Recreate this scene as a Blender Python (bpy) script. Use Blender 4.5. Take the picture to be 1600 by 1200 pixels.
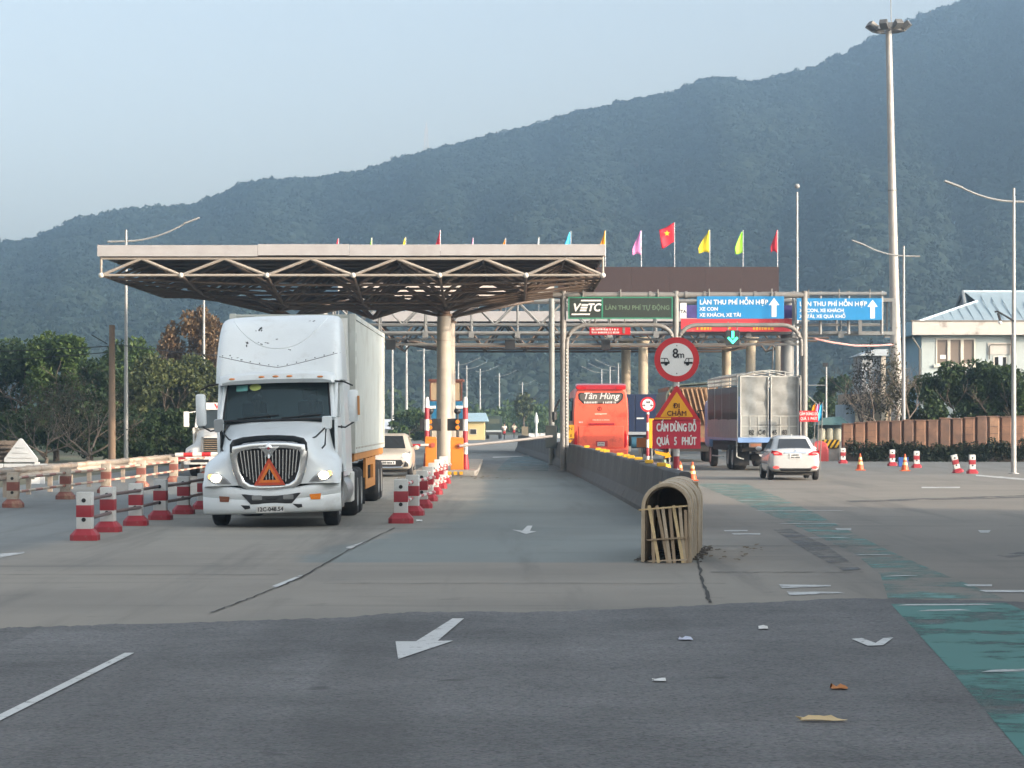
import bpy, bmesh, math, random
import numpy as np
from mathutils import Vector, Matrix, noise
from mathutils.bvhtree import BVHTree
R = math.radians
random.seed(7)
for o in list(bpy.data.objects): bpy.data.objects.remove(o)
SC = bpy.context.scene
COL = SC.collection
# ------------------------------------------------------------------ camera, world, sun, exposure
F, HZ, CH = 4000.0, 656.0, 2.0           # focal length in photo pixels, horizon row, eye height
cam = bpy.data.cameras.new('camera'); cam_o = bpy.data.objects.new('camera', cam); COL.objects.link(cam_o)
cam.sensor_width = 36.0; cam.lens = 36.0 * F / 1600.0
cam.shift_y = (HZ - 600.0) / 1600.0
cam.clip_start = 0.5; cam.clip_end = 9000
cam_o.location = (0, 0, CH); cam_o.rotation_euler = (R(90), 0, 0)
SC.camera = cam_o
SUN_EL, SUN_AZ = 14.0, 119.0             # azimuth clockwise from +Y (towards +X)
W = bpy.data.worlds.new('World'); SC.world = W; W.use_nodes = True
nt = W.node_tree; bg = nt.nodes['Background']
sky = nt.nodes.new('ShaderNodeTexSky'); sky.sky_type = 'NISHITA'; sky.sun_disc = False
sky.sun_elevation = R(SUN_EL); sky.sun_rotation = R(SUN_AZ)
sky.air_density = 1.0; sky.dust_density = 4.2; sky.ozone_density = 0.2; sky.altitude = 0
hs_ = nt.nodes.new('ShaderNodeHueSaturation'); hs_.inputs['Saturation'].default_value = 0.36   # thin high haze
nt.links.new(sky.outputs[0], hs_.inputs['Color']); nt.links.new(hs_.outputs[0], bg.inputs[0]); bg.inputs[1].default_value = 0.15
sl = bpy.data.lights.new('sun', 'SUN'); so = bpy.data.objects.new('sun', sl); COL.objects.link(so)
sl.energy = 2.0; sl.angle = R(1.0); sl.color = (1.0, 0.76, 0.54)
sdir = Vector((math.sin(R(SUN_AZ)) * math.cos(R(SUN_EL)), math.cos(R(SUN_AZ)) * math.cos(R(SUN_EL)), math.sin(R(SUN_EL))))
so.rotation_euler = sdir.to_track_quat('Z', 'Y').to_euler(); so.location = (60, -30, 40)
SC.view_settings.view_transform = 'Standard'; SC.view_settings.look = 'None'
SC.view_settings.exposure = 1.60; SC.view_settings.gamma = 1.0; SC.view_settings.use_curve_mapping = False
SC.render.engine = 'CYCLES'
SC.cycles.use_denoising = True; SC.cycles.volume_bounces = 1; SC.cycles.max_bounces = 6
SC.cycles.transparent_max_bounces = 12; SC.cycles.caustics_reflective = False; SC.cycles.caustics_refractive = False
SC.cycles.sample_clamp_indirect = 6.0
HAZE_DENSITY = 0.0006

# ------------------------------------------------------------------ helpers
def wp(px, py, Y): return Vector(((px - 800) * Y / F, Y, CH - (py - HZ) * Y / F))
def gp(px, py):
    Y = CH * F / (py - HZ); return Vector(((px - 800) * Y / F, Y, 0))
def xat(px, Y): return (px - 800) * Y / F
def zat(py, Y): return CH - (py - HZ) * Y / F

MATS = {}
def mat(name, col, rough=0.6, metal=0.0, var=0.12, scale=2.5, bump=0.0, bscale=30.0, dirt=None, dscale=1.2, dlo=0.5, dhi=0.7, emit=0.0, spec=0.5, coat=0.0, ecol=None, gen=False):
    """procedural surface: base colour with noise variation, optional stain colour and fine relief"""
    if name in MATS: return MATS[name]
    m = bpy.data.materials.new(name); m.use_nodes = True; n = m.node_tree.nodes; l = m.node_tree.links
    b = n['Principled BSDF']
    b.inputs['Roughness'].default_value = rough; b.inputs['Metallic'].default_value = metal
    b.inputs['Specular IOR Level'].default_value = spec
    b.inputs['Coat Weight'].default_value = coat; b.inputs['Coat Roughness'].default_value = 0.08
    tc = n.new('ShaderNodeTexCoord'); co = tc.outputs['Object']
    nz = n.new('ShaderNodeTexNoise'); nz.inputs['Scale'].default_value = scale; nz.inputs['Detail'].default_value = 6; nz.inputs['Roughness'].default_value = 0.65
    l.new(co, nz.inputs['Vector'])
    mr = n.new('ShaderNodeMapRange'); mr.inputs[1].default_value = 0.3; mr.inputs[2].default_value = 0.7
    mr.inputs[3].default_value = 1 - var; mr.inputs[4].default_value = 1 + var
    l.new(nz.outputs[0], mr.inputs[0])
    mx = n.new('ShaderNodeVectorMath'); mx.operation = 'SCALE'; mx.inputs[0].default_value = col[:3]
    l.new(mr.outputs[0], mx.inputs['Scale']); out = mx.outputs[0]
    if dirt:
        n2 = n.new('ShaderNodeTexNoise'); n2.inputs['Scale'].default_value = dscale; n2.inputs['Detail'].default_value = 9; n2.inputs['Roughness'].default_value = 0.7
        l.new(co, n2.inputs['Vector'])
        m2 = n.new('ShaderNodeMapRange'); m2.inputs[1].default_value = dlo; m2.inputs[2].default_value = dhi; l.new(n2.outputs[0], m2.inputs[0])
        mm = n.new('ShaderNodeMix'); mm.data_type = 'RGBA'; l.new(m2.outputs[0], mm.inputs[0]); l.new(out, mm.inputs[6]); mm.inputs[7].default_value = (*dirt[:3], 1)
        out = mm.outputs[2]
    l.new(out, b.inputs['Base Color'])
    if bump:
        n3 = n.new('ShaderNodeTexNoise'); n3.inputs['Scale'].default_value = bscale; n3.inputs['Detail'].default_value = 4; l.new(co, n3.inputs['Vector'])
        bp = n.new('ShaderNodeBump'); bp.inputs['Strength'].default_value = bump; bp.inputs['Distance'].default_value = 0.02; l.new(n3.outputs[0], bp.inputs['Height']); l.new(bp.outputs[0], b.inputs['Normal'])
    if emit:
        b.inputs['Emission Color'].default_value = (*(ecol or col)[:3], 1); b.inputs['Emission Strength'].default_value = emit
    MATS[name] = m; return m

def glassmat(name, tint, refl_rough=0.03, through=0.35):
    """window glass: mirror by Fresnel over a tinted see-through layer"""
    if name in MATS: return MATS[name]
    m = bpy.data.materials.new(name); m.use_nodes = True; n = m.node_tree.nodes; l = m.node_tree.links
    n.remove(n['Principled BSDF']); o = n['Material Output']
    fr = n.new('ShaderNodeFresnel'); fr.inputs[0].default_value = 1.5
    gl = n.new('ShaderNodeBsdfGlossy'); gl.inputs['Roughness'].default_value = refl_rough; gl.inputs[0].default_value = (.74, .95, 1, 1)
    tr = n.new('ShaderNodeBsdfTransparent'); tr.inputs[0].default_value = (tint[0], tint[1], tint[2], 1)
    df = n.new('ShaderNodeBsdfDiffuse'); df.inputs[0].default_value = (tint[0] * .12, tint[1] * .12, tint[2] * .12, 1)
    m1 = n.new('ShaderNodeMixShader'); m1.inputs[0].default_value = through; l.new(df.outputs[0], m1.inputs[1]); l.new(tr.outputs[0], m1.inputs[2])
    m2 = n.new('ShaderNodeMixShader'); l.new(fr.outputs[0], m2.inputs[0]); l.new(m1.outputs[0], m2.inputs[1]); l.new(gl.outputs[0], m2.inputs[2])
    l.new(m2.outputs[0], o.inputs[0]); MATS[name] = m; return m

class MB:
    """collects shapes into one mesh"""
    def __init__(s): s.v = []; s.f = []
    def add(s, vs, fs):
        k = len(s.v); s.v += [tuple(p) for p in vs]; s.f += [tuple(i + k for i in f) for f in fs]; return s
    def bx(s, x0, x1, y0, y1, z0, z1):
        return s.add([(x0, y0, z0), (x1, y0, z0), (x1, y1, z0), (x0, y1, z0), (x0, y0, z1), (x1, y0, z1), (x1, y1, z1), (x0, y1, z1)],
                     [(3, 2, 1, 0), (4, 5, 6, 7), (0, 1, 5, 4), (1, 2, 6, 5), (2, 3, 7, 6), (3, 0, 4, 7)])
    def bar(s, p, q, w, h):
        """rectangular bar from p to q, w across, h up"""
        p = Vector(p); q = Vector(q); d = (q - p).normalized(); up = Vector((0, 0, 1)) if abs(d.z) < .95 else Vector((0, 1, 0))
        a = d.cross(up).normalized() * w / 2; b = a.cross(d).normalized() * h / 2
        vs = [p - a - b, p + a - b, p + a + b, p - a + b, q - a - b, q + a - b, q + a + b, q - a + b]
        return s.add(vs, [(3, 2, 1, 0), (4, 5, 6, 7), (0, 1, 5, 4), (1, 2, 6, 5), (2, 3, 7, 6), (3, 0, 4, 7)])
    def tube(s, pts, r, n=8, r2=None, caps=True):
        pts = [Vector(p) for p in pts]; N = len(pts); vs = []; fs = []
        for i, p in enumerate(pts):
            d = (pts[min(i + 1, N - 1)] - pts[max(i - 1, 0)]).normalized()
            up = Vector((0, 0, 1)) if abs(d.z) < .9 else Vector((0, 1, 0))
            a = d.cross(up).normalized(); b = a.cross(d).normalized()
            rr = r if r2 is None else r + (r2 - r) * i / max(1, N - 1)
            if isinstance(r, (list, tuple)): rr = r[i]
            for k in range(n):
                t = 2 * math.pi * k / n; vs.append(p + a * math.cos(t) * rr + b * math.sin(t) * rr)
        for i in range(N - 1):
            for k in range(n):
                fs.append((i * n + k, (i + 1) * n + k, (i + 1) * n + (k + 1) % n, i * n + (k + 1) % n))
        if caps: fs += [tuple(range(n)), tuple(reversed(range((N - 1) * n, N * n)))]
        return s.add(vs, fs)
    def loft(s, rings, closed=True, cap0=True, cap1=True):
        n = len(rings[0]); vs = [p for r in rings for p in r]; fs = []
        for i in range(len(rings) - 1):
            for k in range(n if closed else n - 1):
                k2 = (k + 1) % n; fs.append((i * n + k, i * n + k2, (i + 1) * n + k2, (i + 1) * n + k))
        if cap0: fs.append(tuple(reversed(range(n))))
        if cap1: fs.append(tuple(range((len(rings) - 1) * n, len(rings) * n)))
        return s.add(vs, fs)
    def prism(s, poly, y0, y1, axis='y'):
        """polygon given in (x, z) extruded along y (or (y,z) along x, or (x,y) along z)"""
        def P(a, b, t): return (a, t, b) if axis == 'y' else ((t, a, b) if axis == 'x' else (a, b, t))
        n = len(poly); vs = [P(a, b, y0) for a, b in poly] + [P(a, b, y1) for a, b in poly]
        fs = [tuple(range(n)), tuple(reversed(range(n, 2 * n)))] + [(i, n + i, n + (i + 1) % n, (i + 1) % n) for i in range(n)]
        return s.add(vs, fs)
    def ring(s, outer, inner, y0, y1):
        """frame between two outlines in (x, z), extruded along y"""
        n = len(outer); vs = [(a, y0, b) for a, b in outer] + [(a, y0, b) for a, b in inner] + [(a, y1, b) for a, b in outer] + [(a, y1, b) for a, b in inner]
        fs = []
        for i in range(n):
            j = (i + 1) % n
            fs += [(i, j, n + j, n + i), (2 * n + j, 2 * n + i, 3 * n + i, 3 * n + j), (j, i, 2 * n + i, 2 * n + j), (n + i, n + j, 3 * n + j, 3 * n + i)]
        return s.add(vs, fs)
    def lathe(s, prof, n=20, axis='z', c=(0, 0, 0)):
        """prof: (radius, along-axis) pairs"""
        vs = []; fs = []; c = Vector(c)
        for r, h in prof:
            for k in range(n):
                t = 2 * math.pi * k / n; a, b = r * math.cos(t), r * math.sin(t)
                vs.append(c + Vector((a, b, h) if axis == 'z' else ((h, a, b) if axis == 'x' else (b, h, a))))
        for i in range(len(prof) - 1):
            for k in range(n):
                fs.append((i * n + k, i * n + (k + 1) % n, (i + 1) * n + (k + 1) % n, (i + 1) * n + k))
        fs += [tuple(reversed(range(n))), tuple(range((len(prof) - 1) * n, len(prof) * n))]
        return s.add(vs, fs)
    def grid(s, rows):
        m = len(rows[0]); vs = [p for r in rows for p in r]
        return s.add(vs, [(i * m + k, i * m + k + 1, (i + 1) * m + k + 1, (i + 1) * m + k) for i in range(len(rows) - 1) for k in range(m - 1)])
    def ball(s, c, r, n=10, sx=1, sy=1, sz=1):
        prof = [(max(1e-4, math.sin(math.pi * i / n)) * r, -math.cos(math.pi * i / n) * r) for i in range(n + 1)]
        k = len(s.v); s.lathe(prof, n=n + 4)
        c = Vector(c)
        for i in range(k, len(s.v)):
            v = s.v[i]; s.v[i] = (v[0] * sx + c.x, v[1] * sy + c.y, v[2] * sz + c.z)
        return s
    def mesh(s, name, smooth=True, bevel=0.0, angle=38, weld=False):
        me = bpy.data.meshes.new(name); me.from_pydata(s.v, [], s.f)
        bm = bmesh.new(); bm.from_mesh(me)
        if weld: bmesh.ops.remove_doubles(bm, verts=bm.verts, dist=1e-4)
        bmesh.ops.recalc_face_normals(bm, faces=bm.faces)
        if bevel:
            es = [e for e in bm.edges if len(e.link_faces) == 2 and e.calc_face_angle(0) > R(30)]
            bmesh.ops.bevel(bm, geom=es, offset=bevel, segments=2, affect='EDGES', profile=0.6, clamp_overlap=True)
        bm.to_mesh(me); bm.free()
        if smooth:
            me.polygons.foreach_set('use_smooth', [True] * len(me.polygons)); me.set_sharp_from_angle(angle=R(angle))
        return me
    def build(s, name, m, parent=None, smooth=True, bevel=0.0, angle=38, loc=None, weld=False):
        me = s.mesh(name, smooth, bevel, angle, weld); me.materials.append(m)
        return link(name, me, parent, loc)
def link(name, data, parent=None, loc=None):
    o = bpy.data.objects.new(name, data); COL.objects.link(o)
    if parent: o.parent = parent
    if loc is not None: o.location = loc
    return o
def tag(o, label=None, cat=None, group=None, kind=None):
    if label: o['label'] = label
    if cat: o['category'] = cat
    if group: o['group'] = group
    if kind: o['kind'] = kind
    return o
def thing(name, label, cat, loc=(0, 0, 0), rz=0.0, group=None):
    o = bpy.data.objects.new(name, None); COL.objects.link(o); o.location = loc; o.rotation_euler = (0, 0, rz)
    o.empty_display_size = 0.2
    return tag(o, label, cat, group)
def struct(o): o['kind'] = 'structure'; return o
def dup(root, loc, rz=None, label=None, group=None):
    r = root.copy(); COL.objects.link(r); r.location = loc
    if rz is not None: r.rotation_euler = (0, 0, rz)
    if label: r['label'] = label
    if group: r['group'] = group
    for ch in list(root.children):
        c = ch.copy(); COL.objects.link(c); c.parent = r
        for g in list(ch.children):
            d = g.copy(); COL.objects.link(d); d.parent = c
    return r
_cyl = {}
def rod(name, p, q, r, m, parent=None, n=8):
    """straight tube part sharing one unit cylinder mesh per material"""
    key = (m.name, n)
    if key not in _cyl:
        me = MB().lathe([(1, 0), (1, 1)], n=n).mesh('rod'); me.materials.append(m); _cyl[key] = me
    p = Vector(p); q = Vector(q); d = q - p
    o = link(name, _cyl[key], parent)
    o.matrix_basis = Matrix.Translation(p) @ d.to_track_quat('Z', 'Y').to_matrix().to_4x4() @ Matrix.Diagonal((r, r, d.length, 1))
    return o
def text(body, size, m, parent, loc, rot=(R(90), 0, 0), name='lettering', align='CENTER', bold=0.0, shear=0.0, sx=1.0, extrude=0.003, space=1.0):
    c = bpy.data.curves.new(name, 'FONT'); c.body = body; c.size = size; c.align_x = align; c.align_y = 'CENTER'
    c.extrude = extrude; c.shear = shear; c.space_character = space; c.resolution_u = 3
    c.materials.append(m); o = link(name, c, parent, loc); o.rotation_euler = rot; o.scale = (sx, 1, 1); o['weight'] = bold; return o
def strokes(rows, m, parent, y, name='lettering', seed=1):
    """print too blurred in the photo to read: rows of short dashes; rows = (x0, x1, z, height)"""
    rg = random.Random(seed); b = MB()
    for x0, x1, z, h in rows:
        x = x0
        while x < x1 - h * .3:
            w = h * rg.uniform(.35, .7)
            b.bx(x, x + w * .8, y - .003, y + .003, z, z + h * rg.uniform(.8, 1)); x += w + h * (.12 if rg.random() > .2 else .5)
    return b.build(name, m, parent, smooth=False)
def rrect(w, h, r, n=4, cx=0, cz=0):
    out = []
    for qx, qz, a0 in ((1, 1, 0), (-1, 1, 90), (-1, -1, 180), (1, -1, 270)):
        for i in range(n + 1):
            a = R(a0 + 90 * i / n); out.append((cx + qx * (w / 2 - r) + r * math.cos(a), cz + qz * (h / 2 - r) + r * math.sin(a)))
    return out
def circ(r, n=40, cx=0, cz=0): return [(cx + r * math.cos(2 * math.pi * k / n), cz + r * math.sin(2 * math.pi * k / n)) for k in range(n)]
def mirror_ring(half, y): return [(-x, y, z) for x, z in reversed(half[1:])] + [(x, y, z) for x, z in half]
def wheel(parent, x, y, r, w, tyre, rim, hub=0.58, side=1, dual=False):
    """tyre with its rim as a child; side=+1: outer face towards +x"""
    b = MB(); hw = w / 2
    b.lathe([(r * hub, -hw * .85), (r * .86, -hw), (r * .97, -hw * .8), (r, -hw * .55), (r, hw * .55), (r * .97, hw * .8), (r * .86, hw), (r * hub, hw * .85)], n=28, axis='x')
    o = b.build('wheel', tyre, parent, loc=(x, y, r))
    s = side
    b = MB(); b.lathe([(r * (hub + .02), s * hw * .86), (r * hub, s * hw * .98), (r * hub * .86, s * hw * .9), (r * hub * .75, s * hw * .3), (r * .3, s * hw * .25), (r * .26, s * hw * .7), (r * .12, s * hw * .75), (.01, s * hw * .75)], n=20, axis='x')
    for k in range(8):
        t = k * math.pi / 4; b.lathe([(.025, s * hw * .2), (.025, s * hw * .4)], n=6, axis='x', c=(0, r * .42 * math.cos(t), r * .42 * math.sin(t)))
    b.build('rim', rim, o); return o

# ------------------------------------------------------------------ shared materials
white_paint = mat('white_paint', (.72, .74, .74), .28, var=.04, dirt=(.45, .43, .38), dscale=1.5, dlo=.62, dhi=.85, coat=.4)
dirty_white = mat('dirty_white', (.62, .62, .58), .5, var=.08, dirt=(.28, .22, .16), dscale=1.1, dlo=.55, dhi=.8)
chrome = mat('chrome', (.72, .74, .76), .14, 1.0, var=.03)
dark_plastic = mat('dark_plastic', (.018, .019, .021), .5, var=.15)
black = mat('black', (.008, .008, .009), .6, var=.2)
rubber = mat('rubber', (.016, .016, .017), .82, var=.25, dirt=(.06, .055, .05), dscale=5, dlo=.5, dhi=.75)
rim_steel = mat('rim_steel', (.28, .28, .27), .45, .6, var=.2)
galv = mat("galvanised_steel", (.20, .19, .175), .6, .25, var=.14, dirt=(.15, .115, .085), dlo=.6, dhi=.8)
dark_steel = mat('dark_steel', (.075, .065, .055), .6, .2, var=.3)
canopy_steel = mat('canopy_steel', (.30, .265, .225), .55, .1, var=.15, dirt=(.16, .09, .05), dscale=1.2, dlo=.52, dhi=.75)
canopy_dark = mat('shaded_canopy_steel', (.13, .095, .07), .7, .1, var=.3, dirt=(.10, .055, .03), dscale=1.5, dlo=.45, dhi=.65)  # same steel darkened: shade under the roof deck put into the colour
concrete = mat('concrete', (.30, .28, .25), .85, var=.12, scale=1.5, bump=.15, dirt=(.15, .13, .11), dscale=.8, dlo=.5, dhi=.75)
pole_paint = mat('pole_paint', (.30, .30, .29), .5, .2, var=.08)
sign_white = mat('sign_white', (.66, .66, .64), .45, var=.04)
sign_red = mat('sign_red', (.48, .018, .025), .4, var=.06)
sign_yellow = mat('sign_yellow', (.72, .33, .012), .42, var=.05)
sign_blue = mat('sign_blue', (.012, .19, .42), .42, var=.06)
bright_red = mat('bright_red_paint', (.30, .02, .03), .5, var=.12, dirt=(.3, .25, .22), dscale=3, dlo=.62, dhi=.8)
post_white = mat('post_white_paint', (.56, .57, .55), .6, var=.06, dirt=(.33, .31, .27), dscale=3, dlo=.5, dhi=.8)
orange_paint = mat('orange_paint', (.62, .19, .02), .45, var=.06)
glass_dark = glassmat('dark_glass', (.25, .32, .34), through=.5)
amber = mat('amber_lens', (.75, .22, .02), .25, var=.05)
red_lens = mat('red_lens', (.45, .01, .015), .2, var=.05)
# ================================================================== TERRAIN, MOUNTAIN, HAZE
grass_mat = mat('dry_ground', (.09, .085, .05), .95, var=.3, scale=.3, bump=.2, bscale=3, dirt=(.05, .07, .025), dscale=.15, dlo=.45, dhi=.6)
b = MB(); b.bx(-520, 620, -66, 1820, -.6, -.03); struct(b.build('ground', grass_mat, smooth=False))

ridge_px = [(-700, 470), (-300, 410), (0, 374), (60, 366), (125, 338), (200, 321), (300, 313), (345, 300), (400, 276), (500, 271), (560, 264), (640, 240), (700, 224), (800, 197),
            (900, 170), (1000, 150), (1060, 137), (1090, 122), (1120, 116), (1170, 124), (1225, 112), (1280, 97), (1330, 72), (1370, 52), (1400, 37), (1450, 14), (1490, 2), (1600, -50), (1750, -90), (1950, -130)]
rx = np.array([p[0] for p in ridge_px], float); ry = np.array([p[1] for p in ridge_px], float)
def hill(u, v, rough=True):
    """u: bearing (photo pixels), v: 0 at the foot .. 1 at the ridge"""
    Yf = 520 + .10 * np.clip(u, -700, 1950); Yr = 1150 + .28 * np.clip(u, -500, 1950)
    Y = Yf + (Yr - Yf) * v; X = (u - 800) * Y / F
    zr = CH + (HZ - np.interp(u, rx, ry)) * Yr / F
    s = np.where(v <= 1, np.clip(v, 0, 1) ** 1.12, 1 - (v - 1) * .9)
    z = zr * s
    if rough:
        f = np.clip(v, 0, 1) * np.clip(1.02 - v, 0, 1) * 4
        sp = np.sin(u / 97. + 2.2 * v + 1.3 * np.sin(v * 4 + u / 300.)) * .5 + np.sin(u / 41. - 3.1 * v + .7) * .27 + np.sin(u / 19. + 5 * v) * .13
        z = z + f * sp * zr * .055
    return X, Y, z - 2.5 * (1 - np.clip(v * 6, 0, 1)) - 6.0 * np.clip((v - .3) * 2, 0, 1)
us = np.linspace(-600, 1950, 320); vs_ = np.linspace(0, 1.10, 100)
U, V = np.meshgrid(us, vs_); X, Y, Z = hill(U, V)
vv = np.stack([X, Y, Z], -1).reshape(-1, 3)
nu, nv = len(us), len(vs_)
ii = np.arange((nv - 1) * nu).reshape(nv - 1, nu)[:, :-1].ravel()
ff = np.stack([ii, ii + 1, ii + nu + 1, ii + nu], -1)
me = bpy.data.meshes.new('mountain'); me.from_pydata(vv.tolist(), [], ff.tolist()); me.polygons.foreach_set('use_smooth', [True] * len(me.polygons))
me.materials.append(mat('hill_soil', (.015, .022, .013), .95, var=.4, scale=.02, bump=.3, bscale=.3))
struct(link('mountain', me))

def forest_mat(name, c1, c2, c3, sc=.012):
    m = bpy.data.materials.new(name); m.use_nodes = True; n = m.node_tree.nodes; l = m.node_tree.links; b = n['Principled BSDF']
    b.inputs['Roughness'].default_value = .85; b.inputs['Specular IOR Level'].default_value = .2
    oi = n.new('ShaderNodeObjectInfo'); g = n.new('ShaderNodeNewGeometry')
    nz = n.new('ShaderNodeTexNoise'); nz.inputs['Scale'].default_value = sc; nz.inputs['Detail'].default_value = 4; l.new(g.outputs['Position'], nz.inputs['Vector'])
    ad = n.new('ShaderNodeMath'); ad.operation = 'MULTIPLY_ADD'; l.new(oi.outputs['Random'], ad.inputs[0]); ad.inputs[1].default_value = .62; 
    sb = n.new('ShaderNodeMath'); sb.operation = 'MULTIPLY_ADD'; l.new(nz.outputs[0], sb.inputs[0]); sb.inputs[1].default_value = 1.5; sb.inputs[2].default_value = -.55
    l.new(sb.outputs[0], ad.inputs[2])
    cr = n.new('ShaderNodeValToRGB'); e = cr.color_ramp.elements
    e[0].position = .1; e[0].color = (*c1, 1); e[1].position = .95; e[1].color = (*c3, 1); k = e.new(.55); k.color = (*c2, 1)
    l.new(ad.outputs[0], cr.inputs[0]); l.new(cr.outputs[0], b.inputs['Base Color'])
    n3 = n.new('ShaderNodeTexNoise'); n3.inputs['Scale'].default_value = .9; n3.inputs['Detail'].default_value = 3; l.new(g.outputs['Position'], n3.inputs['Vector'])
    bp = n.new('ShaderNodeBump'); bp.inputs['Strength'].default_value = .5; bp.inputs['Distance'].default_value = .5; l.new(n3.outputs[0], bp.inputs['Height']); l.new(bp.outputs[0], b.inputs['Normal'])
    return m
fmat = forest_mat('forest_canopy', (.009, .016, .011), (.014, .024, .016), (.025, .036, .023))
blob_col = bpy.data.collections.new('tree_crowns')
rs = np.random.RandomState(3)
for k in range(6):
    bm = bmesh.new(); bmesh.ops.create_icosphere(bm, subdivisions=3, radius=1)
    for v in bm.verts:
        p = v.co.copy(); f = 1 + .42 * noise.noise(p * 1.7 + Vector((k * 9, 0, 0))) + .22 * noise.noise(p * 4.1 + Vector((0, k * 7, 3))) + .10 * noise.noise(p * 9)
        v.co = p * f; v.co.z = v.co.z * (.78 + .1 * (k % 3)) + .25
        v.co *= .80
    rk = np.random.RandomState(40 + k); nl = 520; cl = np.concatenate([rk.normal(0, .34, (9, 2)), rk.uniform(-.05, .55, (9, 1))], 1); ix = rk.randint(0, 9, nl)
    dd = rk.normal(size=(nl, 3)); dd /= np.linalg.norm(dd, axis=1)[:, None]; pp = cl[ix] + dd * (.50 * rk.rand(nl) ** .35)[:, None]
    aa = rk.normal(size=(nl, 3)); aa /= np.linalg.norm(aa, axis=1)[:, None]; qq = np.cross(aa, rk.normal(size=(nl, 3))); qq /= np.linalg.norm(qq, axis=1)[:, None]
    sz = rk.uniform(.10, .24, nl)[:, None]; aa = aa * sz; qq = qq * sz * .6
    for f in bm.faces: f.smooth = True
    for i in range(nl): bm.faces.new([bm.verts.new(Vector(t_)) for t_ in (pp[i] - aa[i], pp[i] + qq[i], pp[i] + aa[i], pp[i] - qq[i])])
    me = bpy.data.meshes.new('crown'); bm.to_mesh(me); bm.free(); me.materials.append(fmat)
    blob_col.objects.link(bpy.data.objects.new('crown', me))
# crown positions: even over the slope's area
cu, cv, keep = [], [], 0
N0 = 150000
u = rs.uniform(-320, 1940, N0); v = rs.uniform(0.0, 1.06, N0)
X, Y, Z = hill(u, v); wgt = Y * (1150 + .28 * u - (520 + .10 * u)); wgt = wgt / wgt.max()
inside = (u > -60) & (u < 1660)
ok = (rs.rand(N0) < wgt * np.where(inside, .95, .3))
P = np.stack([X, Y, Z], -1)[ok]; uu = u[ok]; vv_ = v[ok]
# extra row on the crest
u2 = rs.uniform(-100, 1700, 900); X, Y, Z = hill(u2, np.full(900, .995) - rs.uniform(0, .01, 900)); P = np.concatenate([P, np.stack([X, Y, Z], -1)])
pm = bpy.data.meshes.new('mountain_forest'); pm.from_pydata(P.tolist(), [], [])
fo = link('mountain_forest', pm); tag(fo, kind='stuff')
ng = bpy.data.node_groups.new('forest', 'GeometryNodeTree')
ng.interface.new_socket('Geometry', in_out='INPUT', socket_type='NodeSocketGeometry'); ng.interface.new_socket('Geometry', in_out='OUTPUT', socket_type='NodeSocketGeometry')
gi = ng.nodes.new('NodeGroupInput'); go = ng.nodes.new('NodeGroupOutput')
ip = ng.nodes.new('GeometryNodeInstanceOnPoints'); ci = ng.nodes.new('GeometryNodeCollectionInfo'); ci.inputs[0].default_value = blob_col
ci.inputs['Separate Children'].default_value = True; ci.inputs['Reset Children'].default_value = True
ip.inputs['Pick Instance'].default_value = True
rv = ng.nodes.new('FunctionNodeRandomValue'); rv.data_type = 'FLOAT_VECTOR'; rv.inputs[0].default_value = (-.2, -.2, 0); rv.inputs[1].default_value = (.2, .2, 6.28)
r2 = ng.nodes.new('FunctionNodeRandomValue'); r2.data_type = 'FLOAT'; r2.inputs[2].default_value = 2.4; r2.inputs[3].default_value = 5.6
L = ng.links.new
L(gi.outputs[0], ip.inputs['Points']); L(ci.outputs[0], ip.inputs['Instance']); L(rv.outputs[0], ip.inputs['Rotation']); L(r2.outputs[1], ip.inputs['Scale']); L(ip.outputs[0], go.inputs[0])
md = fo.modifiers.new('forest', 'NODES'); md.node_group = ng

# pylon far up on the ridge
Yp = 1150 + .28 * 666
tw = thing('lattice_pylon', 'thin pale lattice mast standing on the mountain ridge', 'mast', wp(666, 234, Yp))
pm_ = mat('pylon_steel', (.55, .52, .5), .6, .2)
h = 44 * Yp / F; w0 = 1.3
for sx in (-1, 1):
    for sy in (-1, 1): rod('leg', (sx * w0, sy * w0, -2), (sx * .5, sy * .5, h * .78), .16, pm_, tw, 5)
for k in range(6):
    z0 = h * .78 * k / 6; z1 = h * .78 * (k + 1) / 6; a0 = w0 + (.5 - w0) * k / 6; a1 = w0 + (.5 - w0) * (k + 1) / 6
    rod('brace', (-a0, -a0, z0), (a1, -a1, z1), .1, pm_, tw, 5); rod('brace', (a0, -a0, z0), (-a1, -a1, z1), .1, pm_, tw, 5)
rod('tip', (0, 0, h * .7), (0, 0, h), .2, pm_, tw, 6)

# air between the camera and the mountain
b = MB(); b.bx(-530, 630, -70, 1830, -1.6, 372)
hz = b.build('haze', (lambda m: m)(bpy.data.materials.new('haze')), smooth=False); tag(hz, kind='stuff')
m = bpy.data.materials['haze']; m.use_nodes = True; m.node_tree.nodes.remove(m.node_tree.nodes['Principled BSDF'])
pv = m.node_tree.nodes.new('ShaderNodeVolumePrincipled'); pv.inputs['Color'].default_value = (.57, .785, 1.0, 1); pv.inputs['Density'].default_value = HAZE_DENSITY; pv.inputs['Anisotropy'].default_value = 0.8
m.node_tree.links.new(pv.outputs[0], m.node_tree.nodes['Material Output'].inputs['Volume'])

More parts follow.
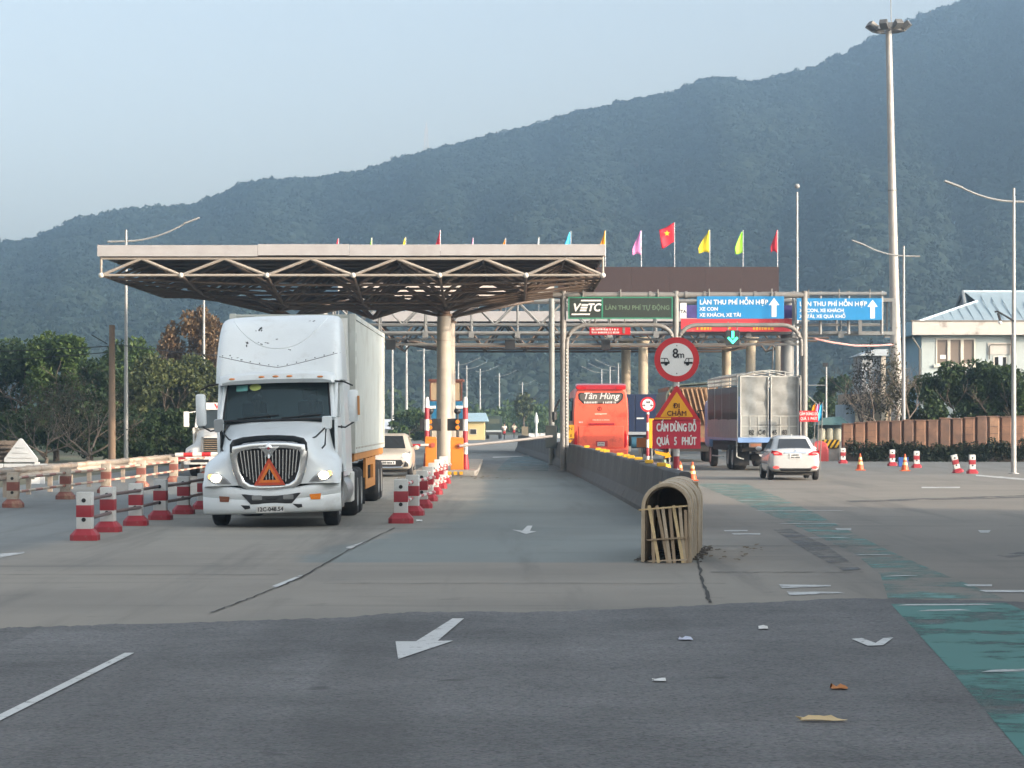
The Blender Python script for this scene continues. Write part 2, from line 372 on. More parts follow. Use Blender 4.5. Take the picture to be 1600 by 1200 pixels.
# ================================================================== ROADS
def road_mat():
    m = bpy.data.materials.new('worn_road'); m.use_nodes = True; n = m.node_tree.nodes; l = m.node_tree.links; b = n['Principled BSDF']
    g = n.new('ShaderNodeNewGeometry'); sp = n.new('ShaderNodeSeparateXYZ'); l.new(g.outputs['Position'], sp.inputs[0])
    def nz(scale, detail=6, rough=.6, sx=1, sy=1):
        mp = n.new('ShaderNodeMapping'); mp.inputs['Scale'].default_value = (sx, sy, 1); l.new(g.outputs['Position'], mp.inputs[0])
        t = n.new('ShaderNodeTexNoise'); t.inputs['Scale'].default_value = scale; t.inputs['Detail'].default_value = detail; t.inputs['Roughness'].default_value = rough; l.new(mp.outputs[0], t.inputs['Vector']); return t.outputs[0]
    def ma(op, a, c, d=None):
        t = n.new('ShaderNodeMath'); t.operation = op
        for i, q in enumerate((a, c, d)):
            if q is None: continue
            if isinstance(q, (int, float)): t.inputs[i].default_value = q
            else: l.new(q, t.inputs[i])
        return t.outputs[0]
    def rng(x, a, c, lo=0., hi=1.):
        t = n.new('ShaderNodeMapRange'); t.interpolation_type = 'SMOOTHSTEP'; l.new(x, t.inputs[0])
        for i, q in enumerate((a, c, lo, hi)): t.inputs[i + 1].default_value = q
        return t.outputs[0]
    def mix(f, A, B):
        t = n.new('ShaderNodeMix'); t.data_type = 'RGBA'; l.new(f, t.inputs[0])
        for i, q in ((6, A), (7, B)):
            if isinstance(q, tuple): t.inputs[i].default_value = (*q, 1)
            else: l.new(q, t.inputs[i])
        return t.outputs[2]
    x, y = sp.outputs[0], sp.outputs[1]
    wob = ma('MULTIPLY', ma('SUBTRACT', nz(.5, 5), .5), 1.6)
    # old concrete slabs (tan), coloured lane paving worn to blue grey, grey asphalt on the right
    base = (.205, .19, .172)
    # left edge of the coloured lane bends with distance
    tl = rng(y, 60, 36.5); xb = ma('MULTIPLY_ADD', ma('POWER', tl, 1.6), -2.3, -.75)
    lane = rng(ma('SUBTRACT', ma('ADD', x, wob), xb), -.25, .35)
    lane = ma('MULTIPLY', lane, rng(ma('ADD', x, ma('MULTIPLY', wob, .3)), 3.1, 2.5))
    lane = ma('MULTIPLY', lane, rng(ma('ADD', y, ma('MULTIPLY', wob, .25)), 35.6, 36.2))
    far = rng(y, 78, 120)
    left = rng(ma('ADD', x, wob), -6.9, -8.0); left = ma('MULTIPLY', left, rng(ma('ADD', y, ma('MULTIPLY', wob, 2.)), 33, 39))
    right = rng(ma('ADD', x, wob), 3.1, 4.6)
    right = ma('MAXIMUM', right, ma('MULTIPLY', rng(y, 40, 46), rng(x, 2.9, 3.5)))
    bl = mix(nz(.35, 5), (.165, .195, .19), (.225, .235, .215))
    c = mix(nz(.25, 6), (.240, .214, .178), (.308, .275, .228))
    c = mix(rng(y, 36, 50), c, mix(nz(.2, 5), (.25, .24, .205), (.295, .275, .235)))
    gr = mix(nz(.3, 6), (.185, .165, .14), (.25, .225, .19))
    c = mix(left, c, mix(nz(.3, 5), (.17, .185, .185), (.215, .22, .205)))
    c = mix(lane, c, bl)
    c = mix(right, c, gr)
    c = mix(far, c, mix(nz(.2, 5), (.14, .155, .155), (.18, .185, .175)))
    # streaks across and along, oil, tyre darkening
    st = nz(.9, 7, .65, .12, 1.0); c = mix(rng(st, .54, .72, 0, .42), c, (.08, .076, .068))
    st2 = nz(.8, 7, .65, 1.0, .05); c = mix(rng(st2, .50, .70, 0, .5), c, (.09, .086, .078))
    sp_ = nz(3.5, 8, .7); c = mix(rng(sp_, .6, .75, 0, .3), c, (.26, .25, .23))
    bl2 = nz(.14, 5, .6); c = mix(rng(bl2, .42, .62, 0, .28), c, (.10, .098, .092)); bl3 = nz(1.1, 7, .75); c = mix(rng(bl3, .60, .68, 0, .35), c, (.085, .08, .072))
    gn = nz(60, 3, .7); c = mix(rng(gn, .35, .7, 0, .22), c, (.06, .06, .058))
    l.new(c, b.inputs['Base Color']); b.inputs['Roughness'].default_value = .8; b.inputs['Specular IOR Level'].default_value = .35
    hgt = ma('ADD', ma('MULTIPLY', nz(90, 4, .7), .5), nz(5, 5)); bp = n.new('ShaderNodeBump'); bp.inputs['Strength'].default_value = .35; bp.inputs['Distance'].default_value = .008
    l.new(hgt, bp.inputs['Height']); l.new(bp.outputs[0], b.inputs['Normal'])
    return m
def asphalt_mat():
    m = bpy.data.materials.new('fresh_asphalt'); m.use_nodes = True; n = m.node_tree.nodes; l = m.node_tree.links; b = n['Principled BSDF']
    g = n.new('ShaderNodeNewGeometry')
    def nz(scale, detail=6, rough=.6, sx=1, sy=1):
        mp = n.new('ShaderNodeMapping'); mp.inputs['Scale'].default_value = (sx, sy, 1); l.new(g.outputs['Position'], mp.inputs[0])
        t = n.new('ShaderNodeTexNoise'); t.inputs['Scale'].default_value = scale; t.inputs['Detail'].default_value = detail; t.inputs['Roughness'].default_value = rough; l.new(mp.outputs[0], t.inputs['Vector']); return t.outputs[0]
    cr = n.new('ShaderNodeValToRGB'); e = cr.color_ramp.elements; e[0].position = .32; e[0].color = (.075, .066, .057, 1); e[1].position = .68; e[1].color = (.150, .130, .110, 1); l.new(nz(.35, 8, .68), cr.inputs[0])
    vo = n.new('ShaderNodeTexVoronoi'); vo.inputs['Scale'].default_value = 42; l.new(g.outputs['Position'], vo.inputs['Vector'])
    mx = n.new('ShaderNodeMix'); mx.data_type = 'RGBA'; mx.blend_type = 'MULTIPLY'; mx.inputs[0].default_value = .7; l.new(cr.outputs[0], mx.inputs[6]); l.new(vo.outputs['Color'], mx.inputs[7])
    hs = n.new('ShaderNodeHueSaturation'); hs.inputs['Saturation'].default_value = .12; hs.inputs['Value'].default_value = 1.5; l.new(mx.outputs[2], hs.inputs['Color'])
    mr = n.new('ShaderNodeMapRange'); mr.inputs[1].default_value = .58; mr.inputs[2].default_value = .74; mr.inputs[4].default_value = .5; l.new(nz(1.2, 8, .7, .15, 1.2), mr.inputs[0])
    m2 = n.new('ShaderNodeMix'); m2.data_type = 'RGBA'; l.new(mr.outputs[0], m2.inputs[0]); l.new(hs.outputs[0], m2.inputs[6]); m2.inputs[7].default_value = (.05, .051, .053, 1)
    m3r = n.new('ShaderNodeMapRange'); m3r.inputs[1].default_value = .66; m3r.inputs[2].default_value = .72; m3r.inputs[4].default_value = .5; l.new(nz(26, 3, .5), m3r.inputs[0])
    m3 = n.new('ShaderNodeMix'); m3.data_type = 'RGBA'; l.new(m3r.outputs[0], m3.inputs[0]); l.new(m2.outputs[2], m3.inputs[6]); m3.inputs[7].default_value = (.16, .155, .145, 1)
    # wheel tracks, oil spots, older patches
    sp = n.new('ShaderNodeSeparateXYZ'); l.new(g.outputs['Position'], sp.inputs[0])
    tk = n.new('ShaderNodeMapRange'); tk.inputs[1].default_value = .50; tk.inputs[2].default_value = .68; tk.inputs[4].default_value = .42; l.new(nz(.75, 5, .55, 1.0, .035), tk.inputs[0])
    m4 = n.new('ShaderNodeMix'); m4.data_type = 'RGBA'; l.new(tk.outputs[0], m4.inputs[0]); l.new(m3.outputs[2], m4.inputs[6]); m4.inputs[7].default_value = (.052, .049, .046, 1)
    ol = n.new('ShaderNodeMapRange'); ol.inputs[1].default_value = .66; ol.inputs[2].default_value = .71; ol.inputs[4].default_value = .6; l.new(nz(1.6, 4, .6), ol.inputs[0])
    m5 = n.new('ShaderNodeMix'); m5.data_type = 'RGBA'; l.new(ol.outputs[0], m5.inputs[0]); l.new(m4.outputs[2], m5.inputs[6]); m5.inputs[7].default_value = (.035, .034, .033, 1)
    m3 = m5
    l.new(m3.outputs[2], b.inputs['Base Color']); b.inputs['Roughness'].default_value = .82; b.inputs['Specular IOR Level'].default_value = .35
    bp = n.new('ShaderNodeBump'); bp.inputs['Strength'].default_value = .6; bp.inputs['Distance'].default_value = .01; l.new(vo.outputs['Distance'], bp.inputs['Height']); l.new(bp.outputs[0], b.inputs['Normal'])
    return m
def worn_paint(name, col, under, lo, hi, scale=3.0, rough=.6, sx=1., sy=1.):
    """road paint worn through to the surface below by noise"""
    m = bpy.data.materials.new(name); m.use_nodes = True; n = m.node_tree.nodes; l = m.node_tree.links; b = n['Principled BSDF']; b.inputs['Roughness'].default_value = rough
    g = n.new('ShaderNodeNewGeometry')
    mp = n.new('ShaderNodeMapping'); mp.inputs['Scale'].default_value = (sx, sy, 1); l.new(g.outputs['Position'], mp.inputs[0])
    t = n.new('ShaderNodeTexNoise'); t.inputs['Scale'].default_value = scale; t.inputs['Detail'].default_value = 9; t.inputs['Roughness'].default_value = .72; l.new(mp.outputs[0], t.inputs['Vector'])
    mr = n.new('ShaderNodeMapRange'); mr.inputs[1].default_value = lo; mr.inputs[2].default_value = hi; l.new(t.outputs[0], mr.inputs[0])
    t2 = n.new('ShaderNodeTexNoise'); t2.inputs['Scale'].default_value = 1.1; t2.inputs['Detail'].default_value = 5; l.new(g.outputs['Position'], t2.inputs['Vector'])
    m1 = n.new('ShaderNodeMix'); m1.data_type = 'RGBA'; l.new(t2.outputs[0], m1.inputs[0]); m1.inputs[6].default_value = (*[c * .78 for c in col], 1); m1.inputs[7].default_value = (*[min(1, c * 1.2) for c in col], 1)
    tr = n.new('ShaderNodeBsdfTransparent'); ms = n.new('ShaderNodeMixShader'); l.new(mr.outputs[0], ms.inputs[0]); l.new(b.outputs[0], ms.inputs[1]); l.new(tr.outputs[0], ms.inputs[2])
    l.new(m1.outputs[2], b.inputs['Base Color']); l.new(ms.outputs[0], n['Material Output'].inputs[0])
    return m
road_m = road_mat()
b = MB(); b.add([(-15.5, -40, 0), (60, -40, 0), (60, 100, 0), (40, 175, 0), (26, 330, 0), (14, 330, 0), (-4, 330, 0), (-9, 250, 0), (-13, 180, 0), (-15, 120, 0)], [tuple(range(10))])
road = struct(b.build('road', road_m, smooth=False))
# newer asphalt across the foreground, with an uneven edge
edge_px = [(-260, 990), (-100, 986), (0, 982), (30, 980), (110, 979), (180, 976), (330, 972), (420, 969), (520, 966), (600, 960), (640, 957), (760, 956), (830, 957), (1000, 951), (1100, 946), (1220, 940), (1340, 935), (1400, 936), (1500, 938), (1600, 941), (1760, 944)]
pts = []
rg = random.Random(5)
for (x0, y0), (x1, y1) in zip(edge_px[:-1], edge_px[1:]):
    for k in range(8):
        t = k / 8; q = gp(x0 + (x1 - x0) * t, y0 + (y1 - y0) * t); q.y += rg.uniform(-.09, .09); q.z = .004; pts.append(q)
pts = pts + [Vector((16, 28, .004)), Vector((16, -38, .004)), Vector((-15.4, -38, .004)), Vector((-15.4, 24, .004))]
b = MB(); b.add(pts, [tuple(range(len(pts)))]); struct(b.build('asphalt', asphalt_mat(), road, smooth=False))

wm = worn_paint('white_road_paint', (.52, .52, .50), None, .56, .70, 9)
wm2 = worn_paint('old_white_road_paint', (.50, .50, .48), None, .50, .62, 4, sx=.4)
gm = worn_paint('green_road_paint', (.020, .145, .12), None, .50, .64, 1.0, sx=.7, sy=.8)
gm2 = worn_paint('old_green_road_paint', (.08, .23, .20), None, .36, .56, 1.1, sx=.8, sy=.8)
crack_m = mat('crack', (.035, .032, .028), .95, var=.3)
def sheet(name, pts, m, z): 
    b = MB(); b.add([(p[0], p[1], z) for p in pts], [tuple(range(len(pts)))]); return struct(b.build(name, m, road, smooth=False))
def psheet(name, px, m, z): return sheet(name, [gp(*p) for p in px], m, z)
psheet('road_arrow', [(707, 968), (725, 968), (684, 1003), (708, 1003), (622, 1032), (618, 1004), (650, 1004)], wm, .012)
psheet('lane_line', [(195, 1022), (210, 1022), (-190, 1225), (-215, 1225)], wm, .012)
psheet('road_arrow', [(1330, 1000), (1347, 999), (1368, 1006.5), (1380, 999), (1396, 998), (1380, 1010), (1356, 1011)], wm, .012)
psheet('road_arrow', [(800, 828), (816, 830), (824, 822), (832, 822), (828, 830), (838, 831), (822, 835)], wm, .008)
for q in ([(1217, 914), (1298, 915), (1298, 917), (1222, 920)], [(1229, 925), (1310, 926), (1321, 928), (1234, 931)], [(1131, 829), (1168, 829), (1168, 831), (1133, 831)], [(1143, 834), (1188, 834), (1188, 836), (1147, 836)],
          [(1505, 914), (1550, 914), (1550, 917), (1512, 917)], [(1530, 923), (1640, 923), (1640, 927), (1540, 926)], [(1528, 829), (1548, 829), (1545, 833), (1532, 833)],
          [(0, 866), (38, 863), (38, 865), (0, 872)], [(424, 917), (470, 899), (476, 899), (432, 919)], [(540, 856), (566, 848), (573, 848), (548, 858)],
          [(1440, 761), (1500, 761), (1500, 763), (1440, 763)], [(1525, 742), (1640, 751), (1640, 754), (1525, 744)], [(1305, 826), (1330, 826), (1330, 829), (1308, 829)],
          [(815, 712), (826, 712), (826, 713.5), (816, 713.5)], [(770, 714), (830, 712), (830, 713), (770, 715.5)]):
    psheet('lane_line', q, wm2, .008)
gl = [(2.55, 9), (3.0, 14.8), (3.55, 21), (4.1, 27.7)]; grt = [(4.35, 9), (4.75, 15), (5.05, 21), (5.33, 26), (5.38, 27.9)]
sheet('green_lane_band', gl + grt[::-1], gm, .008)
gl = [(4.2, 28.6), (4.75, 33), (5.1, 38), (5.3, 46), (5.45, 55), (5.6, 66), (5.75, 80)]; grt = [(5.5, 28.6), (5.6, 34), (5.75, 39), (6.1, 47), (6.5, 55), (6.9, 66), (7.3, 80)]
sheet('green_lane_band', gl + grt[::-1], gm2, .004)
tl_ = [(-.6, 100), (-.4, 118), (0, 140), (2.0, 140), (1.7, 118), (1.4, 100)]
sheet('green_lane_band', tl_, worn_paint('old_blue_road_paint', (.11, .22, .24), None, .34, .58, .7, sy=.6), .004)
for y0, x0, x1 in ((32.5, 4.7, 5.2), (27.4, 4.1, 5.2), (26.6, 4.2, 4.8), (20.2, 3.7, 4.5), (37.6, 5.0, 5.6), (43, 4.9, 5.7), (49, 5.1, 6.3), (56, 5.3, 7.3), (63, 5.5, 6.6)):
    sheet('lane_line', [(x0, y0), (x1, y0 + .12), (x1 - .1, y0 + .28), (x0 + .15, y0 + .2)], wm2, .012)
def crack(px, w, z=.009, seed=0):
    rg = random.Random(seed); P = []
    for (x0, y0), (x1, y1) in zip(px[:-1], px[1:]):
        for k in range(12): P.append(gp(x0 + (x1 - x0) * k / 12, y0 + (y1 - y0) * k / 12))
    l_, r_ = [], []
    for p in P:
        j = rg.uniform(-.4, .4) * w; ww = w * rg.uniform(.35, 1); l_.append((p.x - ww / 2 + j, p.y)); r_.append((p.x + ww / 2 + j, p.y))
    b = MB(); b.add([(a, c, z) for a, c in l_] + [(a, c, z) for a, c in r_], [(i, i + 1, len(l_) + i + 1, len(l_) + i) for i in range(len(l_) - 1)])
    struct(b.build('crack', crack_m, road, smooth=False))
crack([(330, 958), (400, 932), (470, 903), (545, 860), (622, 822)], .038, seed=1); crack([(1087, 868), (1097, 905), (1109, 946)], .05, seed=2)
def slabjoint(x0, x1, y, w=.05, seed=3):
    rg = random.Random(seed); b = MB(); n_ = 30; l_ = []; r_ = []
    for i in range(n_ + 1):
        x = x0 + (x1 - x0) * i / n_; j = rg.uniform(-.05, .05); ww = w * rg.uniform(.3, 1); l_.append((x, y + j - ww, .009)); r_.append((x, y + j + ww, .009))
    b.add(l_ + r_, [(i, i + 1, n_ + 2 + i, n_ + 1 + i) for i in range(n_)]); struct(b.build('crack', crack_m, road, smooth=False))
slabjoint(-2.3, 2.6, 31.2, .03, 4); slabjoint(2.6, 4.6, 33.5, .04, 5); slabjoint(3.0, 6, 40.5, .05, 6); slabjoint(-9, -3, 33, .03, 7)
# tar patch strips on the right lanes
tar = worn_paint('tar_patch', (.075, .077, .076), None, .36, .58, 1.6)
psheet('tar_patch', [(1208, 828), (1236, 827), (1290, 852), (1345, 890), (1318, 893), (1262, 862)], tar, .0085)
sheet('tar_patch', [(7.2, 37), (12, 46), (12.1, 46.8), (7.1, 37.6)], tar, .0085)
sheet('tar_patch', [(8.2, 62), (13.8, 66), (13.8, 68), (8.2, 63)], tar, .0085)
# litter
def litter(name, label, cat, px, py, m, w, d, h, seed):
    rg = random.Random(seed); p = gp(px, py); b = MB(); rows = []
    for i in range(5):
        rows.append([(w * (j / 4 - .5) + rg.uniform(-.1, .1) * w, d * (i / 4 - .5) + rg.uniform(-.1, .1) * d, .014 + h * rg.uniform(0, 1) * (1 if 0 < i < 4 else .2)) for j in range(5)])
    b.grid(rows); n0 = len(b.v); b.grid([[(x, y, .0135) for x, y, z in r] for r in rows])
    o = b.build(name, m, None, loc=p); tag(o, label, cat)
litter('plastic_scrap', 'crumpled pale blue plastic scrap lying on dark asphalt past the arrow', 'litter', 1071, 1001, mat('pale_plastic', (.5, .52, .62), .4), .12, .13, .03, 1)
litter('paper_scrap', 'flat white paper scrap on asphalt, lower of the two white ones', 'litter', 1030, 1066, mat('paper', (.7, .7, .68), .8), .10, .08, .02, 2)
litter('paper_scrap', 'tiny white paper scrap on asphalt near the concrete edge', 'litter', 1192, 984, mat('paper', (.7, .7, .68), .8), .08, .12, .03, 3)
litter('crushed_carton', 'small flattened orange brown carton lying on dark asphalt', 'litter', 1311, 1078, mat('carton', (.45, .19, .07), .8), .12, .10, .04, 4)
litter('broken_stick', 'pale broken piece of wood lying lowest on the asphalt', 'litter', 1284, 1129, mat('pale_wood', (.6, .47, .27), .8), .30, .05, .05, 5)
litter('paper_scrap', 'white scrap lying on concrete beside the red and white bollards', 'litter', 655, 815, mat('paper', (.7, .7, .68), .8), .12, .25, .03, 6)
# ================================================================== TREES AND PLANTS
def leaf_mat(name, c1, c2, scale=.8):
    m = bpy.data.materials.new(name); m.use_nodes = True; n = m.node_tree.nodes; l = m.node_tree.links; b = n['Principled BSDF']
    b.inputs['Roughness'].default_value = .6; b.inputs['Specular IOR Level'].default_value = .3
    g = n.new('ShaderNodeNewGeometry'); nz = n.new('ShaderNodeTexNoise'); nz.inputs['Scale'].default_value = scale; nz.inputs['Detail'].default_value = 5; l.new(g.outputs['Position'], nz.inputs['Vector'])
    ad = n.new('ShaderNodeMath'); ad.operation = 'MULTIPLY_ADD'; l.new(g.outputs['Random Per Island'], ad.inputs[0]); ad.inputs[1].default_value = .55; l.new(nz.outputs[0], ad.inputs[2])
    mr = n.new('ShaderNodeMapRange'); mr.inputs[1].default_value = .45; mr.inputs[2].default_value = 1.05; l.new(ad.outputs[0], mr.inputs[0])
    mx = n.new('ShaderNodeMix'); mx.data_type = 'RGBA'; l.new(mr.outputs[0], mx.inputs[0]); mx.inputs[6].default_value = (*c1, 1); mx.inputs[7].default_value = (*c2, 1); l.new(mx.outputs[2], b.inputs['Base Color'])
    tr = n.new('ShaderNodeBsdfTranslucent'); l.new(mx.outputs[2], tr.inputs[0]); ms = n.new('ShaderNodeMixShader'); ms.inputs[0].default_value = .22
    l.new(b.outputs[0], ms.inputs[1]); l.new(tr.outputs[0], ms.inputs[2]); l.new(ms.outputs[0], n['Material Output'].inputs[0]); return m
bark = mat('bark', (.10, .075, .055), .9, var=.3, scale=4, bump=.3, bscale=12)
bark_grey = mat('grey_bark', (.16, .13, .105), .9, var=.3, scale=4)
lf_dark = leaf_mat('dark_leaves', (.014, .032, .011), (.052, .085, .026))
lf_mid = leaf_mat('mid_leaves', (.020, .044, .010), (.072, .112, .024))
lf_olive = leaf_mat('olive_leaves', (.030, .041, .013), (.085, .098, .030))
lf_brown = leaf_mat('brown_needles', (.075, .042, .020), (.16, .10, .045))
lf_dry = leaf_mat('dry_twigs', (.040, .036, .022), (.085, .078, .042))
def leaves_mesh(name, clumps, n, size, m, seed, aspect=.55, hang=0.):
    """n leaf faces spread through ellipsoid clumps (x, y, z, rx, ry, rz)"""
    r = np.random.RandomState(seed); c = np.array(clumps, float); w = (c[:, 3] * c[:, 4] * c[:, 5]) ** .7; idx = r.choice(len(c), n, p=w / w.sum())
    d = r.normal(size=(n, 3)); d /= np.linalg.norm(d, axis=1)[:, None]; rad = r.rand(n) ** .42
    p = c[idx, :3] + d * rad[:, None] * c[idx, 3:6]
    a = r.normal(size=(n, 3)); a[:, 2] -= hang; a /= np.linalg.norm(a, axis=1)[:, None]
    q = np.cross(a, r.normal(size=(n, 3))); q /= np.linalg.norm(q, axis=1)[:, None]
    s = size * r.uniform(.55, 1.3, n)[:, None]; a = a * s; q = q * s * aspect
    v = np.stack([p - a * .5, p + q * .5, p + a * .5, p - q * .5], 1).reshape(-1, 3)
    f = np.arange(n * 4).reshape(n, 4)
    me = bpy.data.meshes.new(name); me.from_pydata(v.tolist(), [], f.tolist()); me.materials.append(m); return me
def branch(b, p, d, L, r, depth, rg, spread=.6, up=.15, tips=None, n=5):
    pts = [Vector(p)]; d = Vector(d).normalized()
    for i in range(3):
        d = (d + Vector((rg.gauss(0, .12), rg.gauss(0, .12), up * .4))).normalized(); pts.append(pts[-1] + d * L / 3)
    b.tube(pts, [r, r * .85, r * .7, r * .5], n=n if depth > 1 else 4, caps=False)
    if tips is not None and depth <= 1: tips.append(pts[-1])
    if depth > 0:
        for k in range(rg.choice((2, 3, 3))):
            t = rg.choice((2, 3, 3)); nd = (d + Vector((rg.gauss(0, spread), rg.gauss(0, spread), rg.gauss(up, .25)))).normalized()
            branch(b, pts[t], nd, L * rg.uniform(.6, .82), r * .5, depth - 1, rg, spread, up, tips, n)
def tree(name, label, cat, loc, h, rx, ry, nleaf, lsize, lm, seed, trunk_h=.35, bm=None, group=None, depth=3, clump_r=.28, crown_lo=.25, bare=False, hang=0., flat=1.):
    rg = random.Random(seed); t = thing(name, label, cat, loc, 0, group); bm = bm or bark
    b = MB(); tips = []; th = h * trunk_h
    b.tube([(0, 0, -.1), (rg.uniform(-.1, .1), 0, th * .5), (rg.uniform(-.2, .2), rg.uniform(-.2, .2), th)], [h * .028, h * .022, h * .018], n=8)
    for k in range(5):
        a = k * 1.257 + rg.uniform(-.4, .4); branch(b, (0, 0, th * rg.uniform(.6, 1)), (math.cos(a) * rx, math.sin(a) * ry, h * .4 * rg.uniform(.4, 1.2)), h * .28, h * .013, depth if bare else 2, rg, tips=tips)
    b.build('trunk', bm, t)
    cl = []
    nC = 34
    for k in range(nC):
        a = rg.uniform(0, 6.28); rr = math.sqrt(rg.random()); zz = rg.uniform(crown_lo, 1.)
        wz = math.sqrt(max(.05, 1 - ((zz - crown_lo) / (1 - crown_lo) * 1.0 - .28) ** 2 / .62))
        cr = clump_r * rg.uniform(.55, 1.15)
        cl.append((math.cos(a) * rr * rx * wz * .85, math.sin(a) * rr * ry * wz * .85, h * zz * .93, rx * cr, ry * cr, h * cr * .55 * flat))
    me = leaves_mesh('crown', cl, nleaf, lsize, lm, seed, hang=hang); link('crown', me, t); return t
# left side, beyond the guard rail
def at(px, Y): return (xat(px, Y), Y, 0)
tree('broadleaf_tree', 'dense dark green tree at the far left edge behind the shrine roof', 'tree', at(18, 128), 5.9, 3.4, 2.6, 14000, .26, lf_dark, 11)
tree('broadleaf_tree', 'full green round tree crown left of the brown utility pole', 'tree', at(88, 126), 6.0, 3.3, 2.6, 15000, .26, lf_mid, 12, crown_lo=.2)
tree('broadleaf_tree', 'shadowed dark lower tree between the round green tree and the utility pole', 'tree', at(142, 122), 4.9, 2.6, 2.0, 11000, .24, lf_dark, 13, crown_lo=.1)
tree('bare_tree', 'nearly leafless grey brown tree branching low in front of the dark trees', 'tree', at(140, 112), 4.1, 2.7, 2.0, 900, .14, lf_dry, 14, trunk_h=.16, bm=bark_grey, depth=4, bare=True, crown_lo=.25)
tree('bare_tree', 'bushy twiggy tree with dead branches above the white shrine gable', 'tree', at(70, 112), 3.6, 2.2, 2.0, 900, .14, lf_dry, 15, trunk_h=.15, bm=bark_grey, depth=4, bare=True, crown_lo=.2)
tree('broadleaf_tree', 'light green tree crown between the utility pole and the lamp post', 'tree', at(205, 150), 6.6, 2.9, 2.2, 11000, .28, lf_mid, 16, crown_lo=.3)
tree('broadleaf_tree', 'olive green spreading tree right of the tall left lamp post', 'tree', at(245, 145), 5.3, 3.4, 2.4, 13000, .27, lf_olive, 17, crown_lo=.12)
tree('broadleaf_tree', 'low olive tree just left of the white truck mirror', 'tree', at(300, 150), 5.4, 3.0, 2.4, 12000, .27, lf_olive, 18, crown_lo=.1)
tree('casuarina_tree', 'tall rusty brown feathery tree rising behind the white truck', 'tree', at(312, 158), 8.9, 3.0, 2.6, 8500, .28, lf_brown, 19, crown_lo=.3, clump_r=.2, hang=.8)
tree('casuarina_tree', 'smaller brown feathery tree left of the tall rusty one', 'tree', at(278, 165), 7.3, 2.3, 1.8, 5000, .27, lf_brown, 20, crown_lo=.35, clump_r=.22, hang=.8)
tree('shrub', 'dark shrub at the foot of the utility pole', 'shrub', at(190, 116), 2.3, 2.0, 1.5, 4000, .2, lf_dark, 21, crown_lo=.05)
tree('shrub', 'dark shrub right of the left lamp post foot', 'shrub', at(250, 118), 2.5, 2.4, 1.5, 4500, .2, lf_dark, 22, crown_lo=.05)
tree('shrub', 'dark low shrub left of the second white truck', 'shrub', at(300, 118), 2.4, 2.0, 1.5, 3500, .2, lf_dark, 23, crown_lo=.05)
# right side in front of the large building
tree('broadleaf_tree', 'wide dark green tree under the triple window of the building', 'tree', at(1506, 128), 4.75, 3.0, 1.6, 13000, .22, lf_dark, 31, crown_lo=.3)
tree('broadleaf_tree', 'dark green tree in front of the small building window', 'tree', at(1572, 127), 4.7, 2.2, 1.4, 9000, .22, lf_dark, 32, crown_lo=.3)
tree('broadleaf_tree', 'leafy green tree at the corner of the large building', 'tree', at(1443, 129), 4.3, 1.2, 1.1, 3500, .2, lf_mid, 33, crown_lo=.25)
tree('broadleaf_tree', 'green tree peeking in at the far right edge below the green roof', 'tree', at(1606, 126), 3.8, 1.0, 1.0, 3500, .2, lf_mid, 34, crown_lo=.3)
tree('bare_tree', 'thin brown bare tree beside the floodlight mast', 'tree', at(1392, 127), 5.4, 1.3, 1.0, 2200, .14, lf_dry, 35, trunk_h=.25, bm=bark_grey, depth=4, bare=True, crown_lo=.25)
tree('bare_tree', 'bare twiggy tree with few leaves over the small white building', 'tree', at(1352, 150), 6.4, 1.4, 1.2, 1500, .16, lf_dry, 36, trunk_h=.3, bm=bark_grey, depth=4, bare=True, crown_lo=.4)
tree('broadleaf_tree', 'dark tree behind the blue flags beyond the toll lanes', 'tree', at(1300, 205), 5.6, 2.8, 2, 6500, .34, lf_dark, 37, crown_lo=.1)
tree('broadleaf_tree', 'yellow green tree low behind the kiosk awning', 'tree', at(1318, 190), 3.0, 1.5, 1.3, 2500, .28, lf_olive, 38, crown_lo=.1)
tree('palm_tree', 'small palm like tree standing beside the far end of the barrier', 'tree', at(819, 330), 5.0, 1.5, 1.5, 1800, .5, lf_olive, 39, trunk_h=.6, crown_lo=.62, clump_r=.35)
# behind the toll plaza, low scrub that closes the end of the plain
tree('broadleaf_tree', 'green bushy tree left of the yellow house behind the container', 'tree', at(640, 240), 2.9, 2.4, 2, 4500, .34, lf_mid, 41, crown_lo=.05)
tree('broadleaf_tree', 'small green bush at the roadside by the yellow house', 'tree', at(655, 250), 2.4, 1.6, 1.5, 3000, .34, lf_dark, 42, crown_lo=.05)
def scrub(name, x0, x1, y0, y1, n, size, hmax, m, seed):
    r = np.random.RandomState(seed); k = 130; cl = np.stack([r.uniform(x0, x1, k), r.uniform(y0, y1, k), r.uniform(.2, hmax * .55, k), r.uniform(2, 5, k), r.uniform(2, 4, k), r.uniform(.4, .55, k) * hmax], 1)
    o = link(name, leaves_mesh(name, cl, n, size, m, seed)); tag(o, kind='stuff'); return o
scrub('distant_scrub', -150, -12, 330, 420, 26000, 1.1, 7, lf_dark, 51)
scrub('distant_scrub', -14, 70, 380, 440, 20000, 1.0, 5.5, lf_mid, 52)
scrub('distant_scrub', 60, 190, 300, 400, 20000, 1.1, 8, lf_dark, 53)
scrub('roadside_scrub', -70, -24, 150, 260, 26000, .5, 3.4, lf_dark, 54)
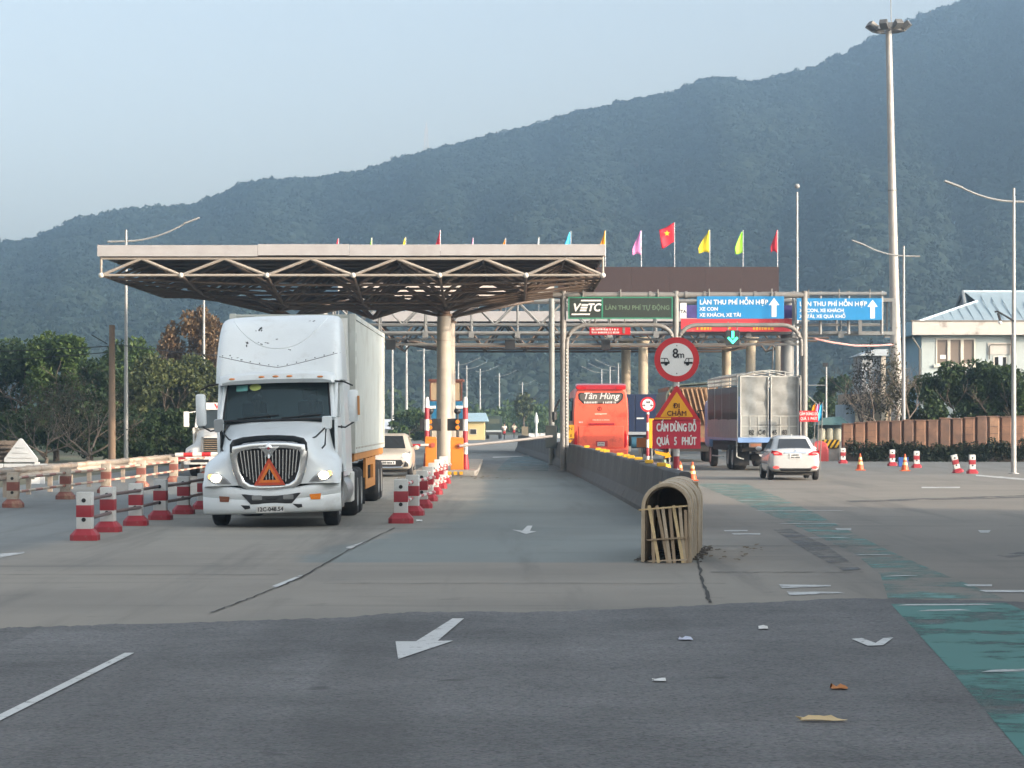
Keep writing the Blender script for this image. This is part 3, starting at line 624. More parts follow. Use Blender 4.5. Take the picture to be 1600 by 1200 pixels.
# unseen trees added on the right, out of view, to shade truck and road
for k, (x, y, h, w) in enumerate(((23, 44.5, 12.5, 4.2), (26, 38, 13, 4.5), (23, 30, 13, 4.6), (26, 22, 14, 5), (23.5, 14, 13.5, 5), (26, 5, 14, 5.2), (24, -4, 14, 5.2), (26, -13, 14, 5.2), (24, -22, 14, 5.2), (25, -31, 14, 5.2), (29, 41.5, 13.5, 4.0), (30, 18.5, 14, 5), (29, 1, 14, 5), (29.5, -16.5, 14, 5), (30, 34, 14, 4.6), (30, 27, 14, 5), (30, 10, 15, 5), (30, -8, 15, 5), (30, -25, 15, 5))):
    tree('added_shade_tree', 'unseen broad leafy tree added on the right to shade the near road', 'tree', (x, y, 0), h * 1.35, w * 1.12, w * 1.12, 7500, .85, lf_mid, 60 + k, crown_lo=.06, clump_r=.34, group='unseen trees added for shade')
# ================================================================== TOLL CANOPY, GANTRIES
def canopy():
    t = thing('toll_canopy', 'low white edged toll canopy roof on a steel space frame above the white truck', 'canopy')
    Y0 = 92.0; s = F / Y0
    x0, x1 = xat(156, Y0), xat(942, Y0)
    nx, ny = 7, 9; dy = 2.06
    bx_ = [xat(p, Y0) for p in (158, 283, 417, 552, 687, 822, 942)]; by = [Y0 + dy * j for j in range(ny)]
    zt, zr = zat(404, Y0), zat(430, Y0)
    za = 6.45
    cx = [-9.2, -2.7]; cy = [Y0 + dy * 2.2, Y0 + dy * 4.2]
    cols = [(-9.2, 101.0), (-2.68, 101.0), (-9.2, 108), (-2.68, 108)]
    def zb(i, j):
        x, y = bx_[i], by[j]
        d = min((x - bx_[0]) / (cx[0] - bx_[0]), (bx_[-1] - x) / (bx_[-1] - cx[1]), 1.0) if True else 1
        e = min((y - Y0) / 6.5, (by[-1] - y) / 4.5, 1.0)
        return zr - (zr - za) * max(0, min(1, d)) * max(0, min(1, e))
    node = {(i, j): Vector((bx_[i], by[j], zb(i, j))) for i in range(nx) for j in range(ny)}
    top = {(i, j): Vector(((bx_[i] + bx_[i + 1]) / 2, (by[j] + by[j + 1]) / 2 - (dy / 2 if j == 0 else 0), zt)) for i in range(nx - 1) for j in range(ny - 1)}
    for j in range(ny):
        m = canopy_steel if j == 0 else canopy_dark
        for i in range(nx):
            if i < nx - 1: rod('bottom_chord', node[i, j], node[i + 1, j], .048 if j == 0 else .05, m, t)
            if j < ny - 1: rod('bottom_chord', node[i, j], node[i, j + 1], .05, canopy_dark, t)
    for j in range(ny - 1):
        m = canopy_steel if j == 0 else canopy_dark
        if j == 0:
            rod('top_chord', (bx_[0], Y0, zt), (bx_[-1], Y0, zt), .05, m, t)
        for i in range(nx - 1):
            if i < nx - 2 and j: rod('top_chord', top[i, j], top[i + 1, j], .05, m, t)
            if j < ny - 2: rod('top_chord', top[i, j], top[i, j + 1], .05, canopy_dark, t)
            for a, c in ((0, 0), (1, 0), (0, 1), (1, 1)):
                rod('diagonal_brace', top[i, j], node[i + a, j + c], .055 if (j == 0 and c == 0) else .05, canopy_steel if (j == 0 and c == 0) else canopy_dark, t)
    for i in range(nx):
        b = MB(); b.ball(node[i, 0], .1, 6); b.build('node_ball', mat('node_steel', (.62, .58, .52), .4, .2), t)
    for x in (bx_[0], bx_[-1]):
        rod('end_post', (x, Y0, zr), (x, Y0, zt + .25), .045, canopy_steel, t); rod('end_post', (x, by[-1], zr), (x, by[-1], zt + .25), .045, canopy_dark, t)
    # extra diagonals of the lower layer running towards the column heads
    k = 0
    for (cxx, cyy) in cols:
        hd = Vector((cxx, cyy, 6.3))
        for dx in (-3.6, -1.3, 1.3, 3.6):
            for dyy in (-3.2, 0, 3.2):
                q = hd + Vector((dx, dyy, .62 + .25 * abs(dx) / 3.6)); rod('head_strut', hd, q, .075 if abs(dx) < 2 else .055, canopy_dark, t)
                if dx > 0: rod('lattice_bar', q, q + Vector((-2 * dx, 0, 0)), .045, canopy_dark, t)
        b = MB(); b.lathe([(.33, 0), (.33, .08), (.24, .12), (.24, .28)], n=16); b.build('column_head', canopy_dark, t, loc=(cxx, cyy, 6.08))
    hd = Vector((xat(583, 104), 104, zat(497, 104)))
    for dx in (-2.6, -1.1, 1.1, 2.6):
        for dyy in (-3, 3): rod('head_strut', hd, hd + Vector((dx, dyy, 1.0)), .08, canopy_dark, t)
    # roof sheet on purlins and the white edge
    zf = zat(400, Y0)
    for k in range(9):
        y = Y0 + .15 + k * 2.02; b = MB(); b.bx(x0, x1, y, y + .12, zf - .02, zf + .16); b.build('purlin', canopy_dark, t, smooth=False)
    b = MB(); y1 = by[-1] + .2; n_ = 60; rows = []
    for q in (0, 1):
        rows.append([(x0 + (x1 - x0) * i / n_, (Y0, y1)[q], zf + .17 + (.03 if i % 2 else 0)) for i in range(n_ + 1)])
    b.grid(rows); b.build('roof_sheet', mat('roof_sheet', (.12, .115, .11), .7, .3, var=.2), t, smooth=False)
    fz0, fz1 = zf, zat(382.5, Y0)
    fas = mat('fascia_panel', (.34, .325, .32), .55, .1, var=.05, dirt=(.25, .235, .225), dscale=.5, dlo=.5, dhi=.8)
    xs = [x0 - .08, xat(403, Y0), xat(546, Y0), xat(688, Y0), x1 + .08]
    for a, c, dz in zip(xs[:-1], xs[1:], (-.02, .015, 0, .01)):
        b = MB(); b.bx(a + .006, c - .006, Y0 - .14, Y0 - .08, fz0 + dz, fz1 + dz); b.build('fascia_panel', fas, t, smooth=False, bevel=.006)
    for x in (x0 - .08, x1 + .03):
        for q in range(3):
            a = Y0 - .07 + q * (y1 - Y0) / 3; c = a + (y1 - Y0) / 3 - .01
            b = MB(); b.bx(x, x + .05, a, c, fz0, fz1); b.build('fascia_panel', fas, t, smooth=False)
    colm = mat('column_paint', (.37, .33, .275), .6, var=.06, dirt=(.25, .215, .17), dscale=.9, dlo=.5, dhi=.78)
    for cxx, cyy in cols:
        b = MB(); b.lathe([(.30, 0), (.28, 5.8), (.26, 6.15)], n=24); b.build('column', colm, t, loc=(cxx, cyy, 0))
        b = MB(); b.lathe([(.30, 5.1), (.30, 5.15)], n=24); b.build('column_band', canopy_steel, t, loc=(cxx, cyy, 0))
canopy()
# traffic island under the canopy
b = MB(); b.prism([(xat(648, 93) , 91.2), (xat(742, 91), 91.0), (xat(746, 92), 91.6), (xat(742, 93), 118), (xat(660, 100), 118), (xat(650, 93), 93)], 0, .2, 'z')
isl = struct(b.build('traffic_island', concrete, smooth=False, bevel=.03))
isl.name = 'kerb_island'
b = MB()
for k in range(3):
    x = xat(700 + k * 9, 91.0); b.bx(x, x + .12, 91.0 - .006, 91.0 - .002, .05, .16)
struct(b.build('painted_mark', sign_yellow, isl, smooth=False))

# ---------------- front portal with three posts
def portal():
    t = thing('sign_portal', 'round steel pipe portal on three posts carrying the lane signs', 'gantry'); Y = 100.0
    z1 = zat(461, Y); X = [xat(880, Y), xat(1056, Y), xat(1257, Y)]
    for k, x in enumerate(X):
        b = MB(); b.lathe([(.12, 0), (.12, z1 + .12), (.10, z1 + .16)], n=14); b.build('post', galv, t, loc=(x, Y, 0))
        b = MB(); b.lathe([(.24, 0), (.24, .03), (.13, .05), (.13, .3)], n=14); b.build('base_flange', galv, t, loc=(x, Y, 0))
    rod('top_beam', (X[0] - .4, Y, z1), (X[2], Y, z1), .115, galv, t, 12)
    for px in (913, 968, 1016, 1072, 1101, 1180, 1212): 
        b = MB(); b.lathe([(.15, -.05), (.15, .05)], n=12, axis='x'); b.build('clamp', galv, t, loc=(xat(px, Y), Y, z1))
    zl = zat(508, Y)
    def arch(xa, xb, low_a, low_b, r=.09):
        pts = [(xa, Y - .03, low_a)]
        rr = .75
        for i in range(7):
            a = R(90 * i / 6); pts.append((xa + rr - rr * math.cos(a), Y - .03, zl - rr + rr * math.sin(a)))
        for i in range(7):
            a = R(90 - 90 * i / 6); pts.append((xb - rr + rr * math.cos(a), Y - .03, zl - rr + rr * math.sin(a)))
        pts.append((xb, Y - .03, low_b)); b = MB(); b.tube(pts, r, 10); b.build('curved_brace', galv, t)
    arch(X[0] + .13, X[1] - .05, .9, zl - .95); arch(X[1] + .06, X[2] - .12, zl - .95, zl - 1.2)
    # light string up the left brace
    lb = MB()
    for k in range(26): lb.ball((X[0] + .13, Y - .13, 1.35 + k * .135), .028, 4)
    lb.build('light_string', mat('pale_bulb', (.75, .72, .62), .3), t)
    return Y, X
PY, PX = portal()
def panel(name, label, cat, px0, px1, py0, py1, Y, m, depth=.12, frame=None, fw=.05, group=None, hang=True, hang_z=None):
    x0, x1, z0, z1 = xat(px0, Y), xat(px1, Y), zat(py1, Y), zat(py0, Y); w, h = x1 - x0, z1 - z0
    t = thing(name, label, cat, ((x0 + x1) / 2, Y, z0), 0, group)
    b = MB(); b.bx(-w / 2, w / 2, 0, depth, 0, h); b.build('panel', m, t, smooth=False, bevel=.008)
    if frame:
        b = MB(); b.ring([(-w / 2 - .005, -.005), (w / 2 + .005, -.005), (w / 2 + .005, h + .005), (-w / 2 - .005, h + .005)], [(-w / 2 + fw, fw), (w / 2 - fw, fw), (w / 2 - fw, h - fw), (-w / 2 + fw, h - fw)], -.015, depth * .6); b.build('frame', frame, t, smooth=False)
    if hang:
        for sx in (-.36, .0, .36): rod('hanger', (sx * w, depth * .5, h), (sx * w, depth * .5, hang_z or h + .3), .03, galv, t, 6)
    return t, w, h
green_frame = mat('green_frame', (.03, .20, .12), .5, .1)
led_off = mat('unlit_led_board', (.018, .026, .019), .55, var=.3, scale=20)
led_txt = mat('unlit_led_text', (.11, .17, .11), .5)
t, w, h = panel('lane_sign', 'dark green framed unlit lane sign with white slanted logo', 'sign', 888, 1051, 464, 498, PY - .2, led_off, frame=green_frame, fw=.045)
xl = -w / 2
b = MB(); b.bx(xl + w * .318, xl + w * .332, -.016, .0, .04, h - .04); b.build('divider', green_frame, t, smooth=False)
text('V', .42, sign_white, t, (xl + w * .07, -.006, h * .5), bold=.022, shear=.25, sx=1.05, name='logo_lettering')
b = MB()
for k in range(3):
    z = h * .34 + k * .105; b.prism([(xl + w * .108 + k * .03, z), (xl + w * .172 + k * .03, z), (xl + w * .172 + k * .03 + .022, z + .075), (xl + w * .108 + k * .03 + .022, z + .075)], -.009, -.001)
b.prism([(xl + w * .12, h * .80), (xl + w * .315, h * .80), (xl + w * .318, h * .87), (xl + w * .125, h * .87)], -.009, -.001)
b.prism([(xl + w * .03, h * .17), (xl + w * .205, h * .17), (xl + w * .21, h * .24), (xl + w * .033, h * .24)], -.009, -.001)
b.build('logo_bars', sign_white, t, smooth=False)
text('TC', .42, sign_white, t, (xl + w * .242, -.006, h * .5), bold=.02, shear=.25, sx=.92, name='logo_lettering')
text('LÀN THU PHÍ TỰ ĐỘNG', .235, led_txt, t, (xl + w * .662, -.006, h * .5), bold=.007, sx=.98)
def arrow_up(t, x, z0, z1, w, m):
    zm = z0 + (z1 - z0) * .62; b = MB(); b.prism([(x - w * .22, z0), (x + w * .22, z0), (x + w * .22, zm), (x + w * .5, zm), (x, z1), (x - w * .5, zm), (x - w * .22, zm)], -.008, -.001); b.build('arrow', m, t, smooth=False)
t, w, h = panel('lane_sign', 'blue mixed toll lane sign with white up arrow, left of the two', 'sign', 1089, 1225, 463, 498, PY - .2, sign_blue)
def lane_text(t, w, h, l2, l3):
    text('LÀN THU PHÍ HỖN HỢP', .262, sign_white, t, (-w / 2 + .10, -.004, h * .73), align='LEFT', bold=.007, sx=.94)
    text(l2, .19, sign_white, t, (-w / 2 + .10, -.004, h * .43), align='LEFT', bold=.007); text(l3, .19, sign_white, t, (-w / 2 + .10, -.004, h * .16), align='LEFT', bold=.007)
lane_text(t, w, h, 'XE CON', 'XE KHÁCH, XE TẢI'); arrow_up(t, w * .385, .07, h * .93, .42, sign_white)
t, w, h = panel('lane_sign', 'blue mixed toll lane sign with white up arrow, partly behind the right post', 'sign', 1245, 1378, 466, 500, 112.6, sign_blue, hang_z=1.35)
def lane_text2(t, w, h):
    text('LÀN THU PHÍ HỖN HỢP', .285, sign_white, t, (-w / 2 + .12, -.004, h * .73), align='LEFT', bold=.007, sx=.96)
    text('XE CON, XE KHÁCH', .21, sign_white, t, (-w / 2 + .12, -.004, h * .43), align='LEFT', bold=.007); text('XE TẢI, XE QUÁ KHỔ', .21, sign_white, t, (-w / 2 + .12, -.004, h * .16), align='LEFT', bold=.007)
lane_text2(t, w, h); arrow_up(t, w * .39, .07, h * .93, .46, sign_white)
t, w, h = panel('notice_board', 'small red board with white lines of print under the dark green sign', 'sign', 921, 985, 507, 523, 104, sign_red, depth=.05, hang_z=1.0)
strokes([(-w / 2 + .09, -w * .08, h * .70, .085), (-w / 2 + .09, w * .20, h * .42, .085), (-w / 2 + .09, w * .24, h * .13, .085)], sign_white, t, -.004, seed=3)
b = MB(); b.bx(w * .31, w * .37, -.012, 0, h * .12, h * .95); b.build('upright', galv, t, smooth=False)

# ---------------- steel truss gantry behind
def truss():
    t = thing('truss_gantry', 'long grey steel box truss gantry spanning all the toll lanes', 'gantry'); Y = 114.0; D = 1.5
    gst = mat('truss_steel', (.20, .205, .20), .6, .2, var=.15, dirt=(.13, .105, .08), dscale=2, dlo=.55, dhi=.8)
    x0, x1 = xat(520, Y), xat(1386, Y); zb, zt = zat(520, Y), zat(470, Y)
    n = 12; dx = (x1 - x0) / n
    for y in (Y, Y + D):
        for z in (zb, zt): rod('chord', (x0, y, z), (x1, y, z), .075, gst, t)
        rod('chord', (x0, y, zb + .38), (x1, y, zb + .38), .04, gst, t)
        for i in range(n + 1):
            x = x0 + dx * i; rod('upright', (x, y, zb), (x, y, zt), .05, gst, t, 6)
            if i < n and x0 + dx * i < 4:
                rod('diagonal_brace', (x, y, zt), (x + dx / 2, y, zb + .38), .04, gst, t, 6); rod('diagonal_brace', (x + dx, y, zt), (x + dx / 2, y, zb + .38), .04, gst, t, 6)
    for i in range(n + 1):
        x = x0 + dx * i
        for z in (zb, zt): rod('cross_bar', (x, Y, z), (x, Y + D, z), .045, gst, t, 6)
        b = MB(); b.bx(x - .12, x + .12, Y - .1, Y + .1, zb - .22, zb + .06); b.build('gusset', gst, t, smooth=False)
    b = MB(); b.bx(x0, x1, Y + .25, Y + D - .25, zb - .02, zb + .03); b.build('walkway', dark_steel, t, smooth=False)
    for z in (zb - .28, zb - .5): rod('cable_tray', (x0, Y + .5, z), (xat(1250, Y), Y + .5, z), .06, gst, t, 6)
    # sign rail on the right
    zr_ = zat(459, 113); rod('sign_rail', (xat(1190, 113), 113, zr_), (xat(1385, 113), 113, zr_), .09, gst, t, 10)
    for px in (1240, 1282, 1326, 1378): rod('rail_post', (xat(px, 113), 113.05, zat(522, 113)), (xat(px, 113), 113.05, zr_ + .12), .07, gst, t, 8)
    xe = xat(1386, Y); b = MB(); b.ring([(xe - 1.3, zb - .1), (xe + .35, zb - .1), (xe + .35, zt + .1), (xe - 1.3, zt + .1)], [(xe - 1.15, zb + .05), (xe + .2, zb + .05), (xe + .2, zt - .05), (xe - 1.15, zt - .05)], Y - .25, Y - .1); b.build('end_frame', gst, t, smooth=False)
    for px, r in ((1233, .30), (862, .13), (500, .3)):
        x = xat(px, Y); b = MB(); b.lathe([(r * 1.5, 0), (r * 1.5, .05), (r, .06), (r, zt + .25)], n=18); b.build('post', mat('grey_post_paint', (.22, .225, .21), .55, .2, var=.15) if px == 862 else gst, t, loc=(x, Y + (.75 if px != 862 else 0), 0))  # post beside the divider has its own plain grey paint
    for px, pw in ((610, 15), (797, 16), (947, 14)):
        s = Y / F; b = MB(); b.bx(xat(px - pw / 2, Y), xat(px + pw / 2, Y), Y + .2, Y + .5, zat(546, Y), zat(531, Y)); b.build('signal_box', dark_plastic, t, smooth=False, bevel=.01)
    for px in (636, 716, 860, 960): 
        b = MB(); b.ball((xat(px, Y), Y, zat(533, Y)), .09, 6); b.tube([(xat(px, Y), Y, zat(531, Y)), (xat(px, Y), Y, zb)], .03, 6); b.build('camera', dark_plastic, t)
truss()
t = thing('equipment_cabinet', 'dark grey cabinet strapped to the thick post by the lane barrier', 'cabinet', (xat(861, 113), 113.0, 0))
b = MB(); b.bx(-.25, .25, -.25, .2, .75, 1.75); b.build('box', mat('cabinet_grey', (.06, .07, .065), .6), t, smooth=False, bevel=.02)
b = MB(); b.tube([(.1, -.3, 1.9), (.18, -.35, 2.5), (.38, -.35, 2.9)], .05, 6); b.tube([(.14, -.35, 2.0), (.14, -.35, 2.35)], .11, 8); b.build('loudspeaker', dark_plastic, t)
# lit green lane arrow
t = thing('lane_signal', 'glowing green down arrow lane signal hanging under the gantry', 'signal', (xat(1145, 113), 113, zat(538, 113)))
b = MB(); b.bx(-.3, .3, .02, .22, -.05, .62); b.build('housing', dark_plastic, t, smooth=False, bevel=.01)
gled = mat('green_led', (.05, .9, .45), .4, emit=2.4, ecol=(.03, .95, .42))
b = MB(); b.prism([(-.05, .28), (-.05, .58), (.05, .58), (.05, .28)], -.01, .015); b.prism([(0, .02), (.23, .27), (.17, .33), (0, .15), (-.17, .33), (-.23, .27)], -.01, .015); b.build('arrow', gled, t, smooth=False)
rod('hanger', (-.2, .12, .6), (-.2, .12, 1.0), .025, galv, t, 6); rod('hanger', (.2, .12, .6), (.2, .12, 1.0), .025, galv, t, 6)
# banners behind the signs
ban_red = mat('banner_red', (.55, .03, .04), .6, var=.1, scale=1.0, dirt=(.62, .22, .16), dscale=.6, dlo=.55, dhi=.65)
ban_blue = mat('banner_blue', (.05, .035, .16), .6, var=.25)
t, w, h = panel('banner', 'dark blue banner with white marks behind the first blue lane sign', 'banner', 1062, 1241, 477, 497, 113.6, ban_blue, depth=.04, hang=False)
strokes([(-w / 2 + .9, -w / 2 + 1.25, h * .55, .13)], sign_white, t, -.004, seed=5)
b = MB(); b.bx(-w / 2 + .02, -w / 2 + .3, -.02, 0, .0, h + .1); b.build('notice', sign_white, t, smooth=False)
text('TA', .2, black, t, (-w / 2 + .16, -.022, h * .5), bold=.01, extrude=.002)
t, w, h = panel('banner', 'red banner with yellow lettering strung below the blue lane sign', 'banner', 1064, 1240, 498, 518, 113.5, ban_red, depth=.04, hang=False)
strokes([(-w * .36, -w * .2, h * .12, .19), (w * .14, w * .34, h * .12, .23), (-w * .08, -w * .04, h * .2, .2)], sign_yellow, t, -.004, seed=8)
t = thing('cable', 'slack pale red hose sagging from the gantry towards the mast', 'cable', (0, 0, 0))
pts = [wp(1272, 529, 116), wp(1300, 535, 118), wp(1335, 540, 121), wp(1370, 540, 125), wp(1395, 538, 128)]
b = MB(); b.tube(pts, .045, 6); b.build('cord', mat('pink_hose', (.55, .28, .25), .6), t)

# ---------------- second canopy further back with its tall sign board and flags
def canopy2():
    t = thing('toll_canopy', 'second toll canopy further back behind the gantries on round columns', 'canopy'); Y = 152.0
    x0, x1 = xat(585, Y), xat(1262, Y); zb, zt = zat(541, Y), 8.0
    b = MB(); b.bx(x0, x1, Y, Y + 13, zt, zt + .25); b.build('roof_slab', canopy_dark, t, smooth=False)
    b = MB(); b.bx(x0 - .1, x1 + .1, Y - .1, Y - .004, zt - .15, zt + .45); b.build('fascia', mat('fascia_panel', (.5, .46, .42), .5), t, smooth=False)
    n = 10; dx = (x1 - x0) / n
    for y in (Y + .2, Y + 6, Y + 12):
        for i in range(n):
            x = x0 + dx * i; m = canopy_dark
            rod('bottom_chord', (x + dx / 2, y, zb + (.0 if 0 < i < n - 1 else .5)), (x + dx * 1.5, y, zb + (.0 if i < n - 2 else .5)), .07, m, t, 6)
            rod('diagonal_brace', (x, y, zt), (x + dx / 2, y, zb), .06, m, t, 6); rod('diagonal_brace', (x + dx, y, zt), (x + dx / 2, y, zb), .06, m, t, 6)
    for i in range(n): rod('cross_bar', (x0 + dx * (i + .5), Y + .2, zb), (x0 + dx * (i + .5), Y + 12, zb), .06, canopy_dark, t, 6)
    cm = mat('far_column_paint', (.52, .43, .31), .6, var=.08, dirt=(.12, .11, .1), dscale=.3, dlo=.5, dhi=.7)
    for px, yy in ((1005, Y + 2), (978, Y + 9), (1173, Y + 2), (1135, Y + 9)):
        b = MB(); b.lathe([(.29, 0), (.29, zb + .1), (.5, zb + .6)], n=18); b.build('column', cm, t, loc=(xat(px, yy), yy, 0))
    for px, yy, r in ((1216, Y, .17), (1224, Y + 1, .12), (1228, Y + 2, .14), (1248, Y - 1, .10), (1254, Y - 2, .08), (1202, Y + 3, .05), (1209, Y + 3, .05)):
        rod('standpipe', (xat(px, yy), yy, 0), (xat(px + (6 if r < .11 else 0), yy), yy, zb), r, cm if r > .1 else galv, t, 8)
    return Y
Y2 = canopy2()
brown = mat('brown_board', (.036, .017, .014), .55, var=.1)
t = thing('sign_board', 'long plain dark brown board standing on the far canopy roof', 'board'); Yb = 156.0
n = 6; xa, xb = xat(872, Yb), xat(1217, Yb)
for k in range(n):
    b = MB(); b.bx(xa + (xb - xa) * k / n + .004, xa + (xb - xa) * (k + 1) / n - .004, Yb, Yb + .15, zat(458, Yb), zat(417, Yb)); b.build('panel', brown, t, smooth=False)
for k in range(5): rod('prop', (xa + (xb - xa) * k / 4.2 + .5, Yb + .2, 8.2), (xa + (xb - xa) * k / 4.2 + .5, Yb + .2, zat(420, Yb)), .08, dark_steel, t, 6)
t = thing('sign_board', 'pale cream sunlit board glimpsed through the near canopy frame', 'board'); xa, xb = xat(528, Yb), xat(866, Yb)
for k in range(6):
    b = MB(); b.bx(xa + (xb - xa) * k / 6 + .004, xa + (xb - xa) * (k + 1) / 6 - .004, Yb, Yb + .15, zat(468, Yb), zat(439, Yb)); b.build('panel', mat('cream_board', (.52, .45, .39), .5, var=.05), t, smooth=False)
for k in range(5): rod('prop', (xa + (xb - xa) * k / 4.2 + .5, Yb + .2, 8.2), (xa + (xb - xa) * k / 4.2 + .5, Yb + .2, zat(440, Yb)), .08, dark_steel, t, 6)
# flags
FL = {'red': (.55, .012, .03), 'lime': (.33, .68, .05), 'yellow': (.72, .56, .01), 'pink': (.76, .25, .52), 'orange': (.85, .36, .01), 'cyan': (.05, .42, .68), 'white': (.7, .72, .74)}
def flag(px, ytop, h_px, w_px, colr, label, star=False, skew=0.):
    Yf = 158.0; s = Yf / F; x = xat(px, Yf); zt = zat(ytop, Yf); zb_ = 8.25
    t = thing('flag', label, 'flag', (x, Yf, zb_), 0, 'flags along the far canopy roof')
    rod('flag_pole', (0, 0, 0), (0, 0, zt - zb_ + .06), .022, mat('flag_pole', (.6, .6, .6), .4), t, 6)
    hh, ww = h_px * s, w_px * s; rows = []
    for i in range(9):
        v = i / 8; row = []
        for j in range(7):
            u = j / 6; prof = (.12 + .88 * min(1, v * 1.35)) if skew == 0 else 1
            row.append((-u * ww * prof * (1 - .15 * v * u), .12 * math.sin(u * 5 + v * 2 + px) * u, zt - zb_ - hh * v - u * skew * hh - .06 * math.sin(u * 4 + px)))
        rows.append(row)
    b = MB(); b.grid(rows); m = mat('flag_' + colr, FL[colr], .7, var=.05); o = b.build('cloth', m, t); sm = o.modifiers.new('thick', 'SOLIDIFY'); sm.thickness = .012
    if star:
        P = []
        for k in range(10):
            a = R(90 + 36 * k); r = (.2 if k % 2 == 0 else .08); P.append((-ww * .5 + r * math.cos(a), zt - zb_ - hh * .38 - skew * hh * .5 + r * math.sin(a)))
        b = MB(); b.prism(P, -.16, -.14); b.build('star', mat('flag_yellow', FL['yellow'], .7), t, smooth=False)
for a in ((529, 374, 30, 9, 'red', 'small red flag tip, leftmost over the near canopy edge'), (581, 373, 30, 8, 'lime', 'small lime green flag tip above the near canopy edge, beside a yellow one'), (634, 372, 30, 9, 'yellow', 'small yellow flag tip above the near canopy between lime and red'),
          (688, 361, 38, 10, 'red', 'tall red flag tip rising above the middle of the near canopy edge'), (739, 373, 30, 6, 'pink', 'small pink flag tip just right of the tall red one'), (790, 373, 30, 9, 'orange', 'small orange flag tip over the near canopy edge'),
          (842, 372, 30, 4, 'white', 'thin white flag tip left of the cyan flag'), (892, 363, 36, 15, 'cyan', 'cyan blue flag beside the right end of the near canopy'), (946, 362, 40, 13, 'orange', 'golden orange flag at the right corner of the near canopy'),
          (1002, 362, 36, 16, 'pink', 'pink flag between the golden and the starred red flag'), (1101, 361, 34, 0, 'yellow', ''), (1161, 360, 35, 0, 'lime', ''), (1215, 361, 33, 12, 'red', 'narrow red flag at the right end of the brown board')):
    if a[3]: flag(*a)
flag(1109, 361, 34, 20, 'yellow', 'wide yellow flag above the brown board'); flag(1161, 361, 35, 15, 'lime', 'lime green flag above the brown board')
flag(1054, 349, 30, 24, 'red', 'red flag with a yellow star flying highest above the brown board', star=True, skew=.3)
# ================================================================== ROADSIDE FURNITURE
# ---- red and white concrete guard posts joined by pipes
def octo(w, c): return [(w - c, -w), (w, -w + c), (w, w - c), (w - c, w), (-w + c, w), (-w, w - c), (-w, -w + c), (-w + c, -w)]
sun_rust_white = mat('sun_tinted_worn_white_post', (.42, .37, .30), .75, var=.15, dirt=(.26, .14, .07), dscale=2.2, dlo=.45, dhi=.65)  # warm low sunlight on these posts put into the colour, besides rust and wear
sun_rust_red = mat('sun_tinted_worn_red_post', (.22, .075, .055), .75, var=.2, dirt=(.36, .24, .16), dscale=3, dlo=.5, dhi=.7)
def stripe_pipe_mat(name, period, c1, c2, axis=1):
    m = bpy.data.materials.new(name); m.use_nodes = True; n = m.node_tree.nodes; l = m.node_tree.links; b = n['Principled BSDF']; b.inputs['Roughness'].default_value = .45
    g = n.new('ShaderNodeNewGeometry'); s = n.new('ShaderNodeSeparateXYZ'); l.new(g.outputs['Position'], s.inputs[0])
    q = n.new('ShaderNodeMath'); q.operation = 'MULTIPLY'; q.inputs[1].default_value = 1 / period; l.new(s.outputs[axis], q.inputs[0])
    fr = n.new('ShaderNodeMath'); fr.operation = 'FRACT'; l.new(q.outputs[0], fr.inputs[0]); gt = n.new('ShaderNodeMath'); gt.operation = 'GREATER_THAN'; gt.inputs[1].default_value = .5; l.new(fr.outputs[0], gt.inputs[0])
    nz = n.new('ShaderNodeTexNoise'); nz.inputs['Scale'].default_value = 6; nz.inputs['Detail'].default_value = 6; l.new(g.outputs['Position'], nz.inputs['Vector'])
    mx = n.new('ShaderNodeMix'); mx.data_type = 'RGBA'; l.new(gt.outputs[0], mx.inputs[0]); mx.inputs[6].default_value = (*c1, 1); mx.inputs[7].default_value = (*c2, 1)
    mr = n.new('ShaderNodeMapRange'); mr.inputs[1].default_value = .55; mr.inputs[2].default_value = .75; mr.inputs[4].default_value = .5; l.new(nz.outputs[0], mr.inputs[0])
    m2 = n.new('ShaderNodeMix'); m2.data_type = 'RGBA'; l.new(mr.outputs[0], m2.inputs[0]); l.new(mx.outputs[2], m2.inputs[6]); m2.inputs[7].default_value = (.22, .15, .10, 1); l.new(m2.outputs[2], b.inputs['Base Color']); return m
pipe_rw = stripe_pipe_mat('red_white_pipe', 1.1, (.42, .03, .03), (.62, .60, .55))
pipe_old = stripe_pipe_mat('old_red_white_pipe', 1.6, (.33, .13, .09), (.50, .42, .33))
pipe_grey = mat('grey_red_pipe', (.13, .09, .085), .6, var=.3, scale=3)
def bollard_protos():
    out = {}
    for key, wm_, rm_ in (('clean', post_white, bright_red), ('worn', sun_rust_white, sun_rust_red)):
        d = {}
        b = MB(); r1 = [(x, y, 0) for x, y in octo(.225, .07)]; r2 = [(x, y, .09) for x, y in octo(.225, .07)]; r3 = [(x * .62, y * .62, .19) for x, y in octo(.225, .06)]
        b.loft([r1, r2, r3]); me = b.mesh('base', False); me.materials.append(rm_); d['base'] = me
        b = MB(); b.bx(-.125, .125, -.125, .125, .188, .80); me = b.mesh('post', True, .012); me.materials.append(wm_); d['post'] = me
        b = MB(); b.bx(-.128, .128, -.128, .128, .385, .585); me = b.mesh('red_band', True, .006); me.materials.append(rm_); d['red_band'] = me
        for nm, z in (('pipe_socket', .665), ('pipe_socket_low', .345)):
            b = MB(); b.lathe([(.036, -.006), (.036, .008), (.026, .008), (.026, .002)], n=12, axis='y', c=(0, -.13, z)); me = b.mesh('pipe_socket'); me.materials.append(black); d[nm] = me
        out[key] = d
    return out
BP = bollard_protos()
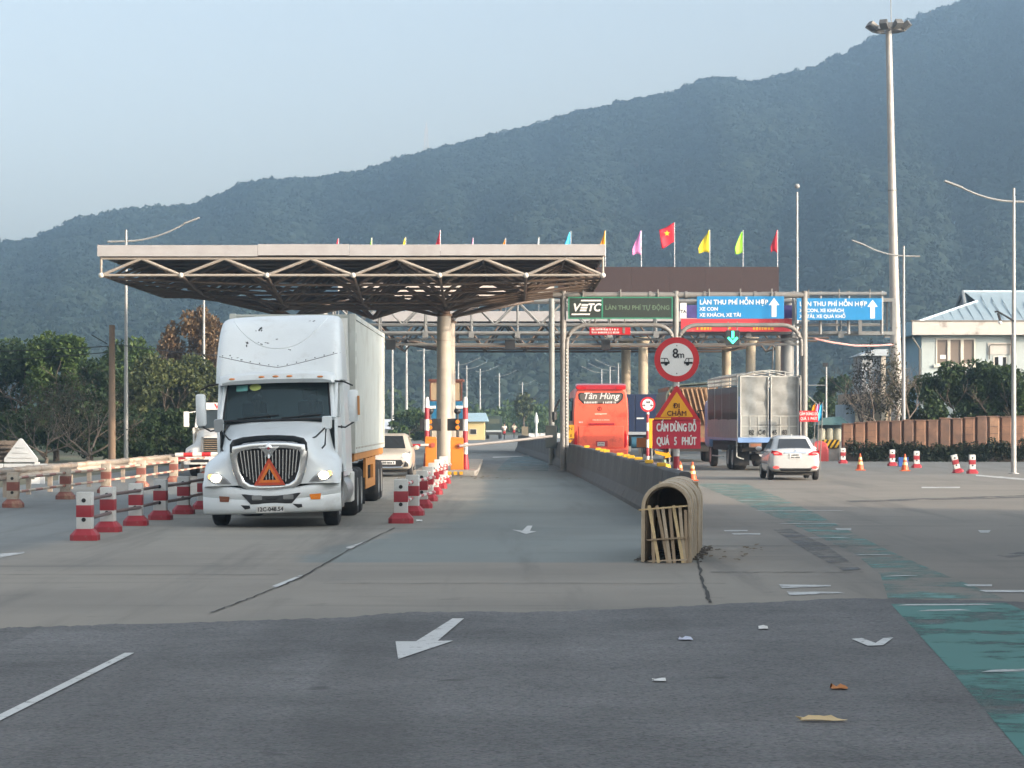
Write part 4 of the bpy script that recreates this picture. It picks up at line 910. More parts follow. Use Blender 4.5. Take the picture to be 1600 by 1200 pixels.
def bollard(loc, label, group, kind='clean', nxt=None, pm=None, rz=0, sc=1.0, tilt=0.):
    t = thing('guard_post', label, 'bollard', loc, rz, group); t.scale = (sc, sc, sc); t.rotation_euler.y = tilt
    for k, me in BP[kind].items(): link('pipe_socket' if 'socket' in k else k, me, t)
    if nxt is not None:
        d = (Vector(nxt) - Vector(loc)) / sc
        for z in (.665, .345): rod('rail_pipe', (d.x * .03, d.y * .03, z), (d.x * .985, d.y * .985, z), .032, pm or pipe_grey, t, 8)
    return t
L1 = [gp(133, 844), gp(169, 831), gp(212.5, 821), gp(251, 812), gp(287, 803), gp(318, 795.5), gp(345, 789)]
lab = ['nearest red and white guard post, leftmost of the row left of the truck', 'second red and white guard post of the row left of the truck', 'third guard post from the near end, left of the white truck', 'fourth guard post from the near end, left of the white truck',
       'fifth guard post, just left of the white truck headlight', 'sixth guard post, half hidden by the white truck fender', 'last guard post of the left row, behind the truck fender']
for k, p in enumerate(L1): bollard(p, lab[k], 'guard posts left of the white truck', nxt=L1[k + 1] if k + 1 < len(L1) else None, rz=R(random.uniform(-3, 3)))
L2 = [Vector((-2.15, 49.6, 0)), Vector((-2.08, 53.6, 0)), Vector((-2.04, 58, 0)), Vector((-2.07, 63, 0)), Vector((-2.1, 68.6, 0)), Vector((-2.13, 74.6, 0)), Vector((-2.16, 80.5, 0))]
lab = ['nearest red and white guard post between the truck and the empty lane', 'second guard post of the row leading to the orange barrier machine', 'third guard post of the row leading to the orange barrier machine', 'fourth guard post of the row leading to the canopy column', 'fifth guard post of the row leading to the canopy column', 'sixth guard post of the row, next to last before the cone', 'farthest guard post of the row, nearest the traffic island']
for k, p in enumerate(L2): bollard(p, lab[k], 'guard posts beside the empty lane', nxt=L2[k + 1] if k + 1 < len(L2) else None, pm=pipe_rw, sc=1.06, rz=R(random.uniform(-4, 4)))
L3 = [gp(-60, 810), gp(21, 793), gp(101, 780), gp(160, 771), gp(208, 764), gp(238, 757), gp(268, 751.5), gp(292, 747)]
L3 = [Vector((x, y, 0)) for x, y in ((-11.38, 58.4), (-11.25, 64.5), (-11.1, 70), (-10.95, 75.6), (-10.9, 82.5), (-10.85, 91))]
lab = ['grey shaded guard post in front of the shrine at the left', 'sunlit rust stained guard post right of the shrine', 'second sunlit guard post along the far left roadside', 'sunlit orange tinted guard post beneath the utility pole', 'shaded guard post beneath the left lamp post', 'farthest guard post, by the bumper of the second white truck']
for k, p in enumerate(L3): bollard(p, lab[k], 'guard posts along the far left roadside', kind='worn', nxt=L3[k + 1] if k + 1 < len(L3) else None, pm=pipe_old, sc=1.0)
for px, py, tl, lb in ((1394, 728, 0, 'grey white guard post against the dark hedge, left of the blue crate'), (1432, 731, 0, 'red and white guard post right of the right traffic cone'), (1497, 739, R(-14), 'leaning red guard post by the right lamp post'), (1519, 740, 0, 'upright red and white guard post left of the right lamp post'), (1317, 724, 0, 'white guard post at the end of the striped barrier')):
    bollard(gp(px, py), lb, 'guard posts in front of the brown wall', sc=.88, tilt=tl)
# ---- guard rail along the left verge
t = thing('guard_rail', 'pale steel guard rail running along the left verge behind the guard posts', 'guard rail')
rail_m = mat('worn_rail', (.36, .30, .24), .55, .2, var=.15, dirt=(.24, .13, .07), dscale=1.1, dlo=.5, dhi=.7)
G = [Vector((-13.2, 58, 0)), Vector((-12.9, 66, 0)), Vector((-12.6, 74, 0)), Vector((-12.3, 82, 0)), Vector((-12.1, 92, 0)), Vector((-12.4, 104, 0)), Vector((-13.2, 118, 0))]
prof = [(0, .46), (.06, .50), (.06, .56), (0, .61), (.06, .66), (.06, .72), (0, .77)]
for a, c in zip(G[:-1], G[1:]):
    b = MB(); b.grid([[(a.x + u, a.y, z) for u, z in prof], [(c.x + u, c.y + .1, z) for u, z in prof]]); o = b.build('rail', rail_m, t); o.modifiers.new('thick', 'SOLIDIFY').thickness = .012
    for f in (0, .33, .66):
        q = a.lerp(c, f); b = MB(); b.bx(-.22, -.1, -.06, .06, 0, .78); b.build('post', rail_m, t, smooth=False, loc=q)
# ---- shrine with white gable and its white board fence, far left
t = thing('shrine_pavilion', 'small pavilion roof with white scalloped gable and brown tiles', 'pavilion', (xat(34, 82), 82, 0))
s = 82 / F; zt = zat(686, 82); ze = zat(722, 82); gw = .62
b = MB(); b.prism([(-gw * .82 , ze), (gw * .9, ze), (gw * .9, ze + .12), (gw * .12, zt), (gw * .02, zt + .03), (-gw * .08, zt - .02), (-gw * .82, ze + .12)], -.3, -.2); b.build('gable', mat('gable_white', (.42, .44, .45), .6, var=.06), t, smooth=False, bevel=.01)
for k in range(3):
    zz = ze + .12 + .16 * k; b = MB(); b.bx(-gw * (.62 - .2 * k), gw * (.66 - .2 * k), -.312, -.302, zz, zz + .05); b.build('scallop', mat('gable_trim', (.38, .40, .41), .6), t, bevel=.03)
tile_m = mat('brown_tile', (.13, .105, .085), .8, var=.25, scale=6, dirt=(.25, .2, .15), dscale=2)
for r_ in range(5):
    for c_ in range(7):
        zz = ze + .02 + (zt - ze - .08) * r_ / 5; dy_ = .55 * r_ / 5
        b = MB(); x = -1.75 + c_ * .2; b.bx(x, x + .19, -.25 + dy_, .06 + dy_, zz, zz + .045 + .01 * (c_ % 2)); b.build('tile', tile_m, t, smooth=False)
b = MB(); b.prism([(-1.8, ze - .02), (-.3, ze - .02), (-.2, zt - .05), (-1.7, zt - .05)], .25, .32); b.build('roof_board', tile_m, t, smooth=False)
for x in (-1.5, .5):
    b = MB(); b.bx(x - .07, x + .07, -.1, .04, 0, ze); b.build('post', sign_white, t, smooth=False)
t = thing('white_board_fence', 'low white painted board rail below the shrine roof', 'fence', (0, 80, 0))
for k in range(3):
    xa, xb = xat(-40 + k * 46, 80), xat(5 + k * 46, 80); b = MB(); b.bx(xa, xb, -.05, .03, zat(739, 80), zat(724.5, 80)); b.build('board', mat('board_white', (.44, .46, .47), .6, var=.06), t, smooth=False, bevel=.01)
for px in (-10, 25, 66, 95):
    b = MB(); b.bx(xat(px, 80) - .07, xat(px, 80) + .07, 0, .1, 0, zat(726, 80)); b.build('post', mat('board_white', (.58, .60, .60), .6), t, smooth=False)
for px, w_ in ((8, .35), (42, .42)):
    b = MB(); b.bx(xat(px, 80), xat(px, 80) + w_, -.09, -.06, zat(768, 80), zat(749, 80)); b.build('notice', sign_white, t, smooth=False)
# ---- utility pole, lamp posts, mast
def wires(t, a, bb, sag, r=.018, m=None):
    b = MB(); a = Vector(a); bb = Vector(bb); b.tube([a.lerp(bb, k / 10) + Vector((0, 0, -sag * 4 * (k / 10) * (1 - k / 10))) for k in range(11)], r, 4); return b.build('wire', m or black, t)
Yu = 106; t = thing('utility_pole', 'rusty brown concrete utility pole with wires above the left trees', 'utility pole', (xat(175, Yu), Yu, 0))
b = MB(); b.lathe([(.155, 0), (.12, zat(508, Yu))], n=12); b.build('pole', mat('brown_pole', (.21, .15, .105), .85, var=.15, scale=1.2, dirt=(.17, .13, .1), dscale=.5), t)
zt = zat(541, Yu)
wires(t, (-.15, 0, zt), (-14, -2, zat(553, Yu)), .15); wires(t, (-.15, 0, zt - .25), (-14, 4, zat(563, Yu)), .2); wires(t, (0, 0, zt + .1), (6, 22, zat(537, Yu)), .2); wires(t, (-.2, 0, zt + .1), (-.75, -.6, zt + .45), 0)
def lamp_post(loc, H, arm, label, arm_len=2.6, r=.075, rise=.75, both=True, group='street lamps'):
    """arm: +1 reaches to the right, -1 to the left"""
    t = thing('street_lamp', label, 'street lamp', loc, 0, group)
    b = MB(); b.lathe([(.2, 0), (.2, .03), (r * 1.35, .05), (r * 1.3, 1.0), (r * .75, H), (r * .6, H + .5)], n=10); b.build('pole', pole_paint, t)
    b = MB(); P = []
    for k in range(9): u = k / 8; P.append((arm * arm_len * u, 0, H + rise * u ** 2.0 + .05 * u))
    b.tube([(-arm * .8, 0, H - .02)] + P, .045, 6, r2=.035); b.build('arm', pole_paint, t)
    e = Vector(P[-1]); d = Vector((arm, 0, .38)).normalized(); b = MB(); b.bar(e - d * .1, e + d * .62, .22, .07); b.build('lamp_head', pole_paint, t, smooth=False, bevel=.02); return t
lamp_post(gp(197, 728), 9.75, 1, 'tall lamp post at the left whose arm shows above the canopy corner')
lamp_post(Vector((xat(318.5, 150), 150, 0)), 10.3, 1, 'lamp post rising behind the mirror of the white truck')
lamp_post(Vector((xat(1584, 95), 95, 0)), 10.1, -1, 'grey lamp post at the far right with its arm reaching left', arm_len=2.0, rise=.5)
lamp_post(Vector((xat(1412, 125), 125, 0)), 10.0, -1, 'lamp post right beside the tall floodlight mast', arm_len=1.95, rise=.5)
for px, Y_, lb in ((613, 258, 'thin lamp post next to the rear edge of the container, left of two'), (635, 262, 'thin lamp post just right of the container rear'), (662, 296, 'lamp post left of the canopy column'), (716, 372, 'lamp post just right of the canopy column'), (729, 400, 'faint lamp post behind the right canopy column, second from it'), (750, 425, 'lamp post over the yellow house'), (780, 467, 'distant lamp post above the dark green truck'), (816, 575, 'farthest lamp post above the small palm')):
    lamp_post(Vector((xat(px, Y_), Y_, 0)), 10, 1, lb, r=.1 + .00012 * Y_, group='distant street lamps')
for px, Y_, lb in ((940, 392, 'distant lamp post left of the two above the red bus'), (953, 372, 'distant lamp post just right above the red bus'), (966, 350, 'distant lamp post beside the far canopy column')): lamp_post(Vector((xat(px, Y_), Y_, 0)), 9.2, -1, lb, r=.13, group='distant street lamps')
t = thing('cctv_pole', 'very thin tall pole with a small dome above the brown board', 'pole', (xat(1245.5, 128), 128, 0))
b = MB(); b.lathe([(.09, 0), (.05, zat(300, 128))], n=8); b.build('pole', pole_paint, t); b = MB(); b.ball((0, 0, zat(291, 128)), .13, 8); b.build('dome', pole_paint, t)
t = thing('lane_pole', 'thin grey pole with a small head beside the right portal post', 'pole', (xat(1291, 180), 180, 0))
b = MB(); b.lathe([(.08, 0), (.06, zat(570, 180))], n=8); b.build('pole', pole_paint, t); b = MB(); b.bx(-.25, .12, -.1, .1, zat(573, 180), zat(567, 180)); b.build('lamp_head', dark_plastic, t, smooth=False)
rod('stay', (0, 0, zat(645, 180)), (xat(1262, 180) - xat(1291, 180), 0, zat(618, 180)), .03, pole_paint, t, 5); rod('stay', (0, 0, zat(602, 180)), (xat(1262, 180) - xat(1291, 180), 0, zat(602, 180)), .03, pole_paint, t, 5)
Ym = 136; t = thing('floodlight_mast', 'very tall floodlight mast with a crown of lamps by the right hand building', 'mast', (xat(1403, Ym), Ym, 0), 0)
t.rotation_euler.y = R(-1.25); H = zat(44, Ym)
b = MB(); b.lathe([(.34, 0), (.27, H * .35), (.2, H * .7), (.165, H)], n=18); b.build('shaft', mat('mast_paint', (.33, .31, .285), .55, .15, var=.06, dirt=(.23, .21, .18), dscale=.5), t)
for z in (H * .3, H * .62): b = MB(); b.lathe([(.30 if z < H * .5 else .235, z), (.30 if z < H * .5 else .235, z + .08)], n=18); b.build('joint', galv, t)
b = MB(); pts = [(.75 * math.cos(2 * math.pi * k / 16), .75 * math.sin(2 * math.pi * k / 16), H - .15) for k in range(17)]; b.tube(pts, .05, 6); 
for k in range(4): b.tube([(0, 0, H - .15), pts[k * 4]], .04, 5)
b.build('ring', galv, t)
for k in range(8):
    a = R(22.5 + 45 * k); c = Vector((math.cos(a), math.sin(a), 0)); b = MB(); p0 = c * .78 + Vector((0, 0, H - .05)); p1 = c * 1.15 + Vector((0, 0, H + .22)); b.bar(p0, p1, .42, .3); b.tube([c * .7 + Vector((0, 0, H - .15)), p0], .04, 5); b.build('floodlight', mat('floodlight_grey', (.12, .12, .115), .5, .3), t, smooth=False, bevel=.02)
b = MB(); b.bx(-.4, .4, -.15, .15, H + .02, H + .3); b.build('winch_head', mat('floodlight_grey', (.12, .12, .115), .5, .3), t, smooth=False); rod('lightning_rod', (.15, 0, H), (.15, 0, H + 1.7), .02, galv, t, 5)
# ---- concrete lane divider with yellow blocks
bar_pts = [(3.22, 47.5), (3.14, 52), (3.06, 60), (2.96, 68), (2.84, 76), (2.68, 86), (2.50, 96), (2.28, 106), (2.0, 117), (1.68, 128), (1.3, 140), (.9, 152), (.5, 163)]
dv = mat('weathered_barrier', (.10, .097, .093), .85, var=.25, scale=1.3, bump=.2, dirt=(.05, .05, .05), dscale=.7, dlo=.45, dhi=.7)
bx = np.array([p[0] for p in bar_pts]); bY = np.array([p[1] for p in bar_pts])
def div_pt(y): return Vector((float(np.interp(y, bY, bx)), y, 0))
prof = [(-.30, 0), (-.30, .10), (-.17, .34), (-.11, 1.0), (-.08, 1.03), (.08, 1.03), (.11, 1.0), (.17, .34), (.30, .10), (.30, 0)]
DIVL = {0: ', nearest the arched frames', 4: ' by the sign post', 7: ' with two yellow blocks, farther along', 28: ', the last at its far end'}
ys = list(np.arange(47.6, 162, 4.0)); rg = random.Random(9)
yellow_blk = mat('yellow_block', (.72, .40, .02), .55, var=.12)
for k, y in enumerate(ys):
    a, c = div_pt(y + .03), div_pt(y + 3.97); dx = c.x - a.x
    t = thing('concrete_barrier', 'dark grey concrete barrier block of the curved lane divider' + DIVL.get(k, ', bare on top' if k >= 13 or k in (6, 9, 11, 12) else ', yellow block on top'), 'barrier', a, 0, 'concrete lane divider blocks')
    j = rg.uniform(-.02, .02); b = MB(); b.loft([[(u, 0, z + j * (z > .9)) for u, z in prof], [(u + dx, c.y - a.y, z + j * (z > .9)) for u, z in prof]]); b.build('block', dv, t, smooth=False)
    n_ = (0, 1, 1, 1, 2, 1, 0, 2, 1, 0, 1, 0, 0)[k] if k < 13 else 0
    for q in range(n_):
        f = (q + .5) / n_; b = MB(); b.bx(dx * f - .09, dx * f + .09, 3.94 * f - .12, 3.94 * f + .12, 1.025, 1.105); b.build('reflector_block', yellow_blk, t, smooth=False, bevel=.015)
# ---- bundle of arched bent-wood frames at the head of the divider
wood_l = mat('bent_wood', (.47, .38, .27), .65, var=.2, scale=5, dirt=(.29, .21, .14), dscale=2.0, dlo=.5, dhi=.75)
wood_p = mat('pale_stick', (.60, .45, .24), .6, var=.15, scale=6); wood_d = mat('dark_stick', (.33, .245, .16), .75, var=.2)
t = thing('arched_barricade', 'tunnel of nested bent wood arches filled with sticks at the divider end', 'barricade', (2.16, 35.85, 0), R(-6.5))
rg = random.Random(12)
for k in range(10):
    w = .355 + rg.uniform(-.012, .012); y0 = k * .41; hh = .76 + rg.uniform(-.015, .02); th = .055; pr = []
    for sgn in (1,):
        out = [(-w, 0)] + [(-w * math.cos(R(180 * i / 16)), hh + w * math.sin(R(180 * i / 16)) * 1.0) for i in range(17)] + [(w, 0)]
        inn = [(-w + th, 0)] + [(-(w - th) * math.cos(R(180 * i / 16)), hh + (w - th) * math.sin(R(180 * i / 16))) for i in range(17)] + [(w - th, 0)]
    b = MB(); n = len(out)
    vs = [(a, y0, z) for a, z in out] + [(a, y0, z) for a, z in inn] + [(a, y0 + .33, z) for a, z in out] + [(a, y0 + .33, z) for a, z in inn]
    fs = []
    for i in range(n - 1):
        fs += [(i, i + 1, n + i + 1, n + i), (2 * n + i + 1, 2 * n + i, 3 * n + i, 3 * n + i + 1), (i + 1, i, 2 * n + i, 2 * n + i + 1), (n + i, n + i + 1, 3 * n + i + 1, 3 * n + i)]
    fs += [(0, n, 3 * n, 2 * n), (n - 1, 2 * n - 1 , 4 * n - 1, 3 * n - 1)]
    b.add(vs, fs); o = b.build('arch_frame', wood_l, t, bevel=.012, angle=50); o.rotation_euler.y = R(rg.uniform(-.8, .8))
    if k < 9:
        b = MB(); w2 = w - .03; prow = [(-w2, 0)] + [(-w2 * math.cos(R(180 * i / 16)), hh + w2 * math.sin(R(180 * i / 16))) for i in range(17)] + [(w2, 0)]
        b.grid([[(a, y0 + .34, z) for a, z in prow], [(a, y0 + .42, z) for a, z in prow]]); b.build('inner_liner', wood_l, t)
b = MB(); b.bx(-.3, .3, 3.5, 3.55, 0, 1.05); b.build('back_board', wood_d, t, smooth=False)
for x0_, x1_, z1, m in ((-.24, -.10, .80, wood_p), (-.13, .03, .80, wood_d), (-.05, .06, .78, wood_l), (.10, .24, .80, wood_p), (.19, .26, .79, wood_l), (.05, .12, .76, wood_d), (.27, .29, .74, wood_d), (-.2, -.17, .74, wood_d)):
    b = MB(); b.bar((x1_, -.07 + rg.uniform(-.02, .01), .0), (x0_, -.01, z1), .045, .035); b.build('stick', m, t, smooth=False, bevel=.005)
for z0_, z1_, m in ((.74, .80, wood_p), (.32, .36, wood_d), (.02, .05, wood_l)):
    b = MB(); b.bar((-.38 if z0_ > .7 else -.26, -.09, z0_), (.30, -.09, z1_), .02, .022); b.build('cross_stick', m, t, smooth=False)
b = MB(); rgg = np.random.RandomState(4)
def debris(name, x0, x1, y0, y1, n, loc, rz, m, sz):
    b = MB()
    for k in range(n):
        x, y, s = rgg.uniform(x0, x1), rgg.uniform(y0, y1), rgg.uniform(.4, 1.3) * sz; a = rgg.uniform(0, 3); c, d = math.cos(a) * s, math.sin(a) * s
        b.add([(x - c, y - d, .012), (x + d * .7, y - c * .7, .012 + s * .2), (x + c, y + d, .015 + s * .4), (x - d * .7, y + c * .7, .014 + s * .3)], [(0, 1, 2, 3)])
    o = b.build(name, m, None, smooth=False, loc=loc); o.rotation_euler.z = rz; tag(o, kind='stuff'); return o
debris('road_debris', -.45, .5, -.15, 4.2, 420, (2.16, 35.85, 0), R(-6.5), mat('dark_soil', (.045, .035, .025), .95, var=.3), .045)
debris('dead_leaves', .45, 1.3, .5, 5, 30, (2.16, 35.85, 0), R(-6.5), mat('dead_leaf', (.12, .09, .05), .9, var=.4), .045)
debris('dead_leaves', -2.4, 2.2, -2, 2, 60, (-2.0, 88, 0), 0, mat('dead_leaf', (.12, .09, .05), .9, var=.4), .06)
# ---- sign post with the 8 m, slow down and no stopping signs
def distance_sign(t, z, r, y, big=True):
    b = MB(); b.lathe([(r, -.01), (r, .012)], n=48, axis='y', c=(0, y, z)); b.build('sign_disc', sign_red, t)
    b = MB(); b.lathe([(r * .735, -.014), (r * .735, -.009)], n=48, axis='y', c=(0, y, z)); b.build('white_disc', sign_white, t)
    f = y - .018
    if big: text('8m' if 0 else '8', r * .58, black, t, (-r * .06, f, z + r * .26), bold=.008, sx=.9, extrude=.002); text('m', r * .42, black, t, (r * .19, f, z + r * .2), bold=.003, extrude=.002)
    else: strokes([(-r * .2, r * .25, z + r * .15, r * .3)], black, t, f)
    b = MB(); q = r * .735
    def car(sg):
        X = lambda a: sg * a * r
        b.prism([(X(-.71), z - r * .10), (X(-.34), z - r * .10), (X(-.32), z - r * .06), (X(-.32), z - r * .19), (X(-.71), z - r * .19)], f - .002, f + .002)
        b.prism([(X(-.71), z + r * .07), (X(-.42), z + r * .07), (X(-.34), z - r * .10), (X(-.37), z - r * .10), (X(-.44), z + r * .04), (X(-.71), z + r * .04)], f - .002, f + .002)
        b.prism([(X(-.55), z + r * .06), (X(-.52), z + r * .06), (X(-.52), z - r * .1), (X(-.55), z - r * .1)], f - .002, f + .002)
        b.lathe([(r * .075, -.002), (r * .075, .002)], n=14, axis='y', c=(X(-.48), f, z - r * .2))
    car(1); car(-1); b.build('car_symbol', black, t, smooth=False)
    for dz in (.62, -.62):
        b = MB(); b.lathe([(r * .03, -.004), (r * .03, .004)], n=10, axis='y', c=(0, f + .004, z + dz * r)); b.build('bolt', galv, t)
Ys = 58.0; xs_ = xat(1057, Ys); zc = zat(562, Ys); rS = 35 * Ys / F
t = thing('sign_post', 'road sign post with round 8 m sign, yellow triangle and red no stopping panel', 'sign', (xs_, Ys, 0))
zp = 1.02
b = MB(); b.lathe([(.065, 0), (.065, zat(530, Ys))], n=14); b.build('pole', post_white, t)
for z0_, z1_ in ((zat(735, Ys) - .62, zat(735, Ys) - .3), (zat(732, Ys), zat(713, Ys)), (1.75, 2.05), (2.45, 2.75)): b = MB(); b.lathe([(.068, z0_), (.068, z1_)], n=14); b.build('red_band', bright_red, t)
distance_sign(t, zc, rS, -.09)
def tri(zb_, zt_, w, c, r): 
    P = []
    for (x, z), a0 in (((0, zt_), 30), ((-w / 2, zb_), 150), ((w / 2, zb_), 270)):
        ctr = Vector((c[0], c[1])); p = Vector((x, z)); d = (ctr - p).normalized(); o_ = p + d * r * 2
        for i in range(5): a = R(a0 + 120 * i / 4); P.append((o_.x + r * math.cos(a), o_.y + r * math.sin(a)))
    return P
z0_, z1_ = zat(657, Ys), zat(601, Ys); w_ = 74 * Ys / F; cz = z0_ + (z1_ - z0_) / 3
b = MB(); b.prism(tri(z0_, z1_, w_, (0, cz), .025), -.10, -.08); b.build('triangle_border', sign_red, t, smooth=False)
q = .70; b = MB(); b.prism(tri(cz + (z0_ - cz) * q, cz + (z1_ - cz) * q, w_ * q, (0, cz), .01), -.106, -.101); b.build('triangle_face', sign_yellow, t, smooth=False)
text('ĐI', .155, mat('sign_text_brown', (.10, .02, .012), .5), t, (-.005, -.111, cz + .055), bold=.004); text('CHẬM', .155, mat('sign_text_brown', (.1, .02, .012), .5), t, (0, -.111, cz - .115), bold=.004)
xl_, xr_, zb_, zt_ = xat(1019, Ys) - xs_, xat(1094, Ys) - xs_, zat(701, Ys), zat(656, Ys)
panel_red = mat('panel_red', (.46, .025, .05), .45, var=.06)
b = MB(); b.bx(xl_, xr_, -.10, -.075, zb_, zt_); b.build('no_stopping_panel', panel_red, t, smooth=False)
xm = (xl_ + xr_) / 2; hh = zt_ - zb_
text('CẤM DỪNG ĐỖ', .25, sign_white, t, (xm, -.104, zt_ - hh * .28), bold=.009, sx=.5); text('QUÁ   5   PHÚT', .25, sign_white, t, (xm, -.104, zb_ + hh * .25), bold=.009, sx=.52)
b = MB(); b.bx(xl_ + .05, xl_ + .42, -.11, -.085, zt_ + .01, zt_ + .05); b.build('strip', sign_yellow, t, smooth=False)
# small twin behind
Yq = 92.0; t = thing('sign_post', 'small round distance sign on a red and white pole before the far column', 'sign', (xat(1012, Yq), Yq, 0))
b = MB(); b.lathe([(.055, 0), (.055, 2.7)], n=12); b.build('pole', post_white, t)
for k in range(4): b = MB(); b.lathe([(.058, .1 + k * .6), (.058, .4 + k * .6)], n=12); b.build('red_band', bright_red, t)
distance_sign(t, zat(632, Yq), .27, -.08, big=False)
Yq = 80; t = thing('hazard_board', 'plain yellow board partly hidden behind the red no stopping panel', 'sign', (xat(1026, Yq), Yq, 0))
b = MB(); b.bx(-.24, .5, 0, .03, zat(700, Yq), zat(654, Yq)); b.build('board', sign_yellow, t, smooth=False)
b = MB(); b.prism([(.1, zat(688, Yq)), (.2, zat(688, Yq)), (.15, zat(697, Yq))], -.006, -.002); b.build('chevron', mat('maroon', (.2, .02, .03), .5), t, smooth=False)
for x in (-.15, .4): rod('leg', (x, .05, 0), (x, .05, zat(700, Yq) + .1), .03, galv, t, 6)
Yq = 66; t = thing('arrow_sign', 'bent yellow arrow sign on a short green post atop the divider', 'sign', (xat(1038, Yq), Yq, 0))
rod('post', (0, 0, 0), (0, 0, zat(718, Yq)), .05, mat('green_post', (.18, .26, .2), .6), t, 8)
b = MB(); b.prism([(-.26, zat(704, Yq)), (-.22, zat(709, Yq)), (.02, zat(713, Yq)), (0, zat(716, Yq)), (.18, zat(714, Yq)), (.1, zat(706, Yq)), (.07, zat(708, Yq))], -.08, -.06); b.build('arrow_plate', sign_yellow, t, smooth=False)
b = MB(); b.ball((.03, -.05, zat(730, Yq)), .14, 6, sz=.7); b.build('lamp', yellow_blk, t)
Yq = 104; t = thing('lane_board', 'orange yellow lane board with two lines of print left of the red bus', 'sign', (xat(887, Yq), Yq - .3, 0))
b = MB(); b.bx(-.26, .26, 0, .04, zat(685, Yq), zat(664, Yq)); b.build('board', mat('board_orange', (.75, .36, .02), .5), t, smooth=False)
text('LÀN', .2, black, t, (0, -.004, zat(670, Yq)), sx=1, extrude=.002); strokes([(-.17, .17, zat(683, Yq), .13)], mat('sign_text_brown', (.1, .02, .012), .5), t, -.004)
rod('leg', (0, .06, 0), (0, .06, zat(684, Yq) + .1), .04, galv, t, 6); b = MB(); b.prism([(-.2, zat(686, Yq)), (.2, zat(687, Yq)), (.1, zat(692, Yq))], -.01, .02); b.build('flap', mat('board_orange', (.75, .36, .02), .5), t, smooth=False)
# small red no stopping sign and flags by the right portal post
Yq = 99.5; t = thing('no_stopping_sign', 'small red no stopping sign fixed to the right portal post', 'sign', (xat(1263, Yq), Yq - .1, zat(659, Yq)))
b = MB(); b.bx(-.36, .36, -.08, -.05, 0, .43); b.build('board', sign_red, t, smooth=False); text('CẤM DỪNG ĐỖ', .155, sign_white, t, (0, -.084, .3), bold=.004, sx=.66); text('QUÁ  5  PHÚT', .155, sign_white, t, (0, -.084, .12), bold=.004, sx=.66)
for px, m, lb in ((1281, 'cyan', 'cyan blue flag hanging beside the small red no stopping sign'), (1276, 'pink', 'pale pink flag half hidden behind the cyan one'), (1270, 'orange', 'orange flag hanging behind the right portal post')):
    Yq = 101 + .4 * (px % 3); t = thing('flag', lb, 'flag', (xat(px, Yq), Yq, 0), 0, 'flags by the right portal post'); rod('flag_pole', (0, 0, 0), (.12, 0, zat(628, Yq)), .02, galv, t, 5)
    b = MB(); b.grid([[(.1 - .32 * u * (.3 + .7 * v) , .06 * math.sin(u * 6), zat(630, Yq) - .65 * v - .1 * u) for u in (0, .25, .5, .75, 1)] for v in (0, .25, .5, .75, 1)]); o = b.build('cloth', mat('flag_' + m, FL[m], .7), t); o.modifiers.new('t', 'SOLIDIFY').thickness = .01
# ---- barrier machines on the island
def boom_machine(px, py, lab, boom_to, boom_m, gate_lab, loc=None, w=.46):
    p = loc if loc else gp(px, py); t = thing('barrier_machine', lab, 'barrier machine', p, 0, 'orange barrier machines')
    b = MB(); b.bx(-w / 2, w / 2, 0, .42, 0, 1.06); b.prism([(-w / 2, 1.06), (w / 2, 1.06), (w * .46, 1.16), (-w * .46, 1.18)], 0, .42); b.build('cabinet', orange_paint, t, smooth=False, bevel=.015)
    b = MB(); b.lathe([(.09, -.06), (.09, 0)], n=14, axis='y', c=(w * .2, 0, .86)); b.build('hub', mat('hub_red', (.4, .08, .05), .5), t)
    b = MB(); b.bx(-w * .4, w * .4, -.008, 0, .1, .75); b.build('door', orange_paint, t, smooth=False)
    g = thing('boom_arm', gate_lab, 'boom barrier', (p.x, p.y, p.z)); b = MB(); a = Vector((w * .2 if boom_to[0] > 0 else -w * .1, -.09, .86)); q = Vector((boom_to[0], boom_to[1], boom_to[2])); b.tube([a, a.lerp(q, .5) + Vector((0, 0, -.02)), q], .05, 10); b.build('boom', boom_m, g); return t
pipe_rwx = stripe_pipe_mat('red_white_boom', .62, (.45, .02, .02), (.62, .60, .55), 0)
p = Vector((xat(714, 92.4), 92.4, .2)); boom_machine(0, 0, 'orange barrier machine right of the canopy column', (3.45, .5, 1.21), mat('grey_boom', (.34, .31, .29), .5, .2), 'grey boom arm lowered across the empty lane', loc=p)
p = Vector((xat(673, 95.5), 95.5, .2)); boom_machine(0, 0, 'orange barrier machine left of the canopy column', (-2.9, 0, .86), pipe_rwx, 'red and white boom arm lowered in front of the silver hatchback', loc=p, w=.42)
def striped_post(px, Y_, lab, z0=.2):
    t = thing('striped_post', lab, 'bollard', (xat(px, Y_), Y_, z0), 0, 'tall striped posts on the island')
    h = zat(620, Y_) - z0; b = MB(); b.lathe([(.09, 0), (.09, h - .15), (.06, h - .02), (.02, h)], n=14); b.build('tube', post_white, t)
    for k in range(3): b = MB(); b.lathe([(.093, .12 + k * .85), (.093, .55 + k * .85)], n=14); b.build('red_band', bright_red, t)
    b = MB(); b.lathe([(.14, 0), (.14, .1), (.1, .5)], n=14); b.build('sleeve', bright_red, t)
striped_post(727, 93.0, 'tall red and white striped post right of the canopy column'); striped_post(667, 96.0, 'tall red and white striped post left of the canopy column')
